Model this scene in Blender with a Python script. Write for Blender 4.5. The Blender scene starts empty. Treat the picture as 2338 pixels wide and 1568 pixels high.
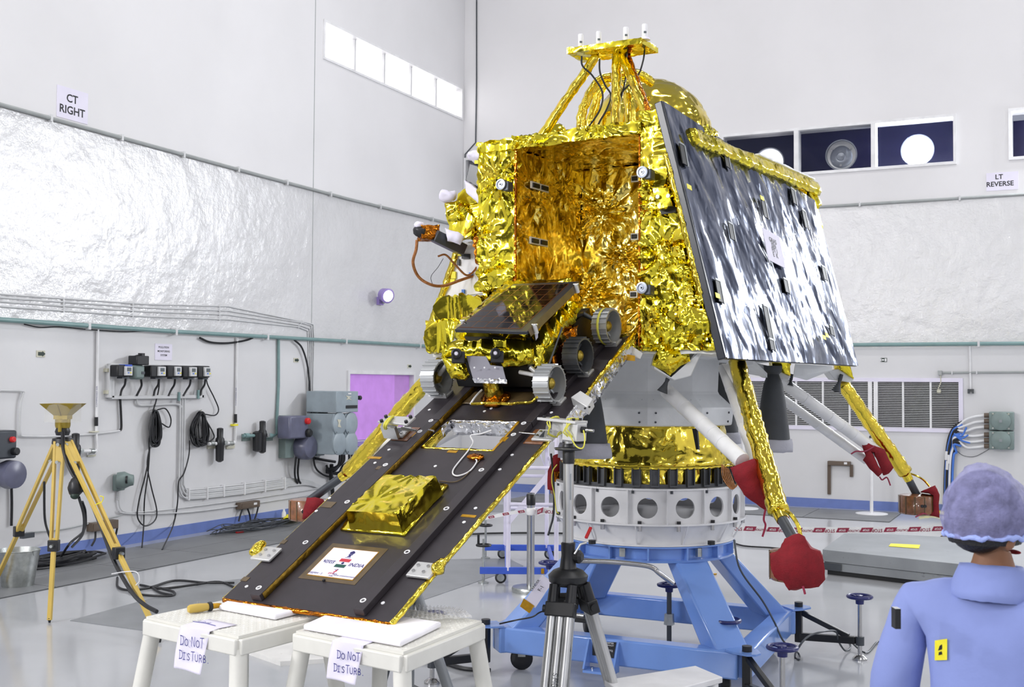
import bpy, bmesh, math, random
from mathutils import Vector as V, Matrix, noise as mnoise
random.seed(7)
S = bpy.context.scene
COL = S.collection
PI = math.pi
# ---------------------------------------------------------------- camera
EXPOSURE, CEIL_W, FLOOD_W, LAMP_E, WLAMP_W = 0.34, 95.0, 195.0, 25.0, 190.0
F, CX, CY = 2619.0, 1169.0, 784.0
TT, RO, H = math.atan(.0355), .0064, 1.9
TH = math.radians(25.8)          # the camera looks 25.8 degrees away from the room's own axes
ROT = Matrix.Rotation(TH, 3, 'Z')
HD, SD = ROT @ V((0, 1, 0)), ROT @ V((1, 0, 0))     # level heading of the camera and its right-hand side
cf = HD*math.cos(TT) + V((0, 0, math.sin(TT)))
u0 = HD*-math.sin(TT) + V((0, 0, math.cos(TT)))
cr = math.cos(RO)*SD + math.sin(RO)*u0
cu = -math.sin(RO)*SD + math.cos(RO)*u0
cam = bpy.data.cameras.new('camera')
camo = bpy.data.objects.new('camera', cam)
COL.objects.link(camo)
m = Matrix.Identity(4)
for i in range(3):
    m[i][0], m[i][1], m[i][2] = cr[i], cu[i], -cf[i]
m[2][3] = H
camo.matrix_world = m
cam.sensor_width = 36.0
cam.sensor_fit = 'HORIZONTAL'
cam.lens = 36.0*F/2338.0
cam.clip_end = 200
cam.dof.use_dof = True
cam.dof.focus_distance = 7.0
cam.dof.aperture_fstop = 9.0
S.camera = camo
# ---------------------------------------------------------------- exposure, world, lamps of the hall
S.view_settings.view_transform = 'Standard'
S.view_settings.look = 'None'
S.view_settings.exposure = EXPOSURE
S.view_settings.gamma = 1.0
S.view_settings.use_curve_mapping = False
W = bpy.data.worlds.new('world')
S.world = W
W.use_nodes = True
W.node_tree.nodes['Background'].inputs[0].default_value = (.75, .8, 1, 1)
W.node_tree.nodes['Background'].inputs[1].default_value = .3
dL = V((0, 1, 0)); nL = V((1, 0, 0)); dR = V((1, 0, 0)); nR = V((0, -1, 0))
CORNER = nL*-9.9 + nR*-18.4
CEIL = 12.0
def area(loc, aim, sx, sy, power, col=(1, 1, 1), spread=PI):
    l = bpy.data.lights.new('hall_light', 'AREA')
    l.shape = 'RECTANGLE'; l.size = sx; l.size_y = sy; l.energy = power; l.color = col; l.spread = spread
    o = bpy.data.objects.new('hall_light', l); COL.objects.link(o)
    o.location = loc
    o.rotation_euler = (V(aim)-V(loc)).to_track_quat('-Z', 'Y').to_euler()
    return o
def room(s, r, z):            # room coordinates: s along the right wall, r away from it, height
    return CORNER + dR*s + nR*r + V((0, 0, z))
for s in (4, 10, 16):
    for r in (5, 11, 17, 24):
        area(room(s, r, CEIL-.3), room(s, r, 0), 1.6, .7, CEIL_W, (1, .985, .97))
# unseen floods behind the photographer and on the side wall, some added for highlights
for s, z, e in ((2.4, 5.8, 1.0), (4.1, 6.4, 1.0), (9.5, 7.8, 1.2), (15, 6.3, 1.0)):
    area(room(s, 33.4, z), room(9, 8, 2.0), .9, .9, FLOOD_W*e, (1, .99, 1))
# unseen left wall floods, added for the front foil to reflect
for r, z, e in ((19.6, 5.7, 1.0), (22.2, 5.9, 1.0), (25.5, 5.7, 1.0)):
    area(room(.35, r, z), room(9, r-7, 2.2), .6, .6, FLOOD_W*e, (1, .99, 1))
for s in (9.9, 11.2, 13.5, 14.7, 15.9):  # flood lamps in the strip of windows further along the right wall
    area(room(s, .04, 5.65), room(s-4, 11, 2.4), .5, .5, WLAMP_W*.62, (.93, .96, 1))
for r in (8, 18):
    area(room(21.6, r, 6.0), room(9, 10, 2.0), .9, .9, FLOOD_W*.5, (.93, .96, 1))
# ---------------------------------------------------------------- rays from picture points to places in the hall
C0 = V((0, 0, H))
def ray(px, py):
    d = cf + cr*((px-CX)/F) - cu*((py-CY)/F)
    return d/d.dot(HD)
def P(px, py, D): return C0 + ray(px, py)*D
def onpl(px, py, p, n):
    d = ray(px, py)
    return C0 + d*(n.dot(V(p)-C0)/n.dot(d))
def onz(px, py, z=0.0): return onpl(px, py, (0, 0, z), V((0, 0, 1)))
# ---------------------------------------------------------------- mesh builder
class MB:
    def __init__(s): s.v = []; s.f = []
    def add(s, vs, fs):
        b = len(s.v); s.v += [V(p) for p in vs]; s.f += [tuple(i+b for i in f) for f in fs]; return s
    def hexa(s, b, t):
        n = len(b)
        fs = [tuple(range(n-1, -1, -1)), tuple(range(n, 2*n))] + [(i, (i+1) % n, n+(i+1) % n, n+i) for i in range(n)]
        return s.add(list(b)+list(t), fs)
    def slab(s, poly, vec): vec = V(vec); return s.hexa([V(p) for p in poly], [V(p)+vec for p in poly])
    def box(s, c, sz, ax=None, ay=None, az=None):
        ax = V(ax or (1, 0, 0)); ay = V(ay or (0, 1, 0)); az = V(az or (0, 0, 1)); c = V(c)
        x, y, z = ax*sz[0]/2, ay*sz[1]/2, az*sz[2]/2
        return s.hexa([c-x-y-z, c+x-y-z, c+x+y-z, c-x+y-z], [c-x-y+z, c+x-y+z, c+x+y+z, c-x+y+z])
    def beam(s, p0, p1, w, h, up=(0, 0, 1)):
        p0, p1 = V(p0), V(p1); d = (p1-p0); L = d.length; d.normalize()
        x = d.cross(V(up))
        if x.length < 1e-4: x = d.cross(V((1, 0, 0)))
        x.normalize(); y = x.cross(d)
        return s.box((p0+p1)/2, (w, h, L), x, y, d)
    def cyl(s, p0, p1, r0, r1=None, n=16, cap=True):
        return s.tube([p0, p1], [r0, r0 if r1 is None else r1], n, cap)
    def tube(s, pts, r, n=8, cap=True, closed=False):
        pts = [V(p) for p in pts]; k = len(pts)
        rs = r if isinstance(r, (list, tuple)) else [r]*k
        b = len(s.v); x = None
        for i, p in enumerate(pts):
            if closed: d = pts[(i+1) % k]-pts[i-1]
            else: d = pts[min(i+1, k-1)]-pts[max(i-1, 0)]
            d.normalize()
            if x is None:
                x = d.cross(V((0, 0, 1)))
                if x.length < .05: x = d.cross(V((1, 0, 0)))
            x = x - d*x.dot(d); x.normalize(); y = d.cross(x)
            for j in range(n):
                a = 2*PI*j/n
                s.v.append(p + (x*math.cos(a)+y*math.sin(a))*rs[i])
        for i in range(k if closed else k-1):
            i2 = (i+1) % k
            for j in range(n):
                j2 = (j+1) % n
                s.f.append((b+i*n+j, b+i*n+j2, b+i2*n+j2, b+i2*n+j))
        if cap and not closed:
            s.f.append(tuple(b+j for j in range(n-1, -1, -1))); s.f.append(tuple(b+(k-1)*n+j for j in range(n)))
        return s
    def lathe(s, prof, c=(0, 0, 0), az=(0, 0, 1), n=32, a0=0.0, a1=2*PI, cap=True):
        c = V(c); az = V(az).normalized(); ax = az.cross(V((0, 1, 0)))
        if ax.length < .05: ax = az.cross(V((1, 0, 0)))
        ax.normalize(); ay = az.cross(ax)
        full = abs(a1-a0-2*PI) < 1e-6; k = n if full else n+1; b = len(s.v)
        for r, z in prof:
            for j in range(k):
                a = a0+(a1-a0)*j/n
                s.v.append(c + az*z + (ax*math.cos(a)+ay*math.sin(a))*r)
        for i in range(len(prof)-1):
            for j in range(n):
                j2 = (j+1) % k
                s.f.append((b+i*k+j, b+i*k+j2, b+(i+1)*k+j2, b+(i+1)*k+j))
        if cap and full:
            if prof[0][0] > 1e-5: s.f.append(tuple(b+j for j in range(k-1, -1, -1)))
            if prof[-1][0] > 1e-5: s.f.append(tuple(b+(len(prof)-1)*k+j for j in range(k)))
        return s
    def disc(s, c, az, r, h, n=24): az = V(az).normalized(); return s.cyl(V(c), V(c)+az*h, r, r, n)
    def ell(s, c, r, nu=20, nv=12, ax=None, ay=None, az=None, t0=0.0, t1=PI):
        ax = V(ax or (1, 0, 0)); ay = V(ay or (0, 1, 0)); az = V(az or (0, 0, 1)); c = V(c); b = len(s.v)
        for i in range(nv+1):
            t = t0+(t1-t0)*i/nv
            for j in range(nu):
                a = 2*PI*j/nu
                s.v.append(c + ax*(r[0]*math.sin(t)*math.cos(a)) + ay*(r[1]*math.sin(t)*math.sin(a)) + az*(r[2]*math.cos(t)))
        for i in range(nv):
            for j in range(nu):
                s.f.append((b+i*nu+j, b+(i+1)*nu+j, b+(i+1)*nu+(j+1) % nu, b+i*nu+(j+1) % nu))
        return s
    def grid(s, fn, nu, nv):
        b = len(s.v)
        for i in range(nu+1):
            for j in range(nv+1): s.v.append(V(fn(i/nu, j/nv)))
        for i in range(nu):
            for j in range(nv):
                a = b+i*(nv+1)+j
                s.f.append((a, a+nv+1, a+nv+2, a+1))
        return s
    def quad(s, a, b, c, d): return s.add([a, b, c, d], [(0, 1, 2, 3)])
def fnoise(p, f, seed):
    q = p*f + V((seed*3.7, seed*1.3, seed*5.1))
    q = q + mnoise.noise_vector(q*.5)*.6
    a = abs(mnoise.noise(q)); b = abs(mnoise.noise(q*2.3+V((9, 2, 4)))); c = abs(mnoise.noise(q*5.1))
    return (a-.22) + .45*(b-.22) + .2*(c-.2)
def star(p, n, f, seed):
    """folds radiating from the points where a blanket is tied down"""
    q = p*f + V((seed*2.1, seed*4.3, seed*1.7))
    d, pts = mnoise.voronoi(q)
    v = q-pts[0]; t1 = n.orthogonal().normalized() if abs(n.z) > .9 else V((-n.y, n.x, 0)).normalized(); t2 = n.cross(t1)
    a = math.atan2(v.dot(t2), v.dot(t1))/(2*PI)
    k = 9+int(abs(pts[0].x*7.3) % 5)
    w = (a*k + .35*mnoise.noise(q*2.0) + pts[0].y) % 1.0
    tri = abs(2*w-1)
    return (tri-.5)*min(1.0, (d[1]-d[0])*2.2)*min(1.0, d[0]*3)
def crumple(mb, size=.03, amp=.01, f=7.0, seed=0.0, weld=True, fold=0.0, ff=3.2, jit=.12):
    """cuts a coarse shape finely and creases it like foil or cloth: real relief"""
    bm = bmesh.new()
    vs = [bm.verts.new(p) for p in mb.v]
    for fc in mb.f:
        try: bm.faces.new([vs[i] for i in fc])
        except ValueError: pass
    if weld: bmesh.ops.remove_doubles(bm, verts=bm.verts, dist=1e-4)
    bmesh.ops.recalc_face_normals(bm, faces=bm.faces)
    for _ in range(8):
        es = [e for e in bm.edges if e.calc_length() > size]
        if not es: break
        bmesh.ops.subdivide_edges(bm, edges=es, cuts=1, use_grid_fill=True)
    bmesh.ops.triangulate(bm, faces=[fc for fc in bm.faces if len(fc.verts) > 4])
    bm.normal_update()
    new = []
    for v in bm.verts:
        n = v.normal
        j = mnoise.noise_vector(v.co*(1.7/size) + V((seed, 0, 3)))*(size*jit)
        j -= n*j.dot(n)
        h = amp*fnoise(v.co, f, seed)*2.2
        if fold: h += fold*star(v.co, n, ff, seed)
        new.append(v.co + n*h + j)
    for v, c in zip(bm.verts, new): v.co = c
    bm.verts.index_update()
    out = MB(); out.v = [v.co.copy() for v in bm.verts]
    out.f = [tuple(v.index for v in fc.verts) for fc in bm.faces]
    bm.free()
    return out
def spline(pts, k=8, closed=False):
    pts = [V(p) for p in pts]; n = len(pts); out = []
    rng = n if closed else n-1
    for i in range(rng):
        p0 = pts[i-1] if (closed or i > 0) else pts[0]*2-pts[1]
        p1, p2 = pts[i], pts[(i+1) % n]
        p3 = pts[(i+2) % n] if (closed or i+2 < n) else p2*2-p1
        for j in range(k):
            t = j/k
            out.append(.5*((2*p1)+(p2-p0)*t+(2*p0-5*p1+4*p2-p3)*t*t+(3*p1-p0-3*p2+p3)*t**3))
    if not closed: out.append(pts[-1])
    return out
# ---------------------------------------------------------------- objects
ORG = {}
def thing(name, label, cat, loc=(0, 0, 0), group=None):
    o = bpy.data.objects.new(name, None); COL.objects.link(o)
    o.location = loc; o.empty_display_size = .1
    o['label'] = label; o['category'] = cat
    if group: o['group'] = group
    ORG[o] = V(loc)
    return o
def part(name, mb, mat, parent=None, smooth=40, bevel=0.0, org=None, stuff=False, label=None, kind=None, solid=0.0):
    o0 = ORG[parent] if parent else V(org if org is not None else (0, 0, 0))
    me = bpy.data.meshes.new(name)
    me.from_pydata([tuple(p-o0) for p in mb.v], [], mb.f)
    me.validate()
    bm = bmesh.new(); bm.from_mesh(me); bmesh.ops.recalc_face_normals(bm, faces=bm.faces); bm.to_mesh(me); bm.free()
    me.materials.append(mat)
    if smooth:
        me.shade_smooth()
        if smooth < 180: me.set_sharp_from_angle(angle=math.radians(smooth))
    o = bpy.data.objects.new(name, me); COL.objects.link(o)
    if solid:
        md = o.modifiers.new('thick', 'SOLIDIFY'); md.thickness = solid; md.offset = 0
    if bevel:
        md = o.modifiers.new('bevel', 'BEVEL'); md.width = bevel; md.segments = 2; md.limit_method = 'ANGLE'; md.angle_limit = math.radians(50)
    if parent: o.parent = parent
    else: o.location = o0
    ORG[o] = o0
    if stuff: o['kind'] = 'stuff'
    if kind: o['kind'] = kind
    if label: o['label'] = label
    return o
def tag(o, label, cat, group=None):
    o['label'] = label; o['category'] = cat
    if group: o['group'] = group
    return o
def struct(name, mb, mat, **k):
    o = part(name, mb, mat, **k); o['kind'] = 'structure'; return o
def kids(o): return [c for c in bpy.data.objects if c.parent == o]
def dup(root, loc, label, group=None):
    c = root.copy(); COL.objects.link(c); c.location = loc
    if label: c['label'] = label
    if group: c['group'] = group
    for k in list(root.children):
        d = k.copy(); COL.objects.link(d); d.parent = c
        for g in list(k.children):
            e = g.copy(); COL.objects.link(e); e.parent = d
    ORG[c] = V(loc)
    return c
FONTS = {}
def text_mb(s, size, c, ax, ay, bold=0.0, align='CENTER', shear=0.0, ext=.0006):
    cu_ = bpy.data.curves.new('t', 'FONT'); cu_.body = s; cu_.size = size; cu_.align_x = align; cu_.align_y = 'CENTER'
    cu_.offset = bold*size; cu_.shear = shear; cu_.resolution_u = 3; cu_.extrude = 0
    o = bpy.data.objects.new('t', cu_)
    me = bpy.data.meshes.new_from_object(o)
    ax = V(ax).normalized(); ay = V(ay).normalized(); c = V(c)
    mb = MB()
    mb.add([c + ax*v.co.x + ay*v.co.y for v in me.vertices], [tuple(p.vertices) for p in me.polygons])
    bpy.data.objects.remove(o); bpy.data.curves.remove(cu_); bpy.data.meshes.remove(me)
    return mb
GLYPH = {  # handwriting, each letter as pen strokes in a unit box
 'D': [[(.1, 0), (.12, 1)], [(0, .98), (.45, .9), (.62, .55), (.5, .15), (.02, .02)]],
 'o': [[(.3, .7), (.08, .5), (.1, .15), (.35, 0), (.58, .2), (.56, .55), (.3, .7)]],
 'O': [[(.3, 1), (.05, .7), (.05, .25), (.3, 0), (.58, .25), (.58, .75), (.3, 1)]],
 'N': [[(.02, 0), (.08, 1), (.5, .02), (.56, 1)]],
 'T': [[(0, .98), (.62, 1)], [(.32, 1), (.28, 0)]],
 't': [[(0, .72), (.52, .75)], [(.27, .75), (.24, 0)]],
 'I': [[(0, .74), (.36, .76)], [(.2, .74), (.17, .02)], [(0, 0), (.36, .02)]],
 'S': [[(.48, .65), (.28, .75), (.08, .6), (.25, .4), (.46, .22), (.3, .02), (.02, .08)]],
 'U': [[(.02, .75), (.05, .15), (.25, 0), (.45, .15), (.48, .75)]],
 'R': [[(.04, 0), (.06, .75), (.36, .7), (.38, .45), (.06, .38)], [(.2, .38), (.46, 0)]],
 'B': [[(.04, 0), (.06, .75), (.34, .68), (.32, .45), (.08, .4), (.4, .3), (.38, .08), (.04, 0)]],
 '.': [[(.08, .0), (.14, .04)]], ' ': [],
 'C': [[(.5, .9), (.2, 1), (.02, .5), (.2, 0), (.52, .1)]], 'A': [[(0, 0), (.28, 1), (.52, 0)], [(.1, .35), (.45, .35)]],
 'M': [[(0, 0), (.06, 1), (.3, .35), (.54, 1), (.6, 0)]], 'G': [[(.5, .85), (.22, 1), (.04, .5), (.2, 0), (.5, .1), (.5, .45), (.3, .45)]],
 '0': [[(.3, 1), (.05, .7), (.05, .25), (.3, 0), (.55, .25), (.55, .75), (.3, 1)]],
 '3': [[(.05, .9), (.4, 1), (.45, .7), (.2, .52), (.5, .35), (.4, .02), (.02, .08)]],
}
def hand_mb(s, size, start, ax, ay, w=.0022, gap=.72):
    mb = MB(); x = 0.0; ax = V(ax).normalized(); ay = V(ay).normalized(); st = V(start); nn = ax.cross(ay)
    for ch in s:
        for strk in GLYPH.get(ch, []):
            pts = [st + ax*((x+a)*size) + ay*(b*size) for a, b in strk]
            pts = spline(pts, 4) if len(pts) > 2 else pts
            for p, q in zip(pts, pts[1:]):
                d = (q-p)
                if d.length < 1e-6: continue
                d.normalize(); sd = nn.cross(d)*w/2
                mb.add([p-sd-d*w*.3, q-sd+d*w*.3, q+sd+d*w*.3, p+sd-d*w*.3], [(0, 1, 2, 3)])
        x += gap if ch not in ' .' else gap*.6
    return mb
# ---------------------------------------------------------------- materials
def nodes(name):
    m_ = bpy.data.materials.new(name); m_.use_nodes = True
    nt = m_.node_tree; return m_, nt, nt.nodes['Principled BSDF']
def lin(c):
    return tuple(((x/255)/12.92 if x/255 <= .04045 else ((x/255+.055)/1.055)**2.4) for x in c)
def mat(name, rgb, rough=.5, metal=0.0, var=.06, scale=6.0, bump=0.0, bscale=40.0, spec=.5, coat=0.0, emit=0.0, alpha=1.0, trans=0.0, dirt=None, sub=0.0):
    m_, nt, b = nodes(name)
    c = lin(rgb)
    tc = nt.nodes.new('ShaderNodeTexCoord')
    nz = nt.nodes.new('ShaderNodeTexNoise'); nz.inputs['Scale'].default_value = scale; nz.inputs['Detail'].default_value = 5
    nt.links.new(tc.outputs['Object'], nz.inputs['Vector'])
    rp = nt.nodes.new('ShaderNodeValToRGB')
    k0, k1 = max(0, 1-var*1.6), 1+var*1.2
    rp.color_ramp.elements[0].position = .3; rp.color_ramp.elements[1].position = .72
    rp.color_ramp.elements[0].color = (*[min(1, x*k0) for x in c], 1); rp.color_ramp.elements[1].color = (*[min(1, x*k1) for x in c], 1)
    nt.links.new(nz.outputs['Fac'], rp.inputs['Fac'])
    out = rp.outputs['Color']
    if dirt:
        n2 = nt.nodes.new('ShaderNodeTexNoise'); n2.inputs['Scale'].default_value = dirt[1]; n2.inputs['Detail'].default_value = 8; n2.inputs['Roughness'].default_value = .7
        nt.links.new(tc.outputs['Object'], n2.inputs['Vector'])
        r2 = nt.nodes.new('ShaderNodeValToRGB'); r2.color_ramp.elements[0].position = dirt[2]; r2.color_ramp.elements[1].position = dirt[2]+.06
        nt.links.new(n2.outputs['Fac'], r2.inputs['Fac'])
        mx = nt.nodes.new('ShaderNodeMix'); mx.data_type = 'RGBA'
        nt.links.new(r2.outputs['Color'], mx.inputs['Factor']); nt.links.new(out, mx.inputs['A']); mx.inputs['B'].default_value = (*lin(dirt[0]), 1)
        out = mx.outputs['Result']
    nt.links.new(out, b.inputs['Base Color'])
    b.inputs['Roughness'].default_value = rough; b.inputs['Metallic'].default_value = metal
    b.inputs['Specular IOR Level'].default_value = spec; b.inputs['Coat Weight'].default_value = coat
    b.inputs['Alpha'].default_value = alpha; b.inputs['Transmission Weight'].default_value = trans
    if emit:
        b.inputs['Emission Color'].default_value = (*c, 1); b.inputs['Emission Strength'].default_value = emit
    if bump:
        n3 = nt.nodes.new('ShaderNodeTexNoise'); n3.inputs['Scale'].default_value = bscale; n3.inputs['Detail'].default_value = 4
        nt.links.new(tc.outputs['Object'], n3.inputs['Vector'])
        bp = nt.nodes.new('ShaderNodeBump'); bp.inputs['Strength'].default_value = bump; bp.inputs['Distance'].default_value = .02
        nt.links.new(n3.outputs['Fac'], bp.inputs['Height']); nt.links.new(bp.outputs['Normal'], b.inputs['Normal'])
    return m_
def foil(name, rgb, rough=.16, sc=14.0, a=.45, b_=.25, c_=.45, metal=1.0, tint=None, ridge=.5, streak=None):
    """crumpled metal film: facets and creases bend the mirror normal"""
    m_, nt, bs = nodes(name); N = nt.nodes; Lk = nt.links
    tc = N.new('ShaderNodeTexCoord'); vec = tc.outputs['Object']
    mp = N.new('ShaderNodeMapping'); Lk.new(vec, mp.inputs['Vector'])
    if streak: mp.inputs['Rotation'].default_value = streak[0]; mp.inputs['Scale'].default_value = streak[1]
    v0 = mp.outputs['Vector']
    def vm(op, x, y=None, s=None):
        n = N.new('ShaderNodeVectorMath'); n.operation = op
        for i, q in enumerate((x, y)):
            if q is None: continue
            if isinstance(q, tuple): n.inputs[i].default_value = q
            else: Lk.new(q, n.inputs[i])
        if s is not None: n.inputs['Scale'].default_value = s
        return n.outputs[0]
    n1 = N.new('ShaderNodeTexNoise'); n1.inputs['Scale'].default_value = sc*.45; n1.inputs['Detail'].default_value = 3
    Lk.new(v0, n1.inputs['Vector'])
    d1 = vm('SUBTRACT', n1.outputs['Color'], (.5, .5, .5))
    warp = vm('ADD', v0, vm('SCALE', d1, s=2.4/sc))
    acc = vm('SCALE', d1, s=c_*2.2)
    for k, w in ((1.0, a), (2.9, b_)):
        vo = N.new('ShaderNodeTexVoronoi'); vo.inputs['Scale'].default_value = sc*k
        Lk.new(warp, vo.inputs['Vector'])
        acc = vm('ADD', acc, vm('SCALE', vm('SUBTRACT', vo.outputs['Color'], (.5, .5, .5)), s=w))
    g = N.new('ShaderNodeNewGeometry')
    nn = vm('NORMALIZE', vm('ADD', g.outputs['Normal'], acc))
    rg = N.new('ShaderNodeTexNoise'); rg.noise_type = 'RIDGED_MULTIFRACTAL'; rg.inputs['Scale'].default_value = sc*.6; rg.inputs['Detail'].default_value = 4
    rg.inputs['Distortion'].default_value = .4
    Lk.new(v0, rg.inputs['Vector'])
    bp = N.new('ShaderNodeBump'); bp.inputs['Strength'].default_value = ridge; bp.inputs['Distance'].default_value = .012
    Lk.new(rg.outputs['Fac'], bp.inputs['Height']); Lk.new(nn, bp.inputs['Normal'])
    Lk.new(bp.outputs['Normal'], bs.inputs['Normal'])
    c = lin(rgb)
    rp = N.new('ShaderNodeValToRGB'); rp.color_ramp.elements[0].color = (*c, 1); t = lin(tint) if tint else tuple(min(1, x*1.12) for x in c)
    rp.color_ramp.elements[0].position = .45; rp.color_ramp.elements[1].position = .75
    rp.color_ramp.elements[1].color = (*t, 1)
    Lk.new(n1.outputs['Fac'], rp.inputs['Fac']); Lk.new(rp.outputs['Color'], bs.inputs['Base Color'])
    bs.inputs['Metallic'].default_value = metal; bs.inputs['Roughness'].default_value = rough
    return m_
M = {}
M['wall_up'] = mat('matte_wall_paint', (224, 223, 225), .65, var=.025, scale=.7, bump=.02, bscale=60)
M['wall_low'] = mat('lower_wall_paint', (214, 214, 216), .5, var=.03, scale=1.2, bump=.03, bscale=30)
M['ceiling'] = mat('ceiling_paint', (150, 152, 157), .7)
M['added_door_dark'] = mat('dark_added_door_paint', (58, 62, 72), .5)
M['floor'] = mat('grey_epoxy_floor', (177, 179, 183), .13, var=.05, scale=.8, bump=.012, bscale=3.0, spec=.5)
M['strip'] = mat('perforated_walkway', (118, 120, 123), .45, var=.08, scale=2)
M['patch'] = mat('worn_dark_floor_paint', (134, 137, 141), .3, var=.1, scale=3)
M['blue_skirt'] = mat('blue_skirting_paint', (104, 124, 186), .45, dirt=((150, 155, 170), 9, .66))
M['white'] = mat('white_paint', (228, 228, 230), .4)
M['offwhite'] = mat('aged_white_paint', (222, 221, 214), .4, var=.05, dirt=((120, 112, 95), 22, .7))
M['scuffed'] = mat('scuffed_white_board', (224, 223, 220), .5, dirt=((150, 130, 112), 9, .66))
M['paper'] = mat('paper', (226, 222, 238), .7, var=.02)
M['ink'] = mat('black_ink', (28, 28, 34), .6)
M['pen'] = mat('blue_pen_ink', (60, 58, 140), .6)
M['green_pipe'] = mat('grey_green_pipe_paint', (120, 150, 150), .35)
M['conduit'] = mat('painted_conduit', (205, 206, 208), .4)
M['greyconduit'] = mat('dull_conduit', (160, 164, 164), .45)
M['black'] = mat('black_plastic', (24, 25, 29), .4)
M['cable'] = mat('black_cable_rubber', (22, 23, 28), .45)
M['darkgrey'] = mat('dark_grey_metal', (72, 76, 82), .4, metal=.4)
M['cabinet'] = mat('grey_cabinet_paint', (146, 158, 166), .42, var=.07)
M['purplegrey'] = mat('purple_grey_casting', (100, 102, 124), .3, var=.12)
M['greygreen'] = mat('grey_green_casting', (120, 136, 134), .4, var=.08)
M['brown'] = mat('brown_socket_box', (98, 84, 72), .5)
M['red'] = mat('red_plastic', (205, 40, 42), .35)
M['redcloth'] = mat('red_cover_cloth', (128, 7, 24), .8, var=.1, scale=30, bump=.25, bscale=160)
M['maroon'] = mat('maroon_print', (140, 30, 62), .5)
M['yellow'] = mat('yellow_plastic', (236, 224, 40), .5)
M['tripodyellow'] = mat('yellow_tripod_paint', (202, 172, 82), .38, var=.06, dirt=((120, 100, 60), 25, .72))
M['hornbrass'] = mat('brass_horn', (168, 146, 62), .35, metal=.75)
M['steel'] = mat('brushed_steel', (190, 190, 190), .22, metal=1)
M['alu'] = mat('anodised_aluminium', (205, 206, 206), .34, metal=.9)
M['aluplate'] = mat('machined_aluminium', (205, 205, 205), .42, metal=.55)
M['galv'] = mat('galvanised_steel', (186, 190, 188), .3, metal=.9, var=.15, scale=20)
M['slabmetal'] = mat('grey_steel_slab', (146, 150, 154), .4, metal=.3, var=.08, scale=3, dirt=((110, 112, 116), 6, .63))
M['blue'] = mat('blue_stand_enamel', (114, 151, 220), .2, var=.04, scale=3, coat=.3, dirt=((120, 120, 118), 6.5, .72))
M['brightblue'] = mat('bright_blue_paint', (60, 92, 196), .35)
M['navy'] = mat('navy_handwheel', (30, 36, 100), .3)
M['ladder'] = mat('lilac_white_tube', (222, 218, 238), .35)
M['nozzle'] = mat('dark_grey_nozzle', (60, 63, 68), .6, var=.06, scale=9)
M['nozzlerim'] = mat('grey_felt_rim_cover', (176, 176, 186), .85, bump=.2, bscale=90)
M['blanket'] = mat('white_thermal_blanket', (220, 222, 224), .5, var=.05, scale=5, bump=.3, bscale=9, dirt=((160, 150, 128), 4, .7))
M['whitestrut'] = mat('white_wrapped_strut', (228, 228, 228), .45, bump=.12, bscale=14)
M['bracket'] = mat('dark_grey_bracket', (84, 86, 90), .4, metal=.4)
M['adapter'] = mat('white_adapter_enamel', (224, 224, 226), .3, var=.03)
M['foam'] = mat('white_foam_sheet', (240, 238, 244), .8)
M['gold'] = foil('crinkled_gold_foil', (240, 222, 62), .12, 12, .1, .06, .22, tint=(242, 212, 72), ridge=.32)
M['goldbay'] = foil('fine_wrinkled_gold_foil', (244, 221, 116), .15, 14, .1, .08, .22, tint=(240, 208, 104), ridge=.4, streak=((.3, .5, .2), (1.4, .8, .7)))
M['goldsoft'] = foil('smooth_gold_foil', (240, 216, 80), .12, 9, .1, .06, .2, tint=(240, 210, 84), ridge=.25)
M['goldstrut'] = foil('wrapped_gold_foil', (241, 216, 78), .14, 20, .16, .1, .24, tint=(241, 206, 80))
M['amber'] = foil('amber_film', (178, 104, 30), .16, 20, .45, .3, .4, tint=(210, 130, 30))
M['kapton'] = mat('kapton_tape', (200, 150, 30), .3, metal=.5, var=.15, scale=30)
M['railgold'] = mat('dull_amber_rail_side', (134, 104, 24), .3, metal=.6, var=.25, scale=26, bump=.3, bscale=60)
M['kaptondim'] = mat('tinted_tape', (92, 76, 50), .35, var=.15, scale=20)
M['silver'] = foil('silver_foil', (225, 225, 228), .16, 24, .45, .3, .4)
M['film'] = foil('dark_panel_under_crinkled_film', (98, 105, 124), .17, 11, .1, .08, .26, tint=(84, 91, 110), ridge=.4, streak=((.35, .25, 0), (1.6, 1.6, .4)))
M['carbon'] = mat('dark_carbon_plate', (45, 40, 45), .45, var=.08, scale=14)
M['carbonedge'] = mat('black_panel_edge', (34, 38, 46), .3)
M['recess'] = mat('dark_recess', (12, 13, 16), .5)  # near-black; shade in gaps, slots and undersides is put into this colour
M['greyrim'] = mat('grey_slot_rim', (140, 146, 150), .4)
M['solar'] = mat('dark_solar_glass', (20, 14, 15), .05, var=.3, scale=12, spec=.35)
M['solarline'] = mat('copper_cell_line', (150, 96, 60), .3, metal=.8)
M['wheel'] = mat('grey_rover_wheel', (178, 180, 182), .4, metal=.55)
M['wheel_shaded'] = mat('shaded_rover_wheel', (92, 94, 98), .45, metal=.5)  # darker copy of the wheel grey, with shade put into its colour
M['frontgrey'] = mat('satin_grey_panel', (118, 117, 126), .3, metal=.3)
M['lens'] = mat('lens_glass', (30, 32, 40), .05, coat=1)
M['lensring'] = mat('grey_lens_ring', (150, 156, 168), .35, metal=.5)
M['copper'] = mat('copper_cable_sleeve', (168, 112, 66), .35, metal=.5, var=.2, scale=60)
M['footbrown'] = mat('brown_honeycomb_foot', (126, 78, 44), .3, var=.25, scale=30, coat=.5)
M['yellowcord'] = mat('yellow_cord', (214, 208, 80), .7)
M['shirt'] = mat('blue_coverall_cloth', (132, 146, 204), .8, var=.05, scale=5, bump=.2, bscale=12)
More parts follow.
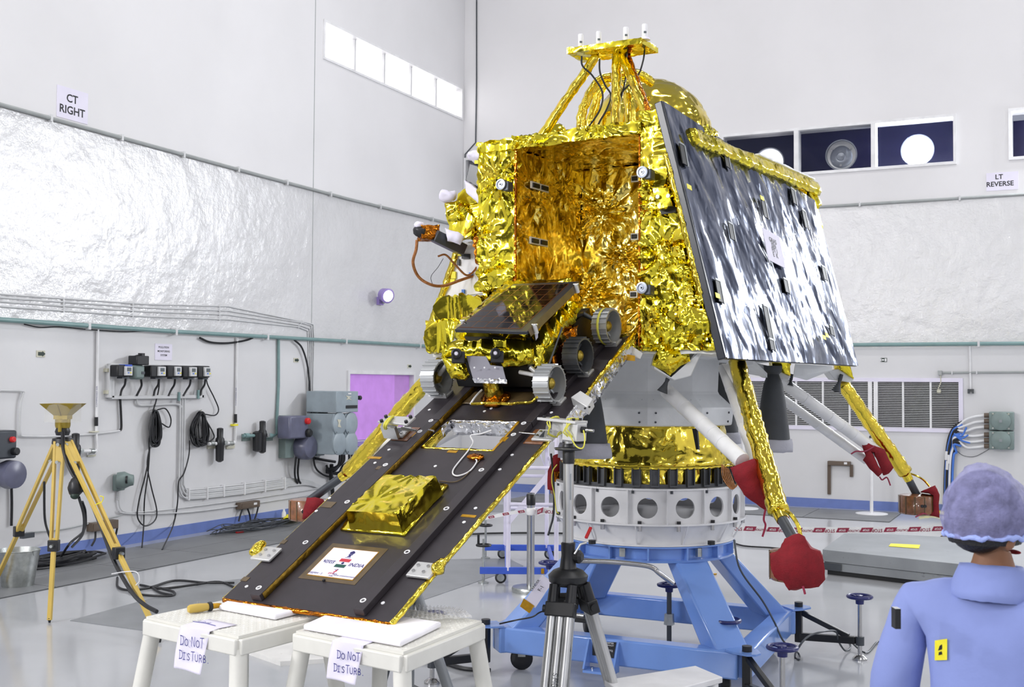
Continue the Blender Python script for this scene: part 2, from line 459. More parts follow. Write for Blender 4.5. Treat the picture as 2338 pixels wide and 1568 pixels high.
M['skin'] = mat('brown_skin', (142, 98, 70), .5, var=.06)
M['hair'] = mat('black_hair', (20, 18, 20), .5, bump=.4, bscale=120)
M['glass'] = mat('window_glass', (40, 44, 70), .03, alpha=.25)
M['clear'] = mat('clear_plastic', (240, 240, 235), .05, alpha=.16)
M['wrap'] = mat('bubble_wrap', (240, 240, 240), .12, alpha=.3, bump=.8, bscale=60)
M['purplefilm'] = mat('purple_window_film', (184, 134, 206), .35, var=.05, emit=.12)
M['purplelight'] = mat('lit_purple_film', (180, 128, 206), .5, emit=.3)
M['daylight'] = mat('bright_daylight_pane', (255, 252, 252), .4, var=0, emit=1.0)
M['pinklight'] = mat('pink_daylight_pane', (255, 214, 222), .4, var=0, emit=.62)
M['lampglow'] = mat('glowing_flood_lens', (240, 246, 255), .4, var=0, emit=LAMP_E)
M['lampdim'] = mat('unlit_flood_lens', (170, 176, 184), .25, metal=.3)
M['lampwarm'] = mat('small_lamp_glow', (250, 248, 255), .4, var=0, emit=2.5)
M['darkroom'] = mat('dark_blue_room_behind_glass', (34, 33, 78), .6)
M['screen'] = mat('grey_lcd', (92, 100, 104), .3)
M['signgreen'] = mat('dark_green_sign', (28, 48, 40), .5)
M['bluecable'] = mat('blue_cable', (70, 120, 210), .45)
M['whitecable'] = mat('white_cable', (226, 226, 228), .45)
M['lilac'] = mat('purple_lamp_casting', (150, 130, 196), .35)
M['cream'] = mat('cream_plate', (200, 198, 180), .5)
M['wall_gloss'] = mat('glossy_enamel_wall', (210, 210, 212), .2, var=.03, scale=1.5, bump=1.0, bscale=3.2, spec=.8, coat=.7)
M['wall_gloss'].node_tree.nodes['Principled BSDF'].inputs['Coat Roughness'].default_value = .1
for n_ in M['wall_gloss'].node_tree.nodes:
    if n_.type == 'TEX_NOISE' and abs(n_.inputs['Scale'].default_value-3.2) < .01: n_.inputs['Detail'].default_value = 7; n_.inputs['Roughness'].default_value = .6
    if n_.type == 'BUMP':
        n_.inputs['Distance'].default_value = .032
        M['wall_gloss'].node_tree.links.new(n_.outputs['Normal'], M['wall_gloss'].node_tree.nodes['Principled BSDF'].inputs['Coat Normal'])
# ---------------------------------------------------------------- walls: s along the wall from the corner, d out of it
class Wall:
    def __init__(s, d, n, off): s.d, s.n, s.p0 = d, n, CORNER; s.off = off
    def at(s, a, z, d=0.0): return s.p0 + s.d*a + s.n*d + V((0, 0, z))
    def px(s, x, y, d=0.0):
        p = onpl(x, y, s.p0+s.n*d, s.n); return (p-s.p0).dot(s.d), p.z
    def pt(s, x, y, d=0.0): return onpl(x, y, s.p0+s.n*d, s.n)
    def box(s, mb, a0, a1, z0, z1, d0, d1):
        return mb.box(s.at((a0+a1)/2, (z0+z1)/2, (d0+d1)/2), (abs(a1-a0), abs(d1-d0), abs(z1-z0)), s.d, s.n, (0, 0, 1))
    def pbox(s, mb, x0, y0, x1, y1, d0, d1):
        """box on the wall from its front face's picture corners"""
        a0, z0 = s.px(x0, (y0+y1)/2, d1); a1, _ = s.px(x1, (y0+y1)/2, d1)
        _, za = s.px((x0+x1)/2, y0, d1); _, zb = s.px((x0+x1)/2, y1, d1)
        return s.box(mb, a0, a1, zb, za, d0, d1)
LW, RW = Wall(dL, nL, 0), Wall(dR, nR, 0)
def wall_mb(wall, a0, a1, z0, z1, holes=()):
    mb = MB()
    A = sorted({a0, a1, *[h[0] for h in holes if a0 < h[0] < a1], *[h[1] for h in holes if a0 < h[1] < a1]})
    Z = sorted({z0, z1, *[h[2] for h in holes if z0 < h[2] < z1], *[h[3] for h in holes if z0 < h[3] < z1]})
    for i in range(len(A)-1):
        for j in range(len(Z)-1):
            ca, cz = (A[i]+A[i+1])/2, (Z[j]+Z[j+1])/2
            if any(h[0] < ca < h[1] and h[2] < cz < h[3] for h in holes): continue
            wall.box(mb, A[i], A[i+1], Z[j], Z[j+1], -.3, 0)
    return mb
lholes = [(-4.41, -.11, 6.74, 7.28), (-7.6, -5.24, 7.73, 8.6), (-3.67, -1.75, 1.0, 2.05)]
rholes = [(.05, 8.40, 5.30, 5.99), (9.2, 17.2, 5.30, 5.99), (4.72, 8.45, 1.27, 1.98)]
bands = ((0, 2.5, 'wall_low'), (2.5, 4.74, 'wall_gloss'), (4.74, CEIL, 'wall_up'))
wl = struct('wall_left', wall_mb(LW, -34, .3, *bands[2][:2], lholes), M['wall_up'], smooth=0)
part('lower_band', wall_mb(LW, -34, .3, *bands[0][:2], lholes), M['wall_low'], wl, smooth=0)
part('glossy_band', wall_mb(LW, -34, .3, *bands[1][:2], lholes), M['wall_gloss'], wl, smooth=0)
wr = struct('wall_right', wall_mb(RW, 0, 22, *bands[2][:2], rholes), M['wall_up'], smooth=0)
part('lower_band', wall_mb(RW, 0, 22, *bands[0][:2], rholes), M['wall_low'], wr, smooth=0)
part('glossy_band', wall_mb(RW, 0, 22, *bands[1][:2], rholes), M['wall_gloss'], wr, smooth=0)
mb = MB()
for s0, s1, z0, z1 in ((0, 5, 0, CEIL), (5, 14, 7, CEIL), (14, 22, 0, CEIL)):
    mb.box(room((s0+s1)/2, 34.15, (z0+z1)/2), (s1-s0, .3, z1-z0), dR, nR)
struct('wall_back', mb, M['wall_up'], smooth=0)
struct('added_door_1', MB().box(room(9.5, 34.2, 3.5), (9, .2, 7), dR, nR), M['added_door_dark'], smooth=0)  # unseen dark door, added to give the foil something dark to reflect
struct('wall_side', MB().box(room(22.15, 17, CEIL/2), (.3, 34.3, CEIL), dR, nR), M['wall_up'], smooth=0)
struct('ceiling', MB().box(room(11, 17, CEIL+.15), (22, 34, .3), dR, nR), M['ceiling'], smooth=0)
struct('floor', MB().box(room(11, 17, -.15), (22, 34, .3), dR, nR), M['floor'], smooth=0)
# blue skirting, with worn edge
mb = MB(); LW.box(mb, -33.8, 0, 0, .13, 0, .012); struct('baseboard_left', mb, M['blue_skirt'], smooth=0)
mb = MB(); RW.box(mb, .012, 21.9, 0, .14, 0, .012); struct('baseboard_right', mb, M['blue_skirt'], smooth=0)
# walkway of perforated plates along both walls
def strip_plates(name, wall, a0, a1, n, d0, d1):
    g = struct(name, MB().add([wall.at(a0, .003, d0), wall.at(a1, .003, d0), wall.at(a1, .003, d1), wall.at(a0, .003, d1)], [(0, 1, 2, 3)]), M['darkgrey'], smooth=0)
    w = (a1-a0)/n
    for i in range(n):
        mb = MB(); wall.box(mb, a0+w*i+.006, a0+w*(i+1)-.006, .003, .009, d0+.005, (d0+d1)/2-.005)
        part('floor_plate', mb, M['strip'], g, smooth=0)
        mb = MB(); wall.box(mb, a0+w*i+.006, a0+w*(i+1)-.006, .003, .009, (d0+d1)/2+.005, d1-.005)
        part('floor_plate', mb, M['strip'], g, smooth=0)
strip_plates('trim_1', LW, -17.5, -1.5, 14, .25, 1.5)
strip_plates('trim_2', RW, 1.6, 7.65, 5, .25, 1.55)
# darker painted floor patches
def flat(name, pts, m_, z0=.0, h=.004, kind='structure', **k):
    base = [onz(x, y, z0) for x, y in pts]
    return part(name, MB().slab(base, (0, 0, h)), m_, smooth=0, kind=kind, **k)
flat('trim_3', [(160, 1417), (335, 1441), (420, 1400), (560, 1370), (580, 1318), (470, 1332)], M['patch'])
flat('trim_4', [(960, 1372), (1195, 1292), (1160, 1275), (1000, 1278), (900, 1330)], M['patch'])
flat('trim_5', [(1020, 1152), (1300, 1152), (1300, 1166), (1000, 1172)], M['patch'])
# panel joint on the left wall, cable in the corner
mb = MB(); LW.box(mb, -4.647, -4.633, 2.6, 9, 0, .003); struct('trim_6', mb, M['greyconduit'], smooth=0)
# ---------------------------------------------------------------- windows
def frame_rect(mb, wall, a0, a1, z0, z1, w, d0, d1):
    a0, a1, z0, z1 = a0+.006, a1-.006, z0+.006, z1-.006
    wall.box(mb, a0-w, a1+w, z1, z1+w, d0, d1); wall.box(mb, a0-w, a1+w, z0-w, z0, d0, d1)
    wall.box(mb, a0-w, a0, z0, z1, d0, d1); wall.box(mb, a1, a1+w, z0, z1, d0, d1); return mb
w1 = struct('window_1', frame_rect(MB(), LW, -4.41, -.11, 6.74, 7.28, .035, -.2, .02), M['white'], smooth=0)
xs = [-4.41, -3.49, -2.63, -1.78, -.93, -.11]
for a, b in zip(xs, xs[1:]):
    mb = MB(); LW.box(mb, a+.02, b-.02, 6.75, 7.27, -.12, -.1); part('pane', mb, M['daylight'], w1, smooth=0)
for a in xs[1:-1]:
    mb = MB(); LW.box(mb, a-.02, a+.02, 6.74, 7.28, -.14, -.06); part('mullion', mb, M['conduit'], w1, smooth=0)
w2 = struct('window_2', frame_rect(MB(), LW, -7.6, -5.24, 7.73, 8.6, .035, -.2, .015), M['paper'], smooth=0)
mb = MB(); LW.box(mb, -7.58, -5.3, 7.75, 8.58, -.12, -.1); part('pane', mb, M['pinklight'], w2, smooth=0)
mb = MB(); LW.box(mb, -5.3, -5.26, 7.73, 8.6, -.14, -.05); part('jamb', mb, M['lilac'], w2, smooth=0)
w3 = struct('window_3', frame_rect(MB(), LW, -3.67, -1.75, 1.0, 2.05, .05, -.2, .03), M['white'], smooth=0)
mb = MB(); LW.box(mb, -3.66, -2.28, 1.02, 2.04, -.05, -.03); part('pane', mb, M['purplelight'], w3, smooth=0)
mb = MB(); LW.box(mb, -2.27, -1.76, 1.02, 2.04, -.08, -.06); part('sliding_pane', mb, M['purplefilm'], w3, smooth=0)
mb = MB(); LW.box(mb, -3.67, -1.75, .93, 1.0, -.02, .05); part('sill', mb, M['lilac'], w3, smooth=0)
# dark observation window with flood lamps behind the glass
w4 = struct('window_4', frame_rect(MB(), RW, .05, 8.40, 5.30, 5.99, .045, -.25, .03), M['white'], smooth=0)
mull = [.05, 1.23, 2.42, 3.62, 4.82, 6.04, 7.23, 8.40]
for a in mull[1:-1]:
    mb = MB(); RW.box(mb, a-.035, a+.035, 5.30, 5.99, -.2, .025); part('mullion', mb, M['white'], w4, smooth=0)
for a, b in zip(mull, mull[1:]):
    mb = MB(); RW.box(mb, a+.03, b-.03, 5.31, 5.98, -.06, -.05); part('pane', mb, M['glass'], w4, smooth=0)
mb = MB(); mb.box(RW.at(4.2, 5.645, -1.4), (8.6, .04, 1.6), dR, nR); mb.box(RW.at(4.2, 6.42, -.85), (8.6, 1.1, .04), dR, nR); mb.box(RW.at(4.2, 4.87, -.85), (8.6, 1.1, .04), dR, nR)
mb.box(RW.at(-.1, 5.645, -.85), (.04, 1.1, 1.6), dR, nR); mb.box(RW.at(8.5, 5.645, -.85), (.04, 1.1, 1.6), dR, nR)
part('room_behind', mb, M['darkroom'], w4, smooth=0)
def window_lamp(a, z, glow, label, power=0):
    p = RW.at(a, z, -.35)
    t = thing('flood_lamp', label, 'lamp', p, 'flood lamps behind the dark windows')
    part('housing', MB().lathe([(.05, -.22), (.16, -.2), (.235, -.05), (.25, 0), (.232, 0), (.225, -.03)], p, nR, 32), M['lampdim'], t)
    if glow:
        part('lens', MB().lathe([(.0, -.02), (.225, -.03)], p, nR, 32, cap=False), M['lampglow'] if glow > 1 else M['lampwarm'], t)
    else:
        part('lens', MB().lathe([(.225, -.02), (.15, -.01)], p, nR, 32, cap=False), M['alu'], t)
        part('reflector', MB().lathe([(0, .03), (.06, .035), (.07, .02), (.14, .015), (.16, .0), (.185, -.02)], p - V((0, 0, .03)), nR, 32, cap=False), M['lampdim'], t)
        for k in range(3):
            a_ = 2*PI*k/3+.5
            q = p + dR*(.17*math.cos(a_)) + V((0, 0, .17*math.sin(a_))) + nR*.01
            part('clip', MB().box(q, (.03, .02, .03), dR, nR), M['steel'], t)
    part('mounting_arm', MB().box(p - nR*.55, (.06, .7, .06), dR, nR), M['lampdim'], t)
    if power:
        area(p + nR*.03, p + nR*10 - V((0, 0, 3.2)), .45, .45, power, (.93, .96, 1))
    return t
window_lamp(7.84, 5.59, 2, 'glaring white lit lamp behind the rightmost dark window pane', WLAMP_W)
window_lamp(6.68, 5.61, 0, 'unlit grey round lamp behind the middle dark window pane')
window_lamp(5.52, 5.58, 1, 'pale round lamp half hidden above the golden panel edge')
# second strip further right, out of the picture, whose lamps shine on the left wall
w5 = struct('window_5', frame_rect(MB(), RW, 9.2, 17.2, 5.30, 5.99, .045, -.25, .03), M['white'], smooth=0)
mb = MB(); RW.box(mb, 9.2, 17.2, 5.3, 5.99, -.8, -.7); part('room_behind', mb, M['darkroom'], w5, smooth=0)
mb = MB(); LW.box(mb, -29, -18.8, 0, 4.5, 0, .06); struct('added_door_2', mb, M['added_door_dark'], smooth=0)  # unseen dark door, added so the front foil mirrors a dark area
# ---------------------------------------------------------------- ventilation grille on the right wall
g = thing('ventilation_grille', 'long white framed ventilation grille with dark slots on right wall', 'grille', RW.at(6.6, 1.27))
part('frame', frame_rect(MB(), RW, 4.72, 8.45, 1.27, 1.98, .06, -.05, .03), M['paper'], g, smooth=0)
mb = MB(); RW.box(mb, 4.72, 8.45, 1.27, 1.98, -.25, -.2); part('back_panel', mb, M['recess'], g, smooth=0)
for x in (1748, 1818, 1879, 1940, 2062, 2125):
    a, _ = RW.px(x, 920); mb = MB(); RW.box(mb, a-.014, a+.014, 1.27, 1.98, -.02, .012); part('divider', mb, M['white'], g, smooth=0)
for x in (1987, 2000):
    a, _ = RW.px(x, 920); mb = MB(); RW.box(mb, a-.03, a+.03, 1.27, 1.98, -.02, .03); part('post', mb, M['white'], g, smooth=0)
mb = MB()
for k in range(26):
    z = 1.285+k*.0268; RW.box(mb, 4.72, 8.45, z-.0045, z+.0045, -.03, .005)
part('slats', mb, M['conduit'], g, smooth=0, stuff=True)
# ---------------------------------------------------------------- pipes
def wall_pipe(name, label, wall, pts, r, m_, d=None, n=8, clips=0, clipm='conduit', cat='pipe', sm=True):
    d = r*1.3 if d is None else d
    P3 = [wall.pt(x, y, d) for x, y in pts]
    t = thing(name, label, cat, P3[0])
    part('pipe_run', MB().tube(P3, r, n), M[m_], t)
    if clips:
        for k in range(clips):
            f_ = (k+.5)/clips*(len(P3)-1); i = int(f_); p = P3[i].lerp(P3[min(i+1, len(P3)-1)], f_-i)
            mb = MB(); mb.box(p - wall.n*(d-(d+r*1.1)/2-.001), (r*1.2, d+r*1.1, r*3.4), wall.d, wall.n); part('clip', mb, M[clipm], t)
    return t
wall_pipe('conduit', 'thin high conduit running the length of the left wall', LW, [(-300, 155), (25, 245), (350, 334), (600, 402), (800, 455), (1040, 513)], .022, 'greyconduit', clips=10)
wall_pipe('conduit', 'thin high conduit running along the right wall', RW, [(1400, 500), (1855, 473), (2312, 445), (2600, 428)], .022, 'greyconduit', clips=6)
wall_pipe('air_pipe', 'grey green pipe along the left wall below the four conduits', LW, [(-300, 708), (25, 731), (400, 757), (740, 776), (1030, 793)], .026, 'green_pipe', d=.06, n=12, clips=7)
wall_pipe('air_pipe', 'grey green pipe along the right wall above the vents', RW, [(1090, 794), (1500, 790), (1942, 787), (2312, 784), (2600, 782)], .028, 'green_pipe', d=.06, n=12, clips=5)
wall_pipe('drop_pipe', 'grey green vertical pipe feeding the black air regulator', LW, [(636, 770), (636, 880), (632, 960), (632, 990), (622, 996), (600, 997)], .021, 'green_pipe', n=10)
for k, (y0, y1, y2) in enumerate(((673, 704, 728), (681, 712, 737), (690, 724, 747), (701, 734, 757))):
    x2 = 717-4*k
    pts = [(-200, y0-20), (25, y0), (200, y0+12), (330, y0+21), (520, y0+28 if k else y0+26), (690-3*k, y1+30-6*k), (x2-2, y1+36-5*k), (x2, y2+38), (x2-2, 860), (x2-6, 1010), (x2-6, 1040)]
    wall_pipe('conduit', ['topmost', 'second', 'third', 'lowest'][k]+' of four painted conduits above the long green pipe', LW, pts, .010, 'conduit', clips=9)
wall_pipe('corner_cable', 'dark cable hanging down the corner beside the right wall', RW, [(1088, -40), (1088, 180), (1086, 325), (1062, 352), (1059, 470)], .012, 'darkgrey', cat='cable')
wall_pipe('conduit', 'short rusty conduit with end box above the grille', RW, [(2146, 851), (2230, 850), (2400, 849)], .016, 'greyconduit', clips=3)
t = thing('plug_lead', 'cream plug hanging on a short lead below conduit', 'plug', RW.pt(2146, 853))
part('lead', MB().tube(spline([RW.pt(2147, 853, .03), RW.pt(2148, 872, .03), RW.pt(2143, 885, .03), RW.pt(2143, 890, .03)]), .008, 6), M['cream'], t)
mb = MB(); RW.pbox(mb, 2139, 889, 2148, 897, 0, .06); part('plug', mb, M['cream'], t, bevel=.008)
mb = MB(); RW.pbox(mb, 2141, 846, 2150, 856, 0, .07); part('end_box', mb, M['greyconduit'], t)
t = thing('drop_conduit', 'pale vertical conduit with twin taps right of grille', 'pipe', RW.pt(2215, 790))
part('pipe_run', MB().tube([RW.pt(2214, 790, .02), RW.pt(2216, 888, .02)], .016, 8), M['white'], t)
mb = MB(); RW.pbox(mb, 2209, 888, 2223, 893, 0, .06); RW.pbox(mb, 2209, 893, 2213, 898, 0, .06); RW.pbox(mb, 2219, 893, 2223, 898, 0, .06); part('twin_tap', mb, M['darkgrey'], t)
# ---------------------------------------------------------------- paper signs
def sign(name, label, wall, x0, y0, x1, y1, lines, m_='paper', ink='ink', h=.17, bold=.02, d=.006):
    mb = MB(); wall.pbox(mb, x0, y0, x1, y1, .001, d)
    a0, z = wall.px(x0, (y0+y1)/2); a1, _ = wall.px(x1, (y0+y1)/2)
    t = thing(name, label, 'sign', wall.at((a0+a1)/2, z))
    part('sheet', mb, M[m_], t, smooth=0)
    for (s, cx_, cy_, hh) in lines:
        p = wall.pt(cx_, cy_, d+.001)
        part('lettering', text_mb(s, hh, p, wall.d, (0, 0, 1), bold), M[ink], t, smooth=0)
    return t
sign('wall_sign', 'white paper reading CT RIGHT high on the left wall', LW, 130, 203, 201, 275, [('CT', 165, 227, .125), ('RIGHT', 165, 254, .125)])
sign('wall_sign', 'white paper reading LT REVERSE at right picture edge', RW, 2252, 393, 2325, 434, [('LT', 2281, 404, .1), ('REVERSE', 2283, 420, .1)])
sign('wall_sign', 'torn paper reading POLLUTION MONITORING SYSTEM above the meters', LW, 354, 785, 393, 822, [('POLLUTION', 374, 793, .033), ('MONITORING', 374, 802, .033), ('SYSTEM', 374, 811, .033)])
def arrow_sign(wall, x0, y0, x1, y1, label, left=False):
    t = thing('exit_sign', label, 'sign', wall.pt((x0+x1)/2, (y0+y1)/2))
    mb = MB(); wall.pbox(mb, x0, y0, x1, y1, .001, .008); part('plate', mb, M['cream'], t, smooth=0)
    a0, z1 = wall.px(x0, y0); a1, z0 = wall.px(x1, y1); w, h = a1-a0, abs(z1-z0); zc = (z0+z1)/2
    q = lambda u, v: wall.at(a0+w*(1-u if left else u), zc+h*v, .009)
    part('arrow', MB().slab([q(.1, -.28), q(.6, -.28), q(.6, -.42), q(.95, 0), q(.6, .42), q(.6, .28), q(.1, .28)], wall.n*.003), M['signgreen'], t, smooth=0)
arrow_sign(LW, 84, 800, 103, 815, 'green arrow sign on the wall near left picture edge')
arrow_sign(LW, 671, 817, 682, 827, 'small green arrow sign left of the vertical conduits')
arrow_sign(LW, 931, 832, 939, 840, 'small green arrow sign above the purple window corner')
t = thing('exit_sign', 'green exit sign with left arrow above the grille', 'sign', RW.pt(2018, 821))
mb = MB(); RW.pbox(mb, 2011, 817, 2025, 826, .001, .008); part('plate', mb, M['signgreen'], t, smooth=0)
mb = MB(); a, z = RW.px(2015, 821.5); RW.box(mb, a-.02, a+.025, z-.01, z+.01, .008, .011)
mb.slab([RW.at(a-.045, z, .008), RW.at(a-.01, z-.025, .008), RW.at(a-.01, z+.025, .008)], nR*.003); part('arrow', mb, M['white'], t, smooth=0)
mb = MB(); RW.pbox(mb, 2020, 818, 2024, 825, .008, .01); part('pictogram_field', mb, M['white'], t, smooth=0)
# wall flood light
p = LW.pt(884, 675, .25)
t = thing('wall_lamp', 'purple round floodlight with glowing lens on left wall', 'lamp', LW.pt(884, 680))
ax_ = (nL*.75 + HD*-.5 - V((0, 0, .25))).normalized()
part('body', MB().lathe([(.05, -.14), (.1, -.12), (.115, -.02), (.12, .02), (.1, .03)], p, ax_, 24), M['lilac'], t)
part('lens', MB().lathe([(0, .05), (.06, .045), (.1, .025)], p, ax_, 24, cap=False), M['lampwarm'], t)
part('bracket', MB().beam(LW.pt(872, 690, 0), p-V((0, 0, .05)), .04, .06), M['greyconduit'], t)
mb = MB(); LW.pbox(mb, 866, 678, 876, 696, 0, .05); part('wall_plate', mb, M['lilac'], t)
# ================================================================ lander: own axes u (right), v (towards the ramp), z
A = P(1482, 879, 8.0); A.z = 0
psi = math.radians(32.2)
er = ROT @ V((math.cos(psi), -math.sin(psi), 0)); ef = ROT @ V((-math.sin(psi), -math.cos(psi), 0))
def LP(u, v, z): return A + er*u + ef*v + V((0, 0, z))
def FP(px, py, v): return onpl(px, py, A+ef*v, ef)          # picture point on a plane facing the ramp
VF = 1.21
lander = thing('moon_lander', 'large gold foil wrapped moon lander with dark side panel and open bay', 'spacecraft', LP(0, 0, 2.05))
def fpanel(name, pts, m_='gold', thick=.02, size=.035, amp=.012, f=7, seed=0, nrm=None, fold=.04, **k):
    pts = [V(p) for p in pts]
    n = (pts[1]-pts[0]).cross(pts[-1]-pts[0]).normalized() if nrm is None else V(nrm)
    mb = crumple(MB().slab(pts, n*thick), max(.016, size*.6), amp*.5, f, seed, fold=fold, ff=2.4)
    return part(name, mb, M[m_], lander, smooth=30, **k)
zt, zb = 3.45, 2.10
# front columns and rim of the bay
fpanel('front_panel', [LP(-.64, VF-.02, zt), LP(-.345, VF-.02, zt), LP(-.345, VF-.02, 2.5), LP(-.63, VF-.02, 2.5)], 'gold', .025, .03, .016, 6, 1, nrm=ef)
fpanel('front_panel', [LP(.515, VF-.02, zt+.06), LP(.64, VF-.02, zt+.06), LP(1.0, VF-.02, zb), LP(.515, VF-.02, zb)], 'gold', .025, .03, .018, 6, 2, nrm=ef)
fpanel('bay_rim', [LP(-.35, VF-.01, 3.375), LP(.52, VF-.01, 3.375), LP(.52, VF-.01, 3.45), LP(-.35, VF-.01, 3.45)], 'gold', .04, .025, .006, 10, 3, nrm=ef)
fpanel('front_panel', [LP(.515, VF-.02, zb+.0), LP(.515, VF-.02, zb+.1), LP(-.35, VF-.02, zb+.1), LP(-.35, VF-.02, zb)], 'gold', .02, .04, .01, 8, 4, nrm=ef)
part('edge_strip', MB().box(LP(-.345, VF+.006, 2.95), (.012, .012, .86), er, ef), M['amber'], lander)
part('edge_strip', MB().box(LP(.513, VF+.006, 2.75), (.008, .012, 1.25), er, ef), M['amber'], lander)
# bay lining
BV = .36
fpanel('bay_wall', [LP(-.345, VF, 3.38), LP(-.345, BV, 3.38), LP(-.345, BV, zb+.1), LP(-.345, VF, zb+.1)], 'goldbay', .01, .035, .012, 6, 5, nrm=-er)
fpanel('bay_wall', [LP(.515, VF, 3.38), LP(.515, BV, 3.38), LP(.515, BV, zb+.1), LP(.515, VF, zb+.1)], 'goldbay', .01, .05, .012, 6, 6, nrm=er)
fpanel('bay_wall', [LP(-.35, BV, 3.38), LP(.52, BV, 3.38), LP(.52, BV, zb+.1), LP(-.35, BV, zb+.1)], 'goldbay', .01, .03, .022, 5, 7, nrm=-ef)
fpanel('bay_roof', [LP(-.35, VF, 3.38), LP(.52, VF, 3.38), LP(.52, BV, 3.38), LP(-.35, BV, 3.38)], 'goldbay', .01, .05, .008, 6, 8, nrm=(0, 0, 1))
fpanel('bay_floor', [LP(-.35, VF, zb+.1), LP(.52, VF, zb+.1), LP(.52, BV, zb+.1), LP(-.35, BV, zb+.1)], 'goldbay', .01, .05, .012, 6, 9, nrm=(0, 0, -1))
# body sides, back, deck
fpanel('body_side', [LP(.63, VF-.03, zt), LP(.78, -1.2, zt), LP(1.02, -1.32, zb), LP(.985, VF-.03, zb)], 'gold', .02, .07, .012, 6, 10, nrm=-er)
fpanel('body_side', [LP(-.62, VF-.06, zt), LP(-.72, -1.2, zt), LP(-.98, -1.3, zb), LP(-.62, VF-.06, zb)], 'gold', .02, .06, .02, 6, 11, nrm=er)
fpanel('body_back', [LP(-.72, -1.2, zt), LP(.78, -1.2, zt), LP(1.02, -1.32, zb), LP(-.98, -1.3, zb)], 'gold', .02, .1, .015, 5, 12, nrm=ef)
fpanel('top_deck', [LP(-.66, VF-.01, zt), LP(.63, VF-.01, zt), LP(.78, -1.2, zt), LP(-.72, -1.2, zt)], 'gold', .02, .07, .012, 6, 13, nrm=(0, 0, -1))
fpanel('bottom_deck', [LP(-1.0, VF-.03, zb), LP(1.0, VF-.03, zb), LP(1.02, -1.32, zb), LP(-.98, -1.3, zb)], 'blanket', .02, .2, .01, 5, 14, nrm=(0, 0, -1))
# loose foil lumps low on the left
def lump(pxs, v, thick, seed, m_='gold', amp=.03, f=7, size=.03, name='foil_flap'):
    poly = [FP(x, y, v) for x, y in pxs]
    mb = crumple(MB().slab(poly, ef*-thick), .02, amp*.7, f, seed, fold=.03, ff=4)
    return part(name, mb, M[m_], lander, smooth=30)
lump([(1000, 683), (1092, 672), (1102, 700), (1090, 742), (1005, 752), (985, 730)], 1.22, .16, 21)
lump([(975, 735), (1060, 730), (1090, 760), (1060, 800), (975, 806), (968, 770)], 1.26, .2, 22)
lump([(1075, 735), (1240, 650), (1270, 700), (1150, 800), (1070, 795)], 1.0, .1, 23)
lump([(1100, 630), (1170, 615), (1170, 655), (1100, 662)], 1.24, .08, 24)
lump([(1015, 470), (1045, 462), (1085, 500), (1075, 540), (1030, 540), (1018, 500)], 1.12, .16, 25)
lump([(1045, 440), (1100, 420), (1110, 560), (1082, 560), (1050, 500)], 1.08, .14, 26)
lump([(1080, 540), (1112, 540), (1112, 600), (1088, 598)], 1.2, .1, 27, 'amber')
lump([(1092, 326), (1178, 328), (1182, 322), (1172, 340), (1096, 350)], 1.24, .1, 28)
lump([(1465, 680), (1600, 690), (1618, 782), (1470, 786)], 1.24, .1, 29)
lump([(1540, 700), (1610, 705), (1620, 760), (1545, 770)], 1.30, .1, 30)
lump([(1490, 300), (1512, 296), (1530, 380), (1500, 470), (1488, 400)], 1.24, .06, 31)
lump([(1500, 560), (1560, 565), (1590, 700), (1510, 650)], 1.24, .07, 32)
# box with two screws on the right column
t_ = part('sensor_box', crumple(MB().slab([FP(1492, 432, 1.33), FP(1524, 428, 1.33), FP(1535, 470, 1.33), FP(1500, 476, 1.33)], ef*-.1), .03, .008, 9, 33), M['gold'], lander, smooth=60)
for x, y in ((1502, 449), (1526, 447)):
    part('screw', MB().disc(FP(x, y, 1.345), ef, .012, .006, 10), M['lensring'], t_)
part('shadow_slab', MB().slab([FP(1505, 470, 1.25), FP(1545, 462, 1.25), FP(1545, 485, 1.25), FP(1512, 490, 1.25)], ef*.012), M['recess'], lander)  # dark slab standing in for the shade under the box
# white instrument plate and instruments on the left side
pl_ = part('instrument_plate', MB().slab([FP(1052, 556, 1.04), FP(1105, 545, 1.04), FP(1135, 665, 1.04), FP(1060, 674, 1.04), FP(1000, 702, 1.04), FP(1022, 650, 1.04)], ef*-.03), M['white'], lander, smooth=0)
part('gold_edging', crumple(MB().slab([FP(1040, 556, 1.06), FP(1052, 553, 1.06), FP(1022, 652, 1.06), FP(990, 728, 1.06), FP(975, 740, 1.06), FP(1010, 648, 1.06)], ef*-.05), .02, .006, 20, 34), M['goldstrut'], pl_, smooth=180)
for x0, y0, x1, y1, m_ in ((1045, 573, 1055, 584, 'yellow'), (1032, 620, 1042, 636, 'yellow'), (1030, 637, 1040, 646, 'yellow'), (1073, 622, 1080, 628, 'bluecable'), (1056, 661, 1062, 670, 'bluecable'), (1046, 592, 1051, 606, 'black'), (1056, 580, 1074, 591, 'black'), (1042, 557, 1047, 562, 'black')):
    part('tape_piece' if m_ == 'yellow' else 'connector', MB().slab([FP(x0, y0, 1.045), FP(x1, y0, 1.045), FP(x1, y1, 1.045), FP(x0, y1, 1.045)], ef*.012), M[m_], pl_, smooth=0)
part('orange_film', crumple(MB().slab([FP(1086, 572, 1.1), FP(1112, 566, 1.1), FP(1112, 598, 1.1), FP(1088, 600, 1.1)], ef*-.05), .02, .008, 16, 35), M['amber'], pl_, smooth=180)
t_ = part('boom_arm', MB().beam(P(985, 535, 7.35), P(1052, 568, 7.5), .075, .13, up=HD), M['darkgrey'], lander, bevel=.006)
part('boom_foil', crumple(MB().beam(P(958, 532, 7.33), P(1000, 532, 7.37), .09, .1, up=HD), .02, .012, 15, 36), M['amber'], t_, smooth=180)
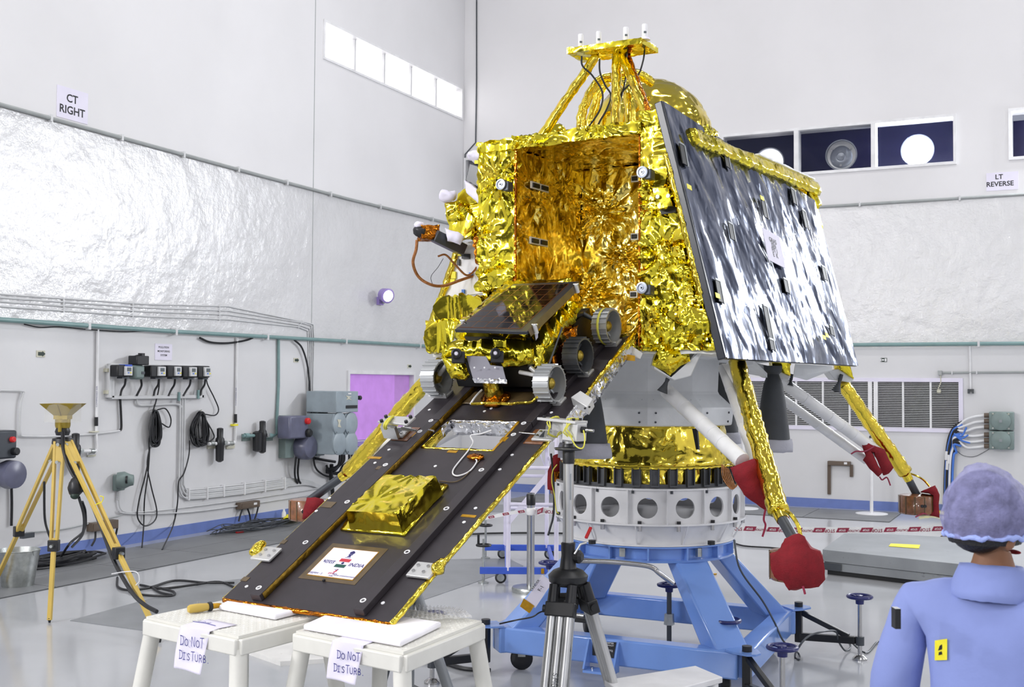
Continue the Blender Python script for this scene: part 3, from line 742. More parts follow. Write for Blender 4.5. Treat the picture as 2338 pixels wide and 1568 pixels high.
part('boom_tip', crumple(MB().ell(P(960, 528, 7.32), (.045, .04, .04)), .02, .006, 20, 37), M['black'], t_, smooth=180)
part('white_cap', crumple(MB().ell(P(957, 514, 7.32), (.035, .035, .025)), .02, .006, 20, 38), M['paper'], t_, smooth=180)
part('white_cloth', crumple(MB().slab([P(1016, 520, 7.3), P(1044, 531, 7.3), P(1060, 540, 7.3), P(1050, 558, 7.3), P(1022, 548, 7.3)], HD*.04), .02, .008, 12, 39), M['paper'], t_, smooth=180)
t_ = part('star_camera', MB().slab([FP(1072, 372, 1.15), FP(1092, 378, 1.15), FP(1092, 432, 1.15), FP(1062, 412, 1.15)], ef*-.1), M['carbonedge'], lander, bevel=.006)
part('white_cup', crumple(MB().ell(FP(1088, 356, 1.18), (.065, .06, .042), ax=er, ay=ef), .018, .016, 14, 40), M['paper'], t_, smooth=180)
part('tape_piece', MB().slab([FP(1084, 366, 1.25), FP(1092, 366, 1.25), FP(1092, 374, 1.25), FP(1084, 374, 1.25)], ef*.004), M['yellow'], t_)
part('paper_wrap', crumple(MB().slab([FP(1060, 412, 1.2), FP(1099, 440, 1.2), FP(1092, 464, 1.2), FP(1064, 440, 1.2)], ef*-.05), .02, .005, 12, 41), M['paper'], t_, smooth=180)
t_ = part('sun_sensor', crumple(MB().slab([FP(1015, 462, 1.14), FP(1040, 460, 1.14), FP(1050, 500, 1.14), FP(1022, 505, 1.14)], ef*-.08), .02, .012, 12, 42), M['gold'], lander, smooth=180)
part('white_cup', crumple(MB().ell(FP(1022, 448, 1.16), (.06, .05, .034), ax=er, ay=ef), .018, .018, 14, 43), M['paper'], t_, smooth=180)
cab = spline([P(952, 548, 7.33), P(950, 570, 7.33), P(943, 600, 7.34), P(956, 632, 7.38), P(985, 650, 7.4), P(1015, 652, 7.45), P(1050, 640, 7.5), P(1085, 628, 7.55)], 8)
part('copper_cable', MB().tube(cab, .01, 7), M['copper'], lander)
cab = spline([P(1000, 585, 7.4), P(1018, 582, 7.42), P(1040, 605, 7.45), P(1065, 628, 7.48), P(1085, 615, 7.52), P(1095, 588, 7.56)], 8)
part('copper_cable', MB().tube(cab, .007, 6), M['copper'], lander)
part('thin_wire', MB().tube(spline([P(1012, 590, 7.4), P(1000, 610, 7.4), P(984, 632, 7.4), P(990, 655, 7.42)]), .002, 5), M['cable'], lander)
# round cameras and small white sensor plates
def lens_unit(x, y, v):
    c = FP(x, y, v)
    t = part('camera', MB().lathe([(.028, -.05), (.035, -.04), (.035, 0)], c - er*.0, ef, 24), M['black'], lander)
    part('lens_ring', MB().lathe([(.035, 0), (.034, .009), (.024, .010), (.023, .004), (.012, .004), (.011, .008), (0, .008)], c, ef, 24, cap=False), M['lensring'], t)
    part('lens', MB().disc(c, ef, .005, .01, 12), M['lens'], t)
    part('mount', MB().box(c - ef*.035 + er*.03 - V((0, 0, .012)), (.04, .06, .06), er, ef), M['darkgrey'], t, bevel=.006)
lens_unit(1144, 421, 1.33); lens_unit(1467, 393, 1.33); lens_unit(1466, 657, 1.33)
def sensor(x, y, v, n, axis=er, nrm=ef, w=.05):
    c = onpl(x, y, A+nrm*v if nrm == ef else LP(-.33, 0, 0), nrm)
    t = part('sensor_plate', MB().box(c, (w*n, .008, .045), axis, nrm), M['white'], lander)
    for k in range(n):
        q = c + axis*(w*(k-(n-1)/2))
        part('sensor_window', MB().box(q+nrm*.008, (w*.72, .012, .028), axis, nrm), M['recess'], t, bevel=.003)
sensor(1232, 427, 0, 2, -ef, er, .11); sensor(1230, 552, 0, 2, -ef, er, .11)
for x, y in ((1450, 408), (1449, 540), (1447, 672)): sensor(x, y, BV+.05, 1, er, ef, .055)
# dark solar side panel in crinkled film
PA, PB, PC, PD = LP(.665, VF+.06, 3.53), LP(1.055, VF+.06, 2.045), LP(1.095, -1.38, 2.03), LP(.845, -1.24, 3.44)
pn = (PB-PA).cross(PD-PA).normalized(); PD = onpl(1853, 460, PA, pn); PC = onpl(1952, 837, PA, pn)
if pn.dot(er) < 0: pn = -pn
pu = (PD-PA).normalized(); pw = pn.cross(pu).normalized()
if pw.z > 0: pw = -pw          # pw runs down the panel
def bil(s, t): return PA.lerp(PD, s).lerp(PB.lerp(PC, s), t)
def film(s, t):
    p = bil(s, t); q = V((s*2.5*3.2 - t*1.1, t*1.45*1.1, 3))
    h = abs(mnoise.noise(q*1.2))*.4+abs(mnoise.noise(V((s*11-t*5, t*2.6, 1))))*.42+abs(mnoise.noise(V((s*26-t*12, t*4, 5))))*.14
    ed = min(1, min(s, 1-s, t, 1-t)*18)
    return p + pn*(.026 + .034*(h-.2)*ed)
panel = part('side_solar_panel', MB().hexa([PA, PB, PC, PD], [p+pn*.016 for p in (PA, PB, PC, PD)]), M['carbonedge'], lander, smooth=0, label='dark solar side panel under crinkled clear film')
part('crinkled_film', MB().grid(film, 170, 90), M['film'], panel, smooth=180)
part('edge_frame', MB().beam(PA-pu*.004, PB-pu*.004, .04, .05, up=pn), M['carbonedge'], panel, bevel=.006)
part('gold_edging', crumple(MB().beam(PA.lerp(PB, .2)-pu*.02-pn*.03, PB.lerp(PA, .25)-pu*.02-pn*.03, .02, .03, up=pn), .02, .005, 20, 44), M['goldstrut'], panel, smooth=180)
def onpanel(x, y, h=.0): return onpl(x, y, PA+pn*h, pn)
for x0, y0, x1, y1 in ((1552, 328, 1568, 378), (1651, 342, 1667, 385), (1737, 453, 1753, 499), (1659, 507, 1681, 551), (1806, 431, 1818, 467), (1830, 479, 1846, 523), (1631, 638, 1653, 692), (1787, 636, 1803, 670), (1876, 608, 1888, 640), (1738, 696, 1768, 775), (1890, 742, 1908, 768), (1757, 775, 1768, 800)):
    a, c = onpanel(x0, y0, .04), onpanel(x1, y1, .04)
    mid = (a+c)/2; hh = abs((c-a).dot(pw)); ww = .055
    t_ = part('slot', MB().box(mid, (ww, hh, .006), pu, pw, pn), M['recess'], panel, smooth=0)  # flat dark plate; the shade inside the slot is put into its colour
    part('slot_rim', MB().box(mid+pu*(ww/2+.006), (.012, hh+.01, .01), pu, pw, pn), M['greyrim'], t_, smooth=0)
    part('slot_rim', MB().box(mid-pw*(hh/2+.006), (ww, .012, .01), pu, pw, pn), M['greyrim'], t_, smooth=0)
# taped paper label on the panel
a = onpanel(1744, 527, .05); b = onpanel(1773, 532, .05); c = onpanel(1789, 605, .05)
lw_, lh_ = .15, (c-b).length
lu = (b-a).normalized(); lc = (a+c)/2
t_ = part('taped_note', MB().box(lc, (lw_*1.7, lh_, .004), pu, pw, pn), M['paper'], panel, smooth=0, label='white paper note taped on dark panel')
for k, s in enumerate(('GRAS', 'JSN', 'HT I', 'E  K')):
    part('lettering', text_mb(s, .045, lc - pw*(lh_*(.22-.15*k)) + pn*.004, pu, -pw, .01), M['ink'], t_, smooth=0)
for x, y in ((1574, 427), (1740, 452), (1760, 545), (1882, 770), (1888, 765), (1639, 675)):
    p = onpanel(x, y, .05); part('tape_piece', MB().box(p, (.05, .03, .003), pu, pw, pn), M['yellow'], panel, smooth=0)
# gold roof edge over the panel
E0 = [onpanel(1572, 296, .02), onpanel(1856, 417, .02)]
d_ = (E0[1]-E0[0]).normalized(); o_ = V((d_.y, -d_.x, 0))
if o_.dot(er) < 0: o_ = -o_
def trim_sec(p): return [p-o_*.16+V((0, 0, .03)), p-o_*.12-V((0, 0, .06)), p+o_*.05-V((0, 0, .10)), p+o_*.07-V((0, 0, .07)), p+o_*.04+V((0, 0, .0))]
mb = MB().hexa(trim_sec(E0[0]), trim_sec(E0[1])); part('roof_edge', crumple(mb, .03, .009, 8, 45, fold=.012, ff=5), M['gold'], lander, smooth=180)
e1 = E0[1]; mb = MB().hexa([e1-d_*.14, e1+d_*.02, e1+d_*.03-V((0, 0, .17))+o_*.06, e1-d_*.05-V((0, 0, .2))+o_*.06], [q-o_*.06 for q in (e1-d_*.14, e1+d_*.02, e1+d_*.03-V((0, 0, .17))+o_*.06, e1-d_*.05-V((0, 0, .2))+o_*.06)])
part('roof_corner_flap', crumple(mb, .03, .015, 9, 46), M['gold'], lander, smooth=180)
part('roof_edge_cover', crumple(MB().beam(E0[0].lerp(E0[1], .5)+V((0, 0, .03)), E0[1]+V((0, 0, .025)), .03, .012), .05, .004, 9, 47), M['blanket'], lander, smooth=180)
mb = MB().slab([onpanel(1555, 300, -.02), onpanel(1620, 298, .03), onpanel(1640, 310, .03), onpanel(1605, 318, .03)], (0, 0, .03)); part('roof_flap', crumple(mb, .03, .02, 9, 48), M['gold'], lander, smooth=180)
# ---------------------------------------------------------------- dome, arch tubes, mast
dc = P(1482, 879, 8.0); dc.z = 0
part('tank_dome', crumple(MB().lathe([(.435, 3.46), (.45, 3.56)]+[(.45*math.cos(a), 3.57+.47*math.sin(a)) for a in [PI/2*k/10 for k in range(1, 11)]], dc, (0, 0, 1), 40), .03, .006, 5, 50, fold=.010, ff=2.6), M['goldsoft'], lander, smooth=180)
part('dome_collar', crumple(MB().lathe([(.5, 3.45), (.5, 3.56), (.46, 3.58)], dc, (0, 0, 1), 40), .04, .012, 8, 51), M['gold'], lander, smooth=180)
part('small_tank', crumple(MB().ell(P(1268, 318, 7.6), (.09, .09, .11)), .03, .01, 9, 52), M['gold'], lander, smooth=180)
def goldtube(name, pts, r, seed, m_='goldstrut', n=10, amp=.006, parent=None):
    sp = spline(pts, 10) if len(pts) > 2 else [V(pts[0]).lerp(V(pts[1]), k/24) for k in range(25)]
    rs = r if not isinstance(r, tuple) else [r[0]+(r[1]-r[0])*k/(len(sp)-1) for k in range(len(sp))]
    return part(name, crumple(MB().tube(sp, rs, n), .03, amp, 14, seed), M[m_], parent or lander, smooth=180)
goldtube('arch_tube', [P(1325, 318, 7.5), P(1328, 262, 7.5), P(1338, 232, 7.5), P(1358, 196, 7.5), P(1372, 182, 7.5), P(1400, 176, 7.5), P(1440, 168, 7.5), P(1462, 172, 7.55), P(1490, 190, 7.6)], .032, 54)
goldtube('arch_tube', [P(1345, 318, 7.75), P(1352, 262, 7.75), P(1372, 205, 7.75), P(1388, 188, 7.75)], .03, 55)
goldtube('arch_tube', [P(1440, 310, 7.3), P(1438, 235, 7.3), P(1428, 190, 7.4)], .036, 56)
zp = 3.99
K = [onz(1294, 122, zp), onz(1464, 98, zp), onz(1503, 121, zp), onz(1331, 143, zp)]
mid = sum(K, V())/4
mast = part('antenna_platform', crumple(MB().hexa(K, [p+V((0, 0, .035)) for p in K]), .025, .006, 12, 57), M['gold'], lander, smooth=60)
for i, (b0, t0) in enumerate(((onz(1222, 332, 3.44), (1362, 126)), (onz(1405, 312, 3.44), (1408, 124)), (onz(1490, 290, 3.44), (1418, 124)))):
    top = onz(t0[0], t0[1], zp); goldtube('mast_strut', [b0, top], .03, 60+i)
top = onz(1432, 126, zp); goldtube('mast_strut', [top, onz(1486, 268, 3.5)], .02, 64, 'amber')
for i, (x, y) in enumerate(((1326, 78), (1367, 72), (1429, 62), (1472, 55))):
    b0 = onz(x, y, zp+.135) - V((0, 0, .1))
    t_ = part('antenna', MB().lathe([(.017, 0), (.0175, .004), (.0175, .095), (.015, .099), (0, .1)], b0, (0, 0, 1), 16, cap=False), M['white'], lander)
    if i == 3: part('white_base', MB().lathe([(.035, 0), (.03, .012), (.018, .02)], b0, (0, 0, 1), 16), M['paper'], t_)
    part('tag', MB().box(b0-HD*.018+V((0, 0, .045)), (.016, .003, .012), SD, HD), M['screen'], t_)
for pts in (((1328, 128), (1330, 150), (1352, 172), (1375, 210), (1370, 250), (1340, 295), (1326, 318)), ((1369, 134), (1370, 165), (1382, 195), (1395, 218), (1385, 250), (1366, 285), (1361, 318)), ((1473, 106), (1468, 140), (1455, 175), (1425, 205), (1405, 235), (1400, 270), (1415, 312)), ((1431, 118), (1428, 180), (1415, 240), (1415, 285), (1422, 310))):
    part('antenna_cable', MB().tube(spline([P(x, y, 7.15) for x, y in pts], 8), .006, 6), M['cable'], lander)
# ---------------------------------------------------------------- lower body: blanket skirt, gold cone, bracket ring
def ring_mb(prof, n=40, a0=0, c=None): return MB().lathe(prof, c or A, (0, 0, 1), n, a0, a0+2*PI)
skirt = part('thermal_skirt', ring_mb([(.54, 1.63), (.585, 1.635), (.60, 1.75), (.50, 1.84), (.49, 1.86), (.50, 2.1)], 10), M['blanket'], lander, smooth=20, bevel=.008, label='white blanket skirt under the lander body')
for k in range(10):
    a_ = 2*PI*(k+.0)/10
    for z, r in ((1.66, .59), (1.72, .598), (1.8, .535)):
        for off in (-.16, .16):
            q = A + V((math.cos(a_+PI/10)*.951, math.sin(a_+PI/10)*.951, 0))*r + V((-math.sin(a_+PI/10), math.cos(a_+PI/10), 0))*off*.8 + V((0, 0, z))
            part('button', MB().disc(q - (q-A-V((0, 0, z))).normalized()*.004, (q-A-V((0, 0, z))), .007, .008, 8), M['darkgrey'], skirt)
part('lower_cone', crumple(ring_mb([(.57, 1.24), (.585, 1.36), (.59, 1.39), (.545, 1.5), (.515, 1.64)], 48), .025, .010, 6, 70, fold=.016, ff=2.6), M['goldsoft'], lander, smooth=180, label='gold foil cone above the dark bracket ring')
part('cone_slot', MB().slab([FP(1583, 978, .62), FP(1594, 978, .62), FP(1598, 1026, .62), FP(1592, 1026, .62)], ef*.02), M['recess'], lander)
br_ = part('bracket_ring', ring_mb([(.545, 1.235), (.605, 1.235), (.605, 1.262), (.545, 1.262)], 64), M['bracket'], lander)
for k in range(32):
    a_ = 2*PI*k/32; d = V((math.cos(a_), math.sin(a_), 0)); tt = V((-d.y, d.x, 0))
    mb = MB(); mb.box(A+d*.596+V((0, 0, 1.305)), (.008, .064, .12), d, tt); mb.box(A+d*.61+tt*.024+V((0, 0, 1.305)), (.022, .006, .12), d, tt); mb.box(A+d*.61-tt*.024+V((0, 0, 1.305)), (.022, .006, .12), d, tt); mb.box(A+d*.612+V((0, 0, 1.25)), (.02, .05, .012), d, tt)
    o = part('clamp_bracket', mb, M['bracket'], br_, smooth=0)
part('ring_cap', ring_mb([(.55, 1.36), (.61, 1.355), (.612, 1.372), (.57, 1.385)], 48), M['goldstrut'], lander, smooth=180)
# engines
def nozzle(cx_, D, z0, z1, r0, r1, rim=True):
    p = P(cx_, 879, D); p.z = 0
    t = part('engine_nozzle', MB().lathe([(r0*1.6, z1+.06), (r0*1.5, z1+.02), (r0, z1)]+[(r0+(r1-r0)*(k/8)**.58, z1+(z0-z1)*k/8) for k in range(1, 9)]+[(r1*.9, z0), (r0*.8, z1-.03)], p, (0, 0, 1), 32), M['nozzle'], lander, smooth=60)
    if rim: part('rim_cover', crumple(MB().lathe([(r1*1.03, z0+.075), (r1*1.1, z0+.04), (r1*1.1, z0-.012), (r1*.6, z0-.015)], p, (0, 0, 1), 40), .03, .006, 10, z0), M['nozzlerim'], t, smooth=180)
nozzle(1336, 7.0, 1.47, 1.98, .04, .148); nozzle(1765, 8.0, 1.455, 1.98, .04, .122)
nozzle(1490, 8.9, 1.6, 1.98, .04, .12, False); nozzle(1650, 9.0, 1.46, 1.98, .04, .13)
def thruster(x0, y0, x1, y1, D, r):
    a, b = P(x0, y0, D), P(x1, y1, D); d = (b-a); L = d.length
    part('small_thruster', MB().lathe([(r*.35, -.04), (r*.4, 0), (r*.32, L*.2), (r*.5, L*.5), (r*.85, L*.85), (r, L), (r*.8, L*.98), (r*.2, L*.4)], a, d, 20), M['navy'] if False else M['nozzle'], lander, smooth=60)
thruster(1524, 866, 1512, 895, 6.75, .033); thruster(1779, 868, 1774, 898, 8.3, .03); thruster(1918, 866, 1909, 894, 8.6, .038); thruster(1806, 866, 1803, 880, 8.4, .03)
# hinge boxes on the underside: gold faces over white trays
def hinge_box(pts_gold, pts_white, D, dep, seed):
    mb = MB().slab([P(x, y, D) for x, y in pts_gold], HD*dep)
    t = part('hinge_box', crumple(mb, .03, .012, 9, seed), M['gold'], lander, smooth=180)
    part('white_tray', MB().slab([P(x, y, D+.015) for x, y in pts_white], HD*(dep+.05)), M['blanket'], t, bevel=.006)
hinge_box([(1507, 788), (1560, 786), (1572, 800), (1572, 822), (1530, 858), (1492, 832)], [(1492, 832), (1532, 858), (1570, 824), (1600, 786), (1632, 790), (1605, 800), (1578, 858), (1540, 868), (1495, 842)], 6.6, .12, 71)
hinge_box([(1757, 794), (1790, 792), (1803, 815), (1806, 858), (1765, 838)], [(1725, 828), (1760, 836), (1806, 860), (1800, 868), (1752, 862), (1700, 830)], 8.0, .12, 72)
hinge_box([(1910, 808), (1932, 806), (1944, 840), (1951, 865), (1915, 842)], [(1890, 846), (1916, 842), (1951, 866), (1942, 873), (1905, 866)], 8.6, .12, 73)
part('white_tray', MB().slab([P(1660, 838, 7.4), P(1720, 832, 7.4), P(1752, 862, 7.9), P(1690, 850, 7.9)], (0, 0, .03)), M['blanket'], lander)
part('white_tray', MB().slab([P(1815, 840, 8.1), P(1900, 845, 8.5), P(1842, 868, 8.5), P(1812, 860, 8.1)], (0, 0, .03)), M['blanket'], lander)
# ---------------------------------------------------------------- landing legs
def leg(name, top, knee, foot, wl, label=None):
    """gold primary strut, dark inner rod, white side struts"""
    top, knee, foot = V(top), V(knee), V(foot)
    t = goldtube('landing_leg', [top, knee], (.05, .056), wl[0]+80, amp=.007, n=12)
    if label: t['label'] = label
    d = (foot-knee).normalized()
    part('gold_collar', MB().cyl(knee-d*.03, knee+d*.07, .04, .034, 16), M['goldstrut'], t)
    part('inner_rod', MB().cyl(knee+d*.05, foot, .03, .03, 16), M['darkgrey'], t)
    for k, (a, b, r0, r1) in enumerate(wl[1:]):
        a, b = V(a), V(b)
        s_ = part('side_strut', MB().tube([a.lerp(b, j/8) for j in range(9)], [r0+(r1-r0)*j/8 for j in range(9)], 14), M['whitestrut'], t)
        for j in (2, 4, 5, 6):
            q = a.lerp(b, j/8); dd = (b-a).normalized(); r_ = r0+(r1-r0)*j/8
            part('wrap_band', MB().cyl(q-dd*.012, q+dd*.012, r_*1.04, r_*1.04, 14), M['white'], s_)
    return t
FRf = onz(1815, 1290, 1.0); BRf = onz(2094, 1148, 1.0); FLf = onz(704, 1163, 1.0); BLf = A*2 - FRf; BLf.z = 1.0
dFR = FRf.dot(HD)
leg('landing_leg', P(1682, 826, 6.75), P(1777, 1168, 6.0), FRf + V((0, 0, .12)), [1, (P(1522, 892, 6.9), P(1695, 1052, 6.25), .044, .045), (P(1650, 838, 7.0), P(1720, 1050, 6.5), .03, .022)], 'gold wrapped leg reaching towards the camera')
dBR = BRf.dot(HD)
leg('landing_leg', P(1922, 874, 8.7), P(2066, 1078, dBR-.03), BRf + V((0, 0, .06)), [2, (P(1778, 866, 8.4), P(2004, 1032, dBR-.1), .045, .045), (P(1752, 886, 8.6), P(1978, 1050, dBR-.05), .036, .036)], 'gold wrapped leg at the right')
dFL = FLf.dot(HD)
leg('landing_leg', P(1010, 828, 7.5), P(795, 1078, dFL-.12), FLf + V((0, 0, .06)), [3, (P(1105, 880, 8.0), P(840, 1040, dFL), .05, .05), (P(1180, 900, 8.3), P(985, 1010, dFL), .05, .05)], 'gold wrapped leg behind the ramp')
leg('landing_leg', LP(-.7, -.9, 2.1), BLf.lerp(LP(-.7, -.9, 2.1), .22), BLf + V((0, 0, .06)), [4, (LP(-.3, -.6, 2.0), BLf.lerp(LP(-.3, -.6, 2.1), .4), .05, .05)])
part('leg_fairing', MB().hexa([P(1648, 830, 6.9), P(1668, 830, 6.9), P(1700, 900, 6.8), P(1690, 905, 6.8)], [P(1648, 830, 7.0), P(1668, 830, 7.0), P(1700, 900, 6.9), P(1690, 905, 6.9)]), M['whitestrut'], lander)
# footpads: brown honeycomb drums
def footpad(c, r, h):
    t = part('footpad', MB().lathe([(r*.92, -h/2), (r, -h/2+.012), (r, h/2-.012), (r*.94, h/2), (.05, h/2+.01)], c, (0, 0, 1), 36), M['footbrown'], lander)
    for k in range(12):
        a_ = 2*PI*k/12; d = V((math.cos(a_), math.sin(a_), 0))
        part('seam', MB().box(c+d*(r+.001), (.004, .008, h*.94), d, V((-d.y, d.x, 0))), M['kaptondim'], t)
    a_ = -1.2
    for k in (-1, 1):
        d = (HD*-1+SD*(.08*k)).normalized(); part('bolt', MB().disc(c+d*r, d, .012, .008, 10), M['black'], t)
    return t
footpad(BRf - V((0, 0, .01)), .137, .145)
footpad(FRf, .128, .145); footpad(FLf, .137, .145); footpad(BLf, .137, .145)
part('gold_cord', MB().tube(spline([P(2070, 1078, dBR), P(2090, 1085, dBR), P(2108, 1095, dBR), P(2122, 1110, dBR)]), .008, 6), M['goldstrut'], lander)
part('gold_cord', MB().tube(spline([P(1790, 1165, 5.9), P(1806, 1175, 5.85), P(1822, 1200, 5.8), P(1829, 1228, 5.75)]), .011, 6), M['goldstrut'], lander)
mb = MB()
for k in range(6): mb.tube(spline([P(1648+3*k, 1060+2*k, 7.35), P(1650+4*k, 1090, 7.3), P(1670+2*k, 1116-k, 7.3), P(1686, 1104-3*k, 7.3)]), .004, 5)
part('loose_wires', mb, M['copper'], lander)
# red covers tied round feet and strut ends: cloth, they lift off
def cover(name, label, pts, D, dep, seed, amp=.012, sz=.035, curve=0.0):
    front = [P(x, y, D) for x, y in pts]; c = sum(front, V())/len(front)
    vd = (c-C0).normalized()
    mb = MB().hexa([c+(p-c)*.97 for p in front], [c+(p-c)*.9+vd*dep for p in front])
    mb2 = crumple(mb, sz, amp, 6, seed)
    t = thing(name, label, 'cover', c, 'red protective covers')
    part('cloth', mb2, M['redcloth'], t, smooth=180)
    return t, c
t, c = cover('protective_cover', 'big red cloth bag over the footpad hanging nearest camera', [(1792, 1229), (1825, 1219), (1836, 1224), (1852, 1250), (1874, 1258), (1881, 1278), (1882, 1322), (1868, 1338), (1835, 1345), (1800, 1352), (1786, 1330), (1763, 1318), (1757, 1300), (1756, 1262), (1782, 1250)], 5.62, .34, 91, .014)
part('tie_string', MB().tube(spline([P(1833, 1338, 5.6), P(1836, 1348, 5.6), P(1838, 1356, 5.6)]), .006, 5), M['maroon'], t)
t, c = cover('protective_cover', 'red cloth cover on the white strut beside the front leg', [(1664, 1066), (1690, 1056), (1722, 1045), (1728, 1060), (1740, 1100), (1752, 1168), (1735, 1160), (1700, 1128), (1676, 1096)], 6.2, .12, 92, .012)
part('tie_string', MB().tube(spline([P(1748, 1162, 6.2), P(1744, 1185, 6.2), P(1748, 1200, 6.2), P(1741, 1225, 6.2)]), .006, 5), M['maroon'], t)
t, c = cover('protective_cover', 'torn red cover on the double white strut at the right', [(1975, 1008), (1990, 1016), (2020, 1025), (2028, 1045), (2042, 1068), (2030, 1082), (2018, 1086), (2008, 1060), (1998, 1030), (1985, 1028), (2005, 1065), (2016, 1078), (2006, 1090), (1985, 1070), (1970, 1050), (1978, 1040), (1966, 1012)], dBR-.2, .06, 93, .008, .03)
part('tie_string', MB().tube(spline([P(2008, 1088, dBR-.18), P(2014, 1095, dBR-.18), P(2025, 1090, dBR-.18), P(2033, 1108, dBR-.18)]), .006, 5), M['maroon'], t)
part('tie_string', MB().tube(spline([P(1943, 1036, dBR-.22), P(1955, 1030, dBR-.22), P(1975, 1030, dBR-.22), P(1998, 1018, dBR-.2)]), .006, 5), M['maroon'], t)
t, c = cover('protective_cover', 'red cloth flap hanging off the brown footpad at right', [(2100, 1122), (2135, 1106), (2140, 1116), (2144, 1128), (2142, 1150), (2144, 1182), (2124, 1178), (2132, 1168), (2132, 1130), (2120, 1124)], dBR-.12, .18, 94, .008)
part('tie_string', MB().tube(spline([P(2090, 1180, dBR-.15), P(2100, 1175, dBR-.15), P(2108, 1172, dBR-.15), P(2124, 1176, dBR-.1)]), .006, 5), M['maroon'], t)
t, c = cover('protective_cover', 'red cloth cover behind the left edge of the ramp', [(700, 1134), (738, 1140), (742, 1150), (720, 1175), (700, 1186), (690, 1186), (692, 1160)], dFL-.17, .26, 95)
t, c = cover('protective_cover', 'red cover left of the white ring behind the tripod column', [(1262, 1040), (1276, 1035), (1282, 1060), (1282, 1095), (1270, 1122), (1250, 1118), (1252, 1075)], 8.2, .1, 96)
part('dark_fitting', MB().box(P(1272, 1095, 8.15), (.06, .1, .12), SD, HD), M['amber'], t)
# ================================================================ ramp, in its own axes: a across, t up the slope, n off its face
pr, ep = .562, .507
RW_ = .966
rbr = C0 + ROT @ V((-.498, 4.78, .914-1.9))
ew = ROT @ V((math.cos(pr), -math.sin(pr), 0)); el = ROT @ V((math.sin(pr)*math.cos(ep), math.cos(pr)*math.cos(ep), math.sin(ep)))
en = ew.cross(el); rbl = rbr - ew*RW_
def RP(a, t, n=0.0): return rbl + ew*a + el*t + en*n
def RX(px, py, n=0.0):
    p = onpl(px, py, rbl+en*n, en); q = p-rbl; return q.dot(ew), q.dot(el)
def rpt(px, py, n=0.0): return RP(*RX(px, py, n), n)
TL = 2.66
ramp = thing('exit_ramp', 'long dark ramp with two rails sloping from lander to stools', 'ramp', RP(RW_/2, 0, 0))
h0, h1, ha0, ha1 = 1.325, 1.615, .262, .712      # opening
def rbox(mb, a0, a1, t0, t1, n0, n1): return mb.hexa([RP(a0, t0, n0), RP(a1, t0, n0), RP(a1, t1, n0), RP(a0, t1, n0)], [RP(a0, t0, n1), RP(a1, t0, n1), RP(a1, t1, n1), RP(a0, t1, n1)])
TH_ = .022
mb = MB()
for a0, a1, t0, t1 in ((0, ha0, 0, TL), (ha1, RW_, 0, TL), (ha0, ha1, 0, h0), (ha0, ha1, h1, TL)): rbox(mb, a0, a1, t0, t1, -TH_, 0)
part('deck_plate', mb, M['carbon'], ramp, smooth=0)
for k, (a0, a1) in enumerate(((.172, .232), (.772, .828))):
    mb = MB()
    for t0, t1 in ((.012, 1.56), (1.566, 2.64)): rbox(mb, a0, a1, t0, t1, .001, .034)
    r_ = part('rail', mb, M['carbon'], ramp, smooth=0, bevel=.002)
    mb = MB()
    for t0, t1 in ((.03, 1.56), (1.566, 2.5)): rbox(mb, a1, a1+.004, t0, t1, .001, .031)
    if k == 0: part('rail_side', crumple(mb, .03, .002, 20, 3), M['railgold'], r_, smooth=180)
# gold foil edges, silver near the top right
def edge_tube(pts, r, m_, seed, amp=.004):
    return part('foil_edge', crumple(MB().tube([V(pts[0]).lerp(V(pts[1]), k/60) for k in range(61)], r, 8), .04, amp, 14, seed), M[m_], ramp, smooth=180)
edge_tube((RP(RW_+.004, 0, -.012), RP(RW_+.004, 1.5, -.012)), .013, 'goldstrut', 101)
edge_tube((RP(-.003, 0, -.012), RP(-.003, 1.3, -.012)), .010, 'goldstrut', 102, .002)
edge_tube((RP(0, -.002, -.012), RP(RW_, -.002, -.012)), .012, 'amber', 103, .002)
mb = MB().hexa([RP(RW_, 1.58, .0), RP(RW_+.01, 1.58, -.09), RP(RW_+.01, 2.62, -.05), RP(RW_, 2.62, .03)], [RP(RW_+.012, 1.58, .0), RP(RW_+.02, 1.58, -.09), RP(RW_+.02, 2.62, -.05), RP(RW_+.012, 2.62, .03)])
part('silver_edge', crumple(mb, .03, .006, 14, 104), M['silver'], ramp, smooth=180)
edge_tube((RP(RW_+.012, 1.95, .012), RP(RW_+.012, 2.64, .036)), .012, 'goldstrut', 105)
# opening lined with foil
for a, b, m_ in (((ha0, h1, 'x'), (ha1, h1, 'x'), 'silver'), ((ha0, h0, 'x'), (ha1, h0, 'x'), 'goldstrut'), ((ha0, h0, 'x'), (ha0, h1-.08, 'x'), 'goldstrut'), ((ha0, h1-.1, 'x'), (ha0, h1, 'x'), 'silver'), ((ha1, h0, 'x'), (ha1, h1, 'x'), 'kapton')):
    p, q = (a[0], a[1]), (b[0], b[1])
    if m_ == 'silver' and p[1] == q[1]:
        mb = MB(); rbox(mb, p[0], q[0], p[1]-.004, p[1]+.004, -.09, .004)
    elif p[1] == q[1]:
        mb = MB(); rbox(mb, p[0], q[0], p[1]-.004, p[1]+.006, -.03, .006)
    else:
        mb = MB(); rbox(mb, p[0]-.005, p[0]+.005, p[1], q[1], -.05, .006)
    part('foil_lining', crumple(mb, .03, .004, 14, h0), M[m_], ramp, smooth=180)
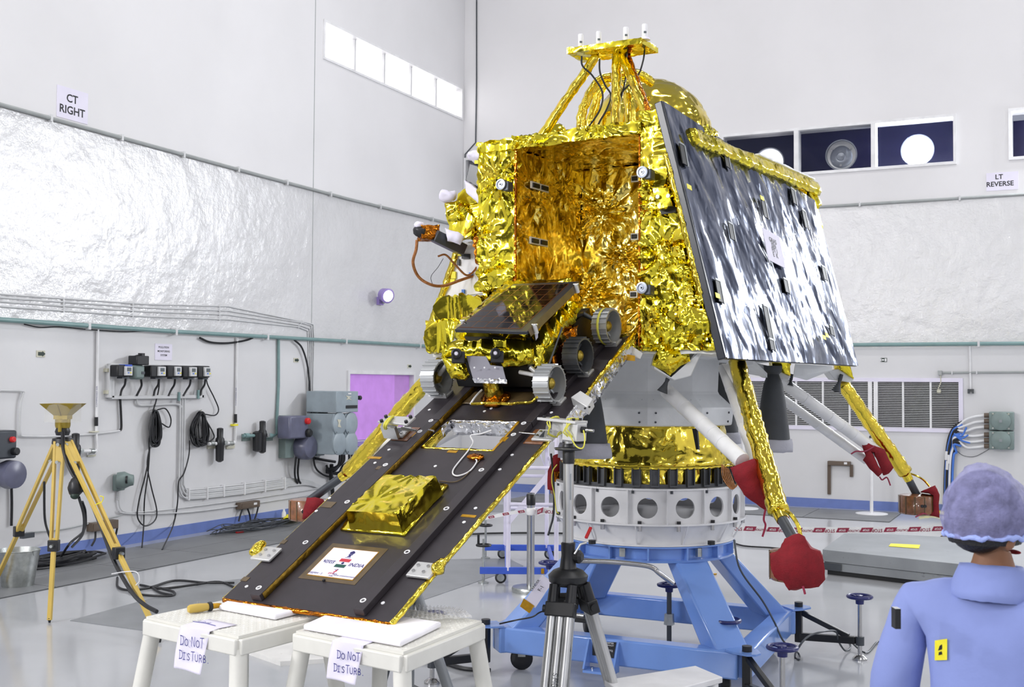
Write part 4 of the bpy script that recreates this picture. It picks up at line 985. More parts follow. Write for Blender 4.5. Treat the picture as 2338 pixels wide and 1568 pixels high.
# fasteners: rings on the rails, pale dots on the tracks
ringset = ((283, 1225), (563, 950), (818, 705), (1046, 480), (1256, 278), (1325, 213), (900, 1300), (1162, 1006), (1400, 744), (1611, 510), (1805, 296), (1866, 228))
dots = ((221, 1220), (644, 762), (724, 684), (1000, 470), (1085, 390), (1330, 148), (1048, 1320), (1540, 830), (1610, 745), (1757, 510), (1832, 422), (1366, 490), (1664, 157), (1705, 140), (2070, 165))
for (x, y) in ringset:
    a, t = RX(480+x/2.657, 880+y/2.657, .034)
    a = min(max(a, .187), .217) if a < .5 else min(max(a, .787), .813)
    part('rail_fastener', MB().lathe([(.0085, 0), (.0085, .002), (.0145, .002), (.0145, 0)], RP(a, t, .034), en, 14), M['white'], ramp)
for (x, y) in dots:
    a, t = RX(480+x/2.657, 880+y/2.657, 0)
    part('deck_fastener', MB().disc(RP(a, t, .0), en, .009, .003, 10), M['white'], ramp)
for x0, y0, w_, l_, m_ in ((945, 993, .05, .045, 'kapton'), (1155, 1003, .06, .04, 'kapton'), (1033, 1031, .06, .02, 'kapton'), (750, 1152, .07, .05, 'kaptondim'), (1070, 1178, .08, .018, 'kapton'), (648, 1237, .03, .03, 'kaptondim'), (560, 1322, .04, .03, 'kaptondim'), (865, 1068, .03, .03, 'kaptondim'), (855, 1045, .09, .02, 'kapton')):
    a, t = RX(x0, y0, 0); mb = MB(); rbox(mb, a-w_/2, a+w_/2, t-l_/2, t+l_/2, .0, .002)
    if .16 < a < .25 or .76 < a < .84: mb = MB(); rbox(mb, a-w_/2, a+w_/2, t-l_/2, t+l_/2, .034, .036)
    part('tape_piece', mb, M[m_], ramp, smooth=0)
# hinge lugs on the edges
def lug(a, t, s, plate=True, foil_=True):
    o = part('hinge_lug', MB().hexa([RP(a-.05*s, t-.05, .004), RP(a+.075*s, t-.05, .004), RP(a+.075*s, t+.05, .004), RP(a-.05*s, t+.05, .004)], [RP(a-.05*s, t-.05, .018), RP(a+.075*s, t-.05, .018), RP(a+.075*s, t+.05, .018), RP(a-.05*s, t+.05, .018)]), M['aluplate'], ramp, bevel=.004)
    for da, dt in ((-.025, -.02), (-.025, .02), (.03, -.02), (.03, .02)):
        part('bolt', MB().disc(RP(a+da*s, t+dt, .018), en, .008, .007, 8), M['steel'], o)
    if foil_:
        part('foil_wrap', crumple(MB().ell(RP(a+.085*s, t+.02, .02), (.03, .045, .03), ax=ew, ay=el, az=en), .02, .01, 14, a), M['goldstrut'], o, smooth=180)
    else:
        mb = MB(); rbox(mb, a+.01*s-.02, a+.01*s+.02, t-.03, t+.03, .017, .021); part('lug_slot', mb, M['darkgrey'], o, smooth=0)
    if plate:
        mb = MB(); rbox(mb, a-.09*s, a+.02*s, t-.07, t+.07, 0, .003); part('doubler', mb, M['footbrown'], o, smooth=0)
    return o
la, lt = RX(602, 1268); lug(max(la, .01), lt, -1, False)
la, lt = RX(963, 1306); lug(la, lt, 1, False)
la, lt = RX(900, 990); lug(.03, lt, -1, True, False)
la, lt = RX(1243, 998); lug(min(la, .95), lt, 1, True, False)
# tie rods across the rails beside the opening
for x0, y0, x1, y1 in ((925, 980, 948, 982), (1186, 988, 1222, 991), (978, 982, 990, 984)):
    part('tie_rod', MB().cyl(rpt(x0, y0, .03), rpt(x1, y1, .03), .006, .006, 8), M['steel'], ramp)
# top blocks bolted with yellow cord: left plate and right block on the tripod
o = part('clamp_plate', MB().slab([rpt(863, 966, .11), rpt(930, 973, .11), rpt(950, 956, .11), rpt(888, 953, .11)], en*.012), M['aluplate'], ramp, bevel=.002)
part('clamp_web', MB().slab([rpt(868, 975, .10), rpt(900, 978, .10), rpt(905, 972, .10), rpt(872, 966, .10)], en*-.07), M['alu'], o)
for x, y in ((882, 953), (872, 963), (928, 965), (938, 954)):
    part('bolt', MB().disc(rpt(x, y, .122), en, .01, .014, 8), M['black'], o)
part('yellow_cord', MB().tube(spline([rpt(880, 983, .06), rpt(878, 970, .13), rpt(886, 958, .135), rpt(898, 950, .13)]), .008, 6), M['yellowcord'], o)
part('yellow_cord', MB().tube(spline([rpt(882, 984, .06), rpt(882, 971, .13), rpt(891, 957, .135), rpt(896, 951, .13)]), .006, 6), M['yellowcord'], o)
part('silver_pin', MB().tube([rpt(918, 978, .05), rpt(950, 983, .05)], [.012, .006], 8), M['steel'], ramp)
# wiring on the deck
part('white_wire', MB().tube(spline([rpt(1122, 982, .02), rpt(1098, 990, .01), rpt(1075, 994, .0), rpt(1080, 1010, .004), rpt(1068, 1030, .006), rpt(1035, 1072, .006), rpt(1042, 1086, .006), rpt(1070, 1077, .006), rpt(1088, 1055, .008), rpt(1084, 1045, .01)]), .004, 6), M['whitecable'], ramp)
part('cable_clump', crumple(MB().ell(rpt(1084, 1043, .012), (.05, .02, .015), ax=ew, ay=el, az=en), .015, .006, 20, 7), M['amber'], ramp, smooth=180)
part('deck_wire', MB().tube(spline([rpt(1003, 1098, .005), rpt(1050, 1096, .005), rpt(1100, 1045, .005)]), .003, 5), M['kaptondim'], ramp)
# gold covered box on the deck with its skirt
b = [rpt(778, 1212, .001), rpt(925, 1224, .001), rpt(1025, 1110, .001), rpt(872, 1085, .001)]
o = part('gold_cover_skirt', crumple(MB().slab(b, en*.012), .03, .004, 10, 8), M['gold'], ramp, smooth=180)
hh = .115
tp = [rpt(790, 1166, hh), rpt(904, 1172, hh), rpt(994, 1087, hh), rpt(876, 1083, hh)]
cc = sum(tp, V())/4
bt = [p + (p-cc)*.05 - en*(hh-.01) for p in tp]
part('gold_cover', crumple(MB().hexa(bt, tp), .018, .003, 6, 9, fold=.010, ff=4, jit=.05), M['gold'], ramp, smooth=50)
# sign plate: words, flag and emblems
q = [rpt(705, 1310), rpt(815, 1317), rpt(857, 1264), rpt(752, 1255)]
sa0, st0 = RX(703, 1309); sa1, st1 = RX(857, 1264)
sa0, sa1 = .335, .60; st0, st1 = .225, .43
mb = MB(); rbox(mb, sa0-.035, sa1+.035, st0-.03, st1+.035, 0, .0015); o = part('tinted_backing', mb, M['kaptondim'], ramp, smooth=0)
mb = MB(); rbox(mb, sa0-.004, sa1+.004, st0-.004, st1+.004, .001, .003); part('gold_border', mb, M['kapton'], o, smooth=0)
mb = MB(); rbox(mb, sa0, sa1, st0, st1, .002, .004); pl = part('name_plate', mb, M['paper'], ramp, smooth=0, label='white name plate with INDIA and flag')
def on_plate(u, v): return RP(sa0+(sa1-sa0)*u, st0+(st1-st0)*v, .0045)
M['flagred'] = mat('flag_red', (190, 46, 62), .5); M['flaggreen'] = mat('flag_green', (20, 76, 66), .5); M['inkblue'] = mat('dark_blue_print', (36, 34, 104), .5)
def pbox(u0, u1, v0, v1, m_, nm): part(nm, MB().slab([on_plate(u0, v0), on_plate(u1, v0), on_plate(u1, v1), on_plate(u0, v1)], en*.0006), M[m_], pl, smooth=0)
pbox(.385, .615, .545, .65, 'flagred', 'flag_stripe'); pbox(.385, .615, .34, .445, 'flaggreen', 'flag_stripe')
part('flag_wheel', MB().lathe([(.006, 0), (.006, .0006), (.0075, .0006), (.0075, 0)], on_plate(.5, .495), en, 20), M['inkblue'], pl)
mb = MB()
for k in range(12):
    a_ = PI*k/6; mb.beam(on_plate(.5, .495)+en*.0005, on_plate(.5, .495)+en*.0005+(ew*math.cos(a_)+el*math.sin(a_))*.0065, .0006, .0004, up=en)
part('flag_spokes', mb, M['inkblue'], pl, smooth=0)
part('lettering', text_mb('INDIA', .033, on_plate(.815, .47), ew, el, .018, shear=.12), M['inkblue'], pl, smooth=0)
part('lettering', text_mb('\u092d\u093e\u0930\u0924', .036, on_plate(.185, .49), ew, el, .012), M['inkblue'], pl, smooth=0)
# lion-like emblem as a simple stacked crest: three rounded tops on an abacus and a bell base
mb = MB()
for du, dv, r in ((0, .90, .009), (-.028, .885, .007), (.028, .885, .007)): mb.disc(on_plate(.5+du, dv), en, r, .0006, 14)
for u0, u1, v0, v1 in ((.462, .538, .835, .875), (.455, .545, .80, .825), (.475, .525, .75, .795), (.462, .538, .725, .745), (.44, .56, .69, .70)):
    mb.slab([on_plate(u0, v0), on_plate(u1, v0), on_plate(u1, v1), on_plate(u0, v1)], en*.0006)
part('crest', mb, M['inkblue'], pl, smooth=0)
part('arrow_logo', MB().slab([on_plate(.475, .17), on_plate(.5, .2), on_plate(.52, .3), on_plate(.535, .2), on_plate(.5, .15)], en*.0006), M['flagred'], pl, smooth=0)
part('arrow_logo', MB().slab([on_plate(.47, .235), on_plate(.545, .25), on_plate(.545, .265), on_plate(.47, .25)], en*.0006), M['inkblue'], pl, smooth=0)
for s, u, v, sz, mm in (('\u0907\u0938\u0930\u094b', .46, .115, .018, 'flagred'), ('isro', .55, .115, .017, 'inkblue'), ('\u091a\u0928\u094d\u0926\u094d\u0930\u092f\u093e\u0928 - 2', .13, .07, .017, 'inkblue'), ('India', .5, .04, .013, 'inkblue'), ('INDIA CHANDRAYAAN 2', .79, .07, .0115, 'inkblue')):
    part('lettering', text_mb(s, sz, on_plate(u, v), ew, el, .01), M[mm], pl, smooth=0)
mb = MB(); rbox(mb, .452, .462, .19, .2, 0, .01); part('peg', mb, M['black'], ramp)
# brackets on the upper right edge
o = part('edge_bracket', MB().slab([rpt(1308, 925, .0), rpt(1345, 948, -.02), rpt(1358, 928, .0), rpt(1330, 910, .03)], en*.05), M['aluplate'], ramp, bevel=.003)
for x, y in ((1336, 933), (1346, 930)): part('bolt', MB().disc(rpt(x, y, .05), en, .006, .006, 8), M['black'], o)
o = part('edge_bracket', MB().slab([P(1438, 786, 6.65), P(1468, 806, 6.6), P(1462, 820, 6.6), P(1428, 808, 6.65)], HD*.06), M['aluplate'], ramp, bevel=.003)
part('yellow_tag', MB().slab([P(1418, 806, 6.6), P(1450, 812, 6.58), P(1450, 824, 6.58), P(1420, 822, 6.6)], HD*.02), M['kapton'], o)
# ================================================================ rover
rover = thing('rover', 'small six wheeled rover with dark solar panel on the ramp', 'rover', RP(.42, 1.84, 0))
WR, PADH = .1, .012
WHEELS = [(.03, 1.90), (.815, 1.84), (.835, 2.16), (.05, 2.2), (.845, 2.53), (.06, 2.56)]
def wheel(a, t, mname, cord=False):
    c = RP(a, t, WR+PADH)
    w2 = .047
    # open towards the right-hand side, treaded drum
    o = part('wheel', MB().lathe([(.02, -w2), (WR-.012, -w2), (WR, -w2), (WR, w2), (WR-.01, w2), (WR-.012, -w2+.012), (.02, -w2+.014)], c, ew, 36, cap=False), M[mname], rover, smooth=30)
    for k in range(20):
        a_ = 2*PI*k/20; d = el*math.cos(a_)+en*math.sin(a_); tt = ew.cross(d)
        part('grouser', MB().box(c+d*(WR+.003), (w2*2, .004, .009), ew, tt, d), M[mname], o, smooth=0)
    part('hub', MB().lathe([(.034, -w2), (.036, -.01), (.03, .018), (.014, .03), (0, .032)], c, ew, 16, cap=False), M['hornbrass'] if t > 1.86 or a > .5 else M['darkgrey'], o)
    for k in range(4):
        a_ = 2*PI*k/4+.4; d = el*math.cos(a_)+en*math.sin(a_)
        part('spoke', MB().beam(c+d*.03-ew*.02, c+d*(WR-.012)-ew*.012, .012, .006, up=ew), M[mname], o)
    if cord: part('yellow_band', MB().lathe([(WR+.006, -.012), (WR+.009, -.008), (WR+.009, 0), (WR+.006, .004)], c, ew, 30, cap=False), M['yellowcord'], o)
    mb = MB(); rbox(mb, a-.05, a+.06, t-.035, t+.035, .0, PADH); rbox(mb, a-.05, a+.06, t-.045, t-.035, 0, .03)
    p = part('wheel_chock', mb, M['aluplate'], rover, bevel=.002)
    return o
for i, (a, t) in enumerate(WHEELS): wheel(a, t, 'wheel_shaded' if i == 2 else 'wheel', i == 4)
# rocker arms, axles
for s, a0 in ((0, .13), (1, .71)):
    A_, B_, C_ = [WHEELS[k] for k in ((0, 3, 5), (1, 2, 4))[s]]
    piv = RP(a0, 2.12, .27)
    f0 = RP(a0, A_[1]+.02, .2); m0 = RP(a0, B_[1]+.05, .17); r0 = RP(a0, C_[1], .2)
    mb = MB(); mb.beam(piv, f0, .022, .03, up=ew); mb.beam(piv, RP(a0, 2.34, .25), .022, .03, up=ew); mb.beam(RP(a0, 2.34, .25), m0, .02, .026, up=ew); mb.beam(RP(a0, 2.34, .25), r0, .02, .026, up=ew)
    part('rocker_arm', mb, M['carbonedge'], rover, bevel=.003)
    for (wa, wt), p0 in ((A_, f0), (B_, m0), (C_, r0)):
        mb = MB(); mb.tube([p0, RP(wa, wt, WR+PADH)], .014, 10); part('axle', mb, M['aluplate'] if wt < 2 else M['darkgrey'], rover)
part('thin_strut', MB().tube([P(1283, 748, 6.35), P(1250, 842, 6.15)], .006, 8), M['darkgrey'], rover)
part('white_tube', MB().tube([RP(.62, 1.88, .16), RP(.74, 1.86, .15)], .012, 10), M['white'], rover)
# chassis wrapped in foil
def rfoil(name, a0, a1, t0, t1, n0, n1, m_, seed, amp=.012, sz=.03, parent=None, sh=0.0):
    mb = MB().hexa([RP(a0, t0, n0), RP(a1, t0, n0), RP(a1, t1, n0), RP(a0, t1, n0)], [RP(a0, t0+sh, n1), RP(a1, t0+sh, n1), RP(a1, t1, n1), RP(a0, t1, n1)])
    return part(name, crumple(mb, sz, amp, 9, seed), M[m_], parent or rover, smooth=180)
rfoil('chassis', .2, .66, 1.95, 2.6, .2, .40, 'gold', 110, .016)
rfoil('lower_chassis', .24, .62, 1.98, 2.55, .06, .21, 'amber', 111, .012)
part('underbody_shade', MB().hexa([RP(.14, 1.93, .04), RP(.72, 1.93, .04), RP(.72, 2.6, .04), RP(.14, 2.6, .04)], [RP(.14, 1.93, .2), RP(.72, 1.93, .2), RP(.72, 2.6, .2), RP(.14, 2.6, .2)]), M['recess'], rover, smooth=0)  # near-black box standing in for the deep shade under the rover
part('front_foil', crumple(MB().slab([P(1010, 790, 6.35), P(1040, 776, 6.35), P(1210, 778, 6.22), P(1232, 790, 6.2), P(1228, 830, 6.2), P(1150, 838, 6.25), P(1140, 822, 6.25), P(1010, 815, 6.35)], HD*.12), .022, .014, 10, 112), M['gold'], rover, smooth=180)
part('side_foil', crumple(MB().slab([P(1215, 770, 6.2), P(1300, 690, 6.55), P(1330, 690, 6.6), P(1300, 760, 6.5), P(1250, 830, 6.2), P(1222, 836, 6.15)], HD*.1), .025, .014, 9, 113), M['gold'], rover, smooth=180)
part('side_foil', crumple(MB().slab([P(1262, 775, 6.35), P(1320, 742, 6.55), P(1305, 800, 6.5), P(1262, 850, 6.3)], HD*.06), .025, .01, 9, 114), M['amber'], rover, smooth=180)
part('instrument_wrap', crumple(MB().slab([P(1008, 815, 6.3), P(1060, 822, 6.27), P(1072, 860, 6.25), P(1060, 866, 6.25), P(1030, 864, 6.28), P(1018, 845, 6.3)], HD*.1), .022, .01, 10, 115), M['gold'], rover, smooth=180)
part('instrument_wrap', crumple(MB().slab([P(1125, 772, 6.2), P(1155, 774, 6.2), P(1155, 795, 6.2), P(1126, 795, 6.2)], HD*.06), .02, .008, 12, 116), M['gold'], rover, smooth=180)
o = part('front_panel', MB().slab([P(1064, 812, 6.2), P(1110, 813, 6.17), P(1120, 833, 6.15), P(1148, 836, 6.14), P(1158, 876, 6.12), P(1082, 872, 6.16)], HD*.012), M['frontgrey'], rover, bevel=.002, label='grey metal front panel')
part('panel_lip', MB().slab([P(1078, 864, 6.13), P(1157, 866, 6.1), P(1158, 876, 6.1), P(1084, 874, 6.13)], HD*.015), M['silver'], o)
for x, y in ((1083, 839), (1106, 839), (1130, 839), (1092, 864), (1118, 865), (1140, 864)): part('rivet', MB().disc(P(x, y, 6.12), -HD, .005, .006, 8), M['white'], o)
for x, y in ((1042, 807), (1131, 806)):
    c = P(x, y, 6.15)
    o = part('navigation_camera', MB().box(c+V((0, 0, -.02))+HD*.03+SD*.01, (.07, .07, .065), SD, HD), M['black'], rover, bevel=.006)
    part('lens_tube', MB().lathe([(.03, -.03), (.028, .03), (.02, .034), (.018, .02)], c, -HD, 18), M['black'], o)
    part('lens', MB().lathe([(0, .03), (.009, .028), (.012, .022)], c, -HD, 14, cap=False), M['paper'], o)
part('spectrometer', crumple(MB().lathe([(.05, .0), (.055, .06), (.05, .14), (.058, .2)], RP(.45, 1.83, .012), en, 20), .02, .006, 12, 117), M['goldstrut'], rover, smooth=180)
part('foil_skirt', crumple(MB().lathe([(.085, .0), (.08, .02), (.055, .03)], RP(.45, 1.83, .012), en, 20), .02, .008, 14, 118), M['amber'], rover, smooth=180)
part('foil_mat', crumple(MB().slab([rpt(1055, 922, .006), rpt(1205, 922, .006), rpt(1232, 895, .006), rpt(1085, 895, .006)], en*.004), .03, .002, 9, 119), M['kaptondim'], rover, smooth=180)
part('yellow_cord', MB().tube(spline([P(1075, 922, 6.15), P(1100, 921, 6.15), P(1125, 920, 6.15), P(1165, 922, 6.1), P(1185, 920, 6.1), P(1212, 918, 6.1), P(1228, 905, 6.1)]), .008, 6), M['goldstrut'], rover)
part('white_wire', MB().tube(spline([P(1074, 922, 6.16), P(1085, 906, 6.2), P(1100, 890, 6.3)]), .005, 6), M['whitecable'], rover)
part('dark_bay', MB().slab([P(1060, 768, 6.4), P(1215, 770, 6.25), P(1212, 782, 6.25), P(1065, 780, 6.4)], HD*.15), M['recess'], rover)
# tilted solar panel with cells, each a pane
nA, nB = .47, .44
S0, S1 = rpt(1038, 752, nA), rpt(1203, 757, nA)
S3, S2 = rpt(1172, 648, nB), rpt(1322, 642, nB)
sn = (S1-S0).cross(S3-S0).normalized()
sp_ = part('solar_panel', MB().slab([S0, S1, S2, S3], sn*-.018), M['carbonedge'], rover, bevel=.002, label='tilted dark rover solar panel')
def sb(u, v): return S0.lerp(S1, u).lerp(S3.lerp(S2, u), v)
nu_, nv_ = 5, 8
for i in range(nu_):
    for j in range(nv_):
        u0_, u1_ = .03+.86*i/nu_, .03+.86*(i+1)/nu_-.008; v0_, v1_ = .05+.9*j/nv_, .05+.9*(j+1)/nv_-.008
        part('solar_cell', MB().slab([sb(u0_, v0_), sb(u1_, v0_), sb(u1_, v1_), sb(u0_, v1_)], sn*.002), M['solar'], sp_, smooth=0)
mb = MB()
for i in range(nu_+1): u = .026+.86*i/nu_; mb.beam(sb(u, .05)+sn*.001, sb(u, .95)+sn*.001, .003, .002, up=sn)
for j in range(nv_+1): v = .046+.9*j/nv_; mb.beam(sb(.03, v)+sn*.001, sb(.89, v)+sn*.001, .003, .002, up=sn)
part('cell_wiring', mb, M['solarline'], sp_, smooth=0)
for u, v in ((1.03, .9), (1.03, .1), (-.02, .15)):
    o = part('panel_hinge', MB().cyl(sb(u, v)-sn*.04, sb(u, v)+sn*.008, .013, .011, 14), M['aluplate'], rover)
    part('hinge_pin', MB().cyl(sb(u, v)-ew*.015+sn*.01, sb(u, v)+ew*.02+sn*.01, .005, .005, 10), M['steel'], o)
part('side_wing', MB().slab([sb(1, .02), sb(1.02, .02)-sn*.035, sb(1.02, .98)-sn*.035, sb(1, .98)], sn*.004), M['kaptondim'], rover, smooth=0)
part('white_tag', crumple(MB().slab([P(1219, 750, 6.18), P(1229, 748, 6.18), P(1228, 770, 6.18), P(1223, 778, 6.18)], HD*.008), .015, .003, 12, 120), M['paper'], rover, smooth=180)
# ================================================================ white adapter drum on the stand
ad = thing('adapter_drum', 'white drum with round holes standing on the blue stand ring', 'adapter', A+V((0, 0, .86)))
# wall of the drum between z 1.01 and 1.235 with round holes: 16 panels, each pierced
NP, R0, ZL, ZH = 16, .632, 1.012, 1.228
OFF = .12
def drum_pt(a, z, r=R0): return A + V((math.cos(a)*r, math.sin(a)*r, z))
for k in range(NP):
    a0 = 2*PI*k/NP+OFF; a1 = a0+2*PI/NP; mb = MB(); n = 24; hw = (a1-a0)/2; zc, hz = (ZL+ZH)/2-.008, (ZH-ZL)/2
    hr = .066
    for rr in (R0, R0-.012):
        ins, outs = [], []
        for j in range(n):
            t = 2*PI*j/n; c, s = math.cos(t), math.sin(t)
            ins.append(drum_pt((a0+a1)/2+hr*c/R0, zc+hr*s, rr))
            m_ = max(abs(c), abs(s)); outs.append(drum_pt((a0+a1)/2+hw*c/m_, (ZL+ZH)/2+hz*s/m_, rr))
        b = len(mb.v); mb.v += ins+outs
        for j in range(n): mb.f.append((b+j, b+(j+1) % n, b+n+(j+1) % n, b+n+j))
    for j in range(n): mb.f.append((j, (j+1) % n, 2*n+(j+1) % n, 2*n+j))
    part('pierced_panel', mb, M['adapter'], ad, smooth=30)
    d = V((math.cos(a0), math.sin(a0), 0)); t = V((-d.y, d.x, 0))
    part('rib', MB().box(drum_pt(a0, (ZL+ZH)/2, R0+.012), (.03, .008, ZH-ZL), d, t), M['adapter'], ad, smooth=0)
    part('bolt', MB().cyl(drum_pt(a0+.12, 1.0, R0+.012), drum_pt(a0+.12, 1.03, R0+.012), .013, .013, 8), M['black'], ad)
    part('bolt', MB().cyl(drum_pt(a0+.12, .965, R0+.008), drum_pt(a0+.12, 1.0, R0+.008), .014, .014, 6), M['steel'], ad)
    part('bolt', MB().cyl(drum_pt(a0+.05, 1.205, R0+.004), drum_pt(a0+.05, 1.235, R0+.004), .009, .009, 6), M['darkgrey'], ad)
part('top_flange', ring_mb([(.585, 1.225), (.645, 1.225), (.645, 1.236), (.585, 1.236)], 64), M['adapter'], ad)
part('middle_flange', ring_mb([(.6, 1.0), (.66, 1.0), (.66, 1.012), (.6, 1.012)], 64), M['adapter'], ad)
part('lower_bowl', ring_mb([(.57, .872), (.575, .90), (.60, .95), (.628, 1.0), (.61, 1.0), (.55, .872)], 64), M['adapter'], ad)
for k in range(12):
    a0 = 2*PI*k/12+.2; d = V((math.cos(a0), math.sin(a0), 0)); t = V((-d.y, d.x, 0))
    part('gusset', MB().hexa([drum_pt(a0, .872, .57)-t*.004, drum_pt(a0, .872, .57)+t*.004, drum_pt(a0, 1.0, .652)+t*.004, drum_pt(a0, 1.0, .652)-t*.004], [drum_pt(a0, .872, .585)-t*.004, drum_pt(a0, .872, .585)+t*.004, drum_pt(a0, 1.0, .655)+t*.004, drum_pt(a0, 1.0, .655)-t*.004]), M['adapter'], ad, smooth=0)
part('base_flange', ring_mb([(.52, .86), (.585, .86), (.585, .872), (.52, .872)], 64), M['adapter'], ad)
for x in (1352, 1624):
    p = P(x, 1228, 7.46); part('cap_bolt', MB().cyl(V((p.x, p.y, .872)), V((p.x, p.y, .897)), .024, .024, 16), M['black'], ad)
part('red_clip', MB().beam(P(1349, 1204, 7.3), P(1338, 1228, 7.25), .018, .012), M['red'], ad)
part('inner_floor', MB().disc(A+V((0, 0, .88)), (0, 0, 1), .52, .01, 48), M['darkgrey'], ad)
# ================================================================ blue stand
def CF(x, y, z): return ROT @ V((x, y, 0)) + V((0, 0, z))
c1 = CF(1.39, 6.99, 0); c2 = CF(1.97, 8.30, 0); c4 = CF(-.056, 7.69, 0); c3 = A*2-c1; c3.z = 0
stand = thing('blue_stand', 'blue enamel wheeled stand carrying the white drum', 'stand', A*1.0)
part('turntable_ring', ring_mb([(.50, .755), (.575, .755), (.58, .77), (.54, .775), (.54, .842), (.585, .848), (.585, .858), (.50, .858)], 64), M['blue'], stand)
for k in range(14):
    a0 = 2*PI*k/14+.1; d = V((math.cos(a0), math.sin(a0), 0)); t = V((-d.y, d.x, 0))
    part('stiffener', MB().box(A+d*.56+V((0, 0, .808)), (.045, .012, .08), d, t), M['blue'], stand, smooth=0)
    if k % 2 == 0: part('hex_bolt', MB().cyl(A+d*.565+t*.09+V((0, 0, .79)), A+d*.565+t*.09+V((0, 0, .845)), .022, .022, 6), M['galv'], stand, smooth=20)
CS = [c1, c2, c3, c4]
ZB0, ZB1 = .135, .30
for i in range(4):
    a, b = CS[i], CS[(i+1) % 4]
    part('base_beam', MB().beam(a+V((0, 0, (ZB0+ZB1)/2)), b+V((0, 0, (ZB0+ZB1)/2)), .09, ZB1-ZB0, up=(b-a).cross(V((0, 0, 1)))).__class__().beam(a+V((0, 0, (ZB0+ZB1)/2)), b+V((0, 0, (ZB0+ZB1)/2)), .13, ZB1-ZB0), M['blue'], stand, bevel=.012)
for i, c in enumerate(CS):
    d = (c-A).normalized(); t = V((-d.y, d.x, 0))
    top, bot = A+d*.50, A+d*.98
    w0, w1 = .12, .15
    mb = MB().hexa([bot-t*w1/1.3-d*.14+V((0, 0, .28)), bot+t*w1/1.3-d*.14+V((0, 0, .28)), bot+t*w1/1.3+d*.06+V((0, 0, .28)), bot-t*w1/1.3+d*.06+V((0, 0, .28))],
                   [top-t*w0-d*.08+V((0, 0, .76)), top+t*w0-d*.08+V((0, 0, .76)), top+t*w0+d*.06+V((0, 0, .76)), top-t*w0+d*.06+V((0, 0, .76))])
    part('raking_leg', mb, M['blue'], stand, bevel=.014)
    part('corner_block', MB().box(A+d*1.04+V((0, 0, (ZB0+ZB1)/2)), (.12, .17, ZB1-ZB0+.004), d, t), M['blue'], stand, bevel=.012)
    q = A+d*1.17
    o = part('corner_plate', MB().slab([A+d*1.07-t*.09, A+d*1.15-t*.09, A+d*1.24-t*.05, A+d*1.26, A+d*1.24+t*.05, A+d*1.15+t*.09, A+d*1.07+t*.09], (0, 0, .012)), M['blue'], stand, smooth=0)
    for v in o.data.vertices: v.co.z += .30
    part('pivot_bolt', MB().cyl(q+V((0, 0, .312)), q+V((0, 0, .345)), .03, .03, 16), M['black'], o)
    # black wheel under each corner
    wc = A+d*.92+V((0, 0, .075)); wt = (d*.3+t).normalized()
    o = part('caster', MB().lathe([(.02, -.03), (.06, -.03), (.075, -.018), (.075, .018), (.06, .03), (.02, .03)], wc, wt, 24), M['black'], stand)
    part('fork', MB().box(wc+V((0, 0, .04)), (.05, .075, .05), wt.cross(V((0, 0, 1))), wt), M['galv'], o)
    # black outrigger with screw jack
    dirs = {0: CF(.25, -1.0, 0), 1: CF(.72, -.55, 0), 2: d, 3: CF(-.55, -.5, 0)}[i]
    dd = V((dirs.x, dirs.y, 0)).normalized()
    L = .42
    h = q+V((0, 0, .08))
    mb = MB(); mb.beam(q+V((0, 0, .06)), q+V((0, 0, .30)), .05, .05); mb.beam(q+V((0, 0, .10)), q+dd*L+V((0, 0, .13)), .045, .05); mb.beam(q+V((0, 0, .28)), q+dd*(L-.05)+V((0, 0, .15)), .035, .035)
    o = part('outrigger', mb, M['black'], stand, bevel=.004)
    j = q+dd*(L+.03)
    part('jack_screw', MB().cyl(j+V((0, 0, .02)), j+V((0, 0, .39)), .015, .015, 10), M['steel'], o)
    part('jack_foot', MB().lathe([(.05, 0), (.05, .012), (.03, .03), (.02, .035)], j, (0, 0, 1), 20), M['steel'], o)
    def handwheel(j, z, nm='handwheel', par=stand):
        w = part(nm, MB().tube([j+V((.08*math.cos(2*PI*k/24), .08*math.sin(2*PI*k/24), z)) for k in range(24)], .012, 8, closed=True), M['navy'], par)
        part('wheel_hub', MB().lathe([(.028, -.05), (.03, -.01), (.024, .01), (0, .014)], j+V((0, 0, z)), (0, 0, 1), 14), M['navy'], w)
        for k in range(3):
            a_ = 2*PI*k/3+.4; part('wheel_spoke', MB().beam(j+V((0, 0, z-.004)), j+V((.078*math.cos(a_), .078*math.sin(a_), z)), .016, .008), M['navy'], w)
    handwheel(j, .435)
    part('jack_collar', MB().cyl(j+V((0, 0, .1)), j+V((0, 0, .16)), .03, .03, 12), M['darkgrey'], o)
for x, y, D in ((1528, 1335, 8.4), (1660, 1416, 7.5)):
    j = onz(x, y, .43); j.z = 0
    handwheel(j, .43)
    part('inner_jack', MB().cyl(j+V((0, 0, 0)), j+V((0, 0, .4)), .018, .018, 10), M['darkgrey'], stand)
    part('jack_nut', MB().cyl(j+V((0, 0, .14)), j+V((0, 0, .22)), .04, .035, 6), M['galv'], stand, smooth=20)
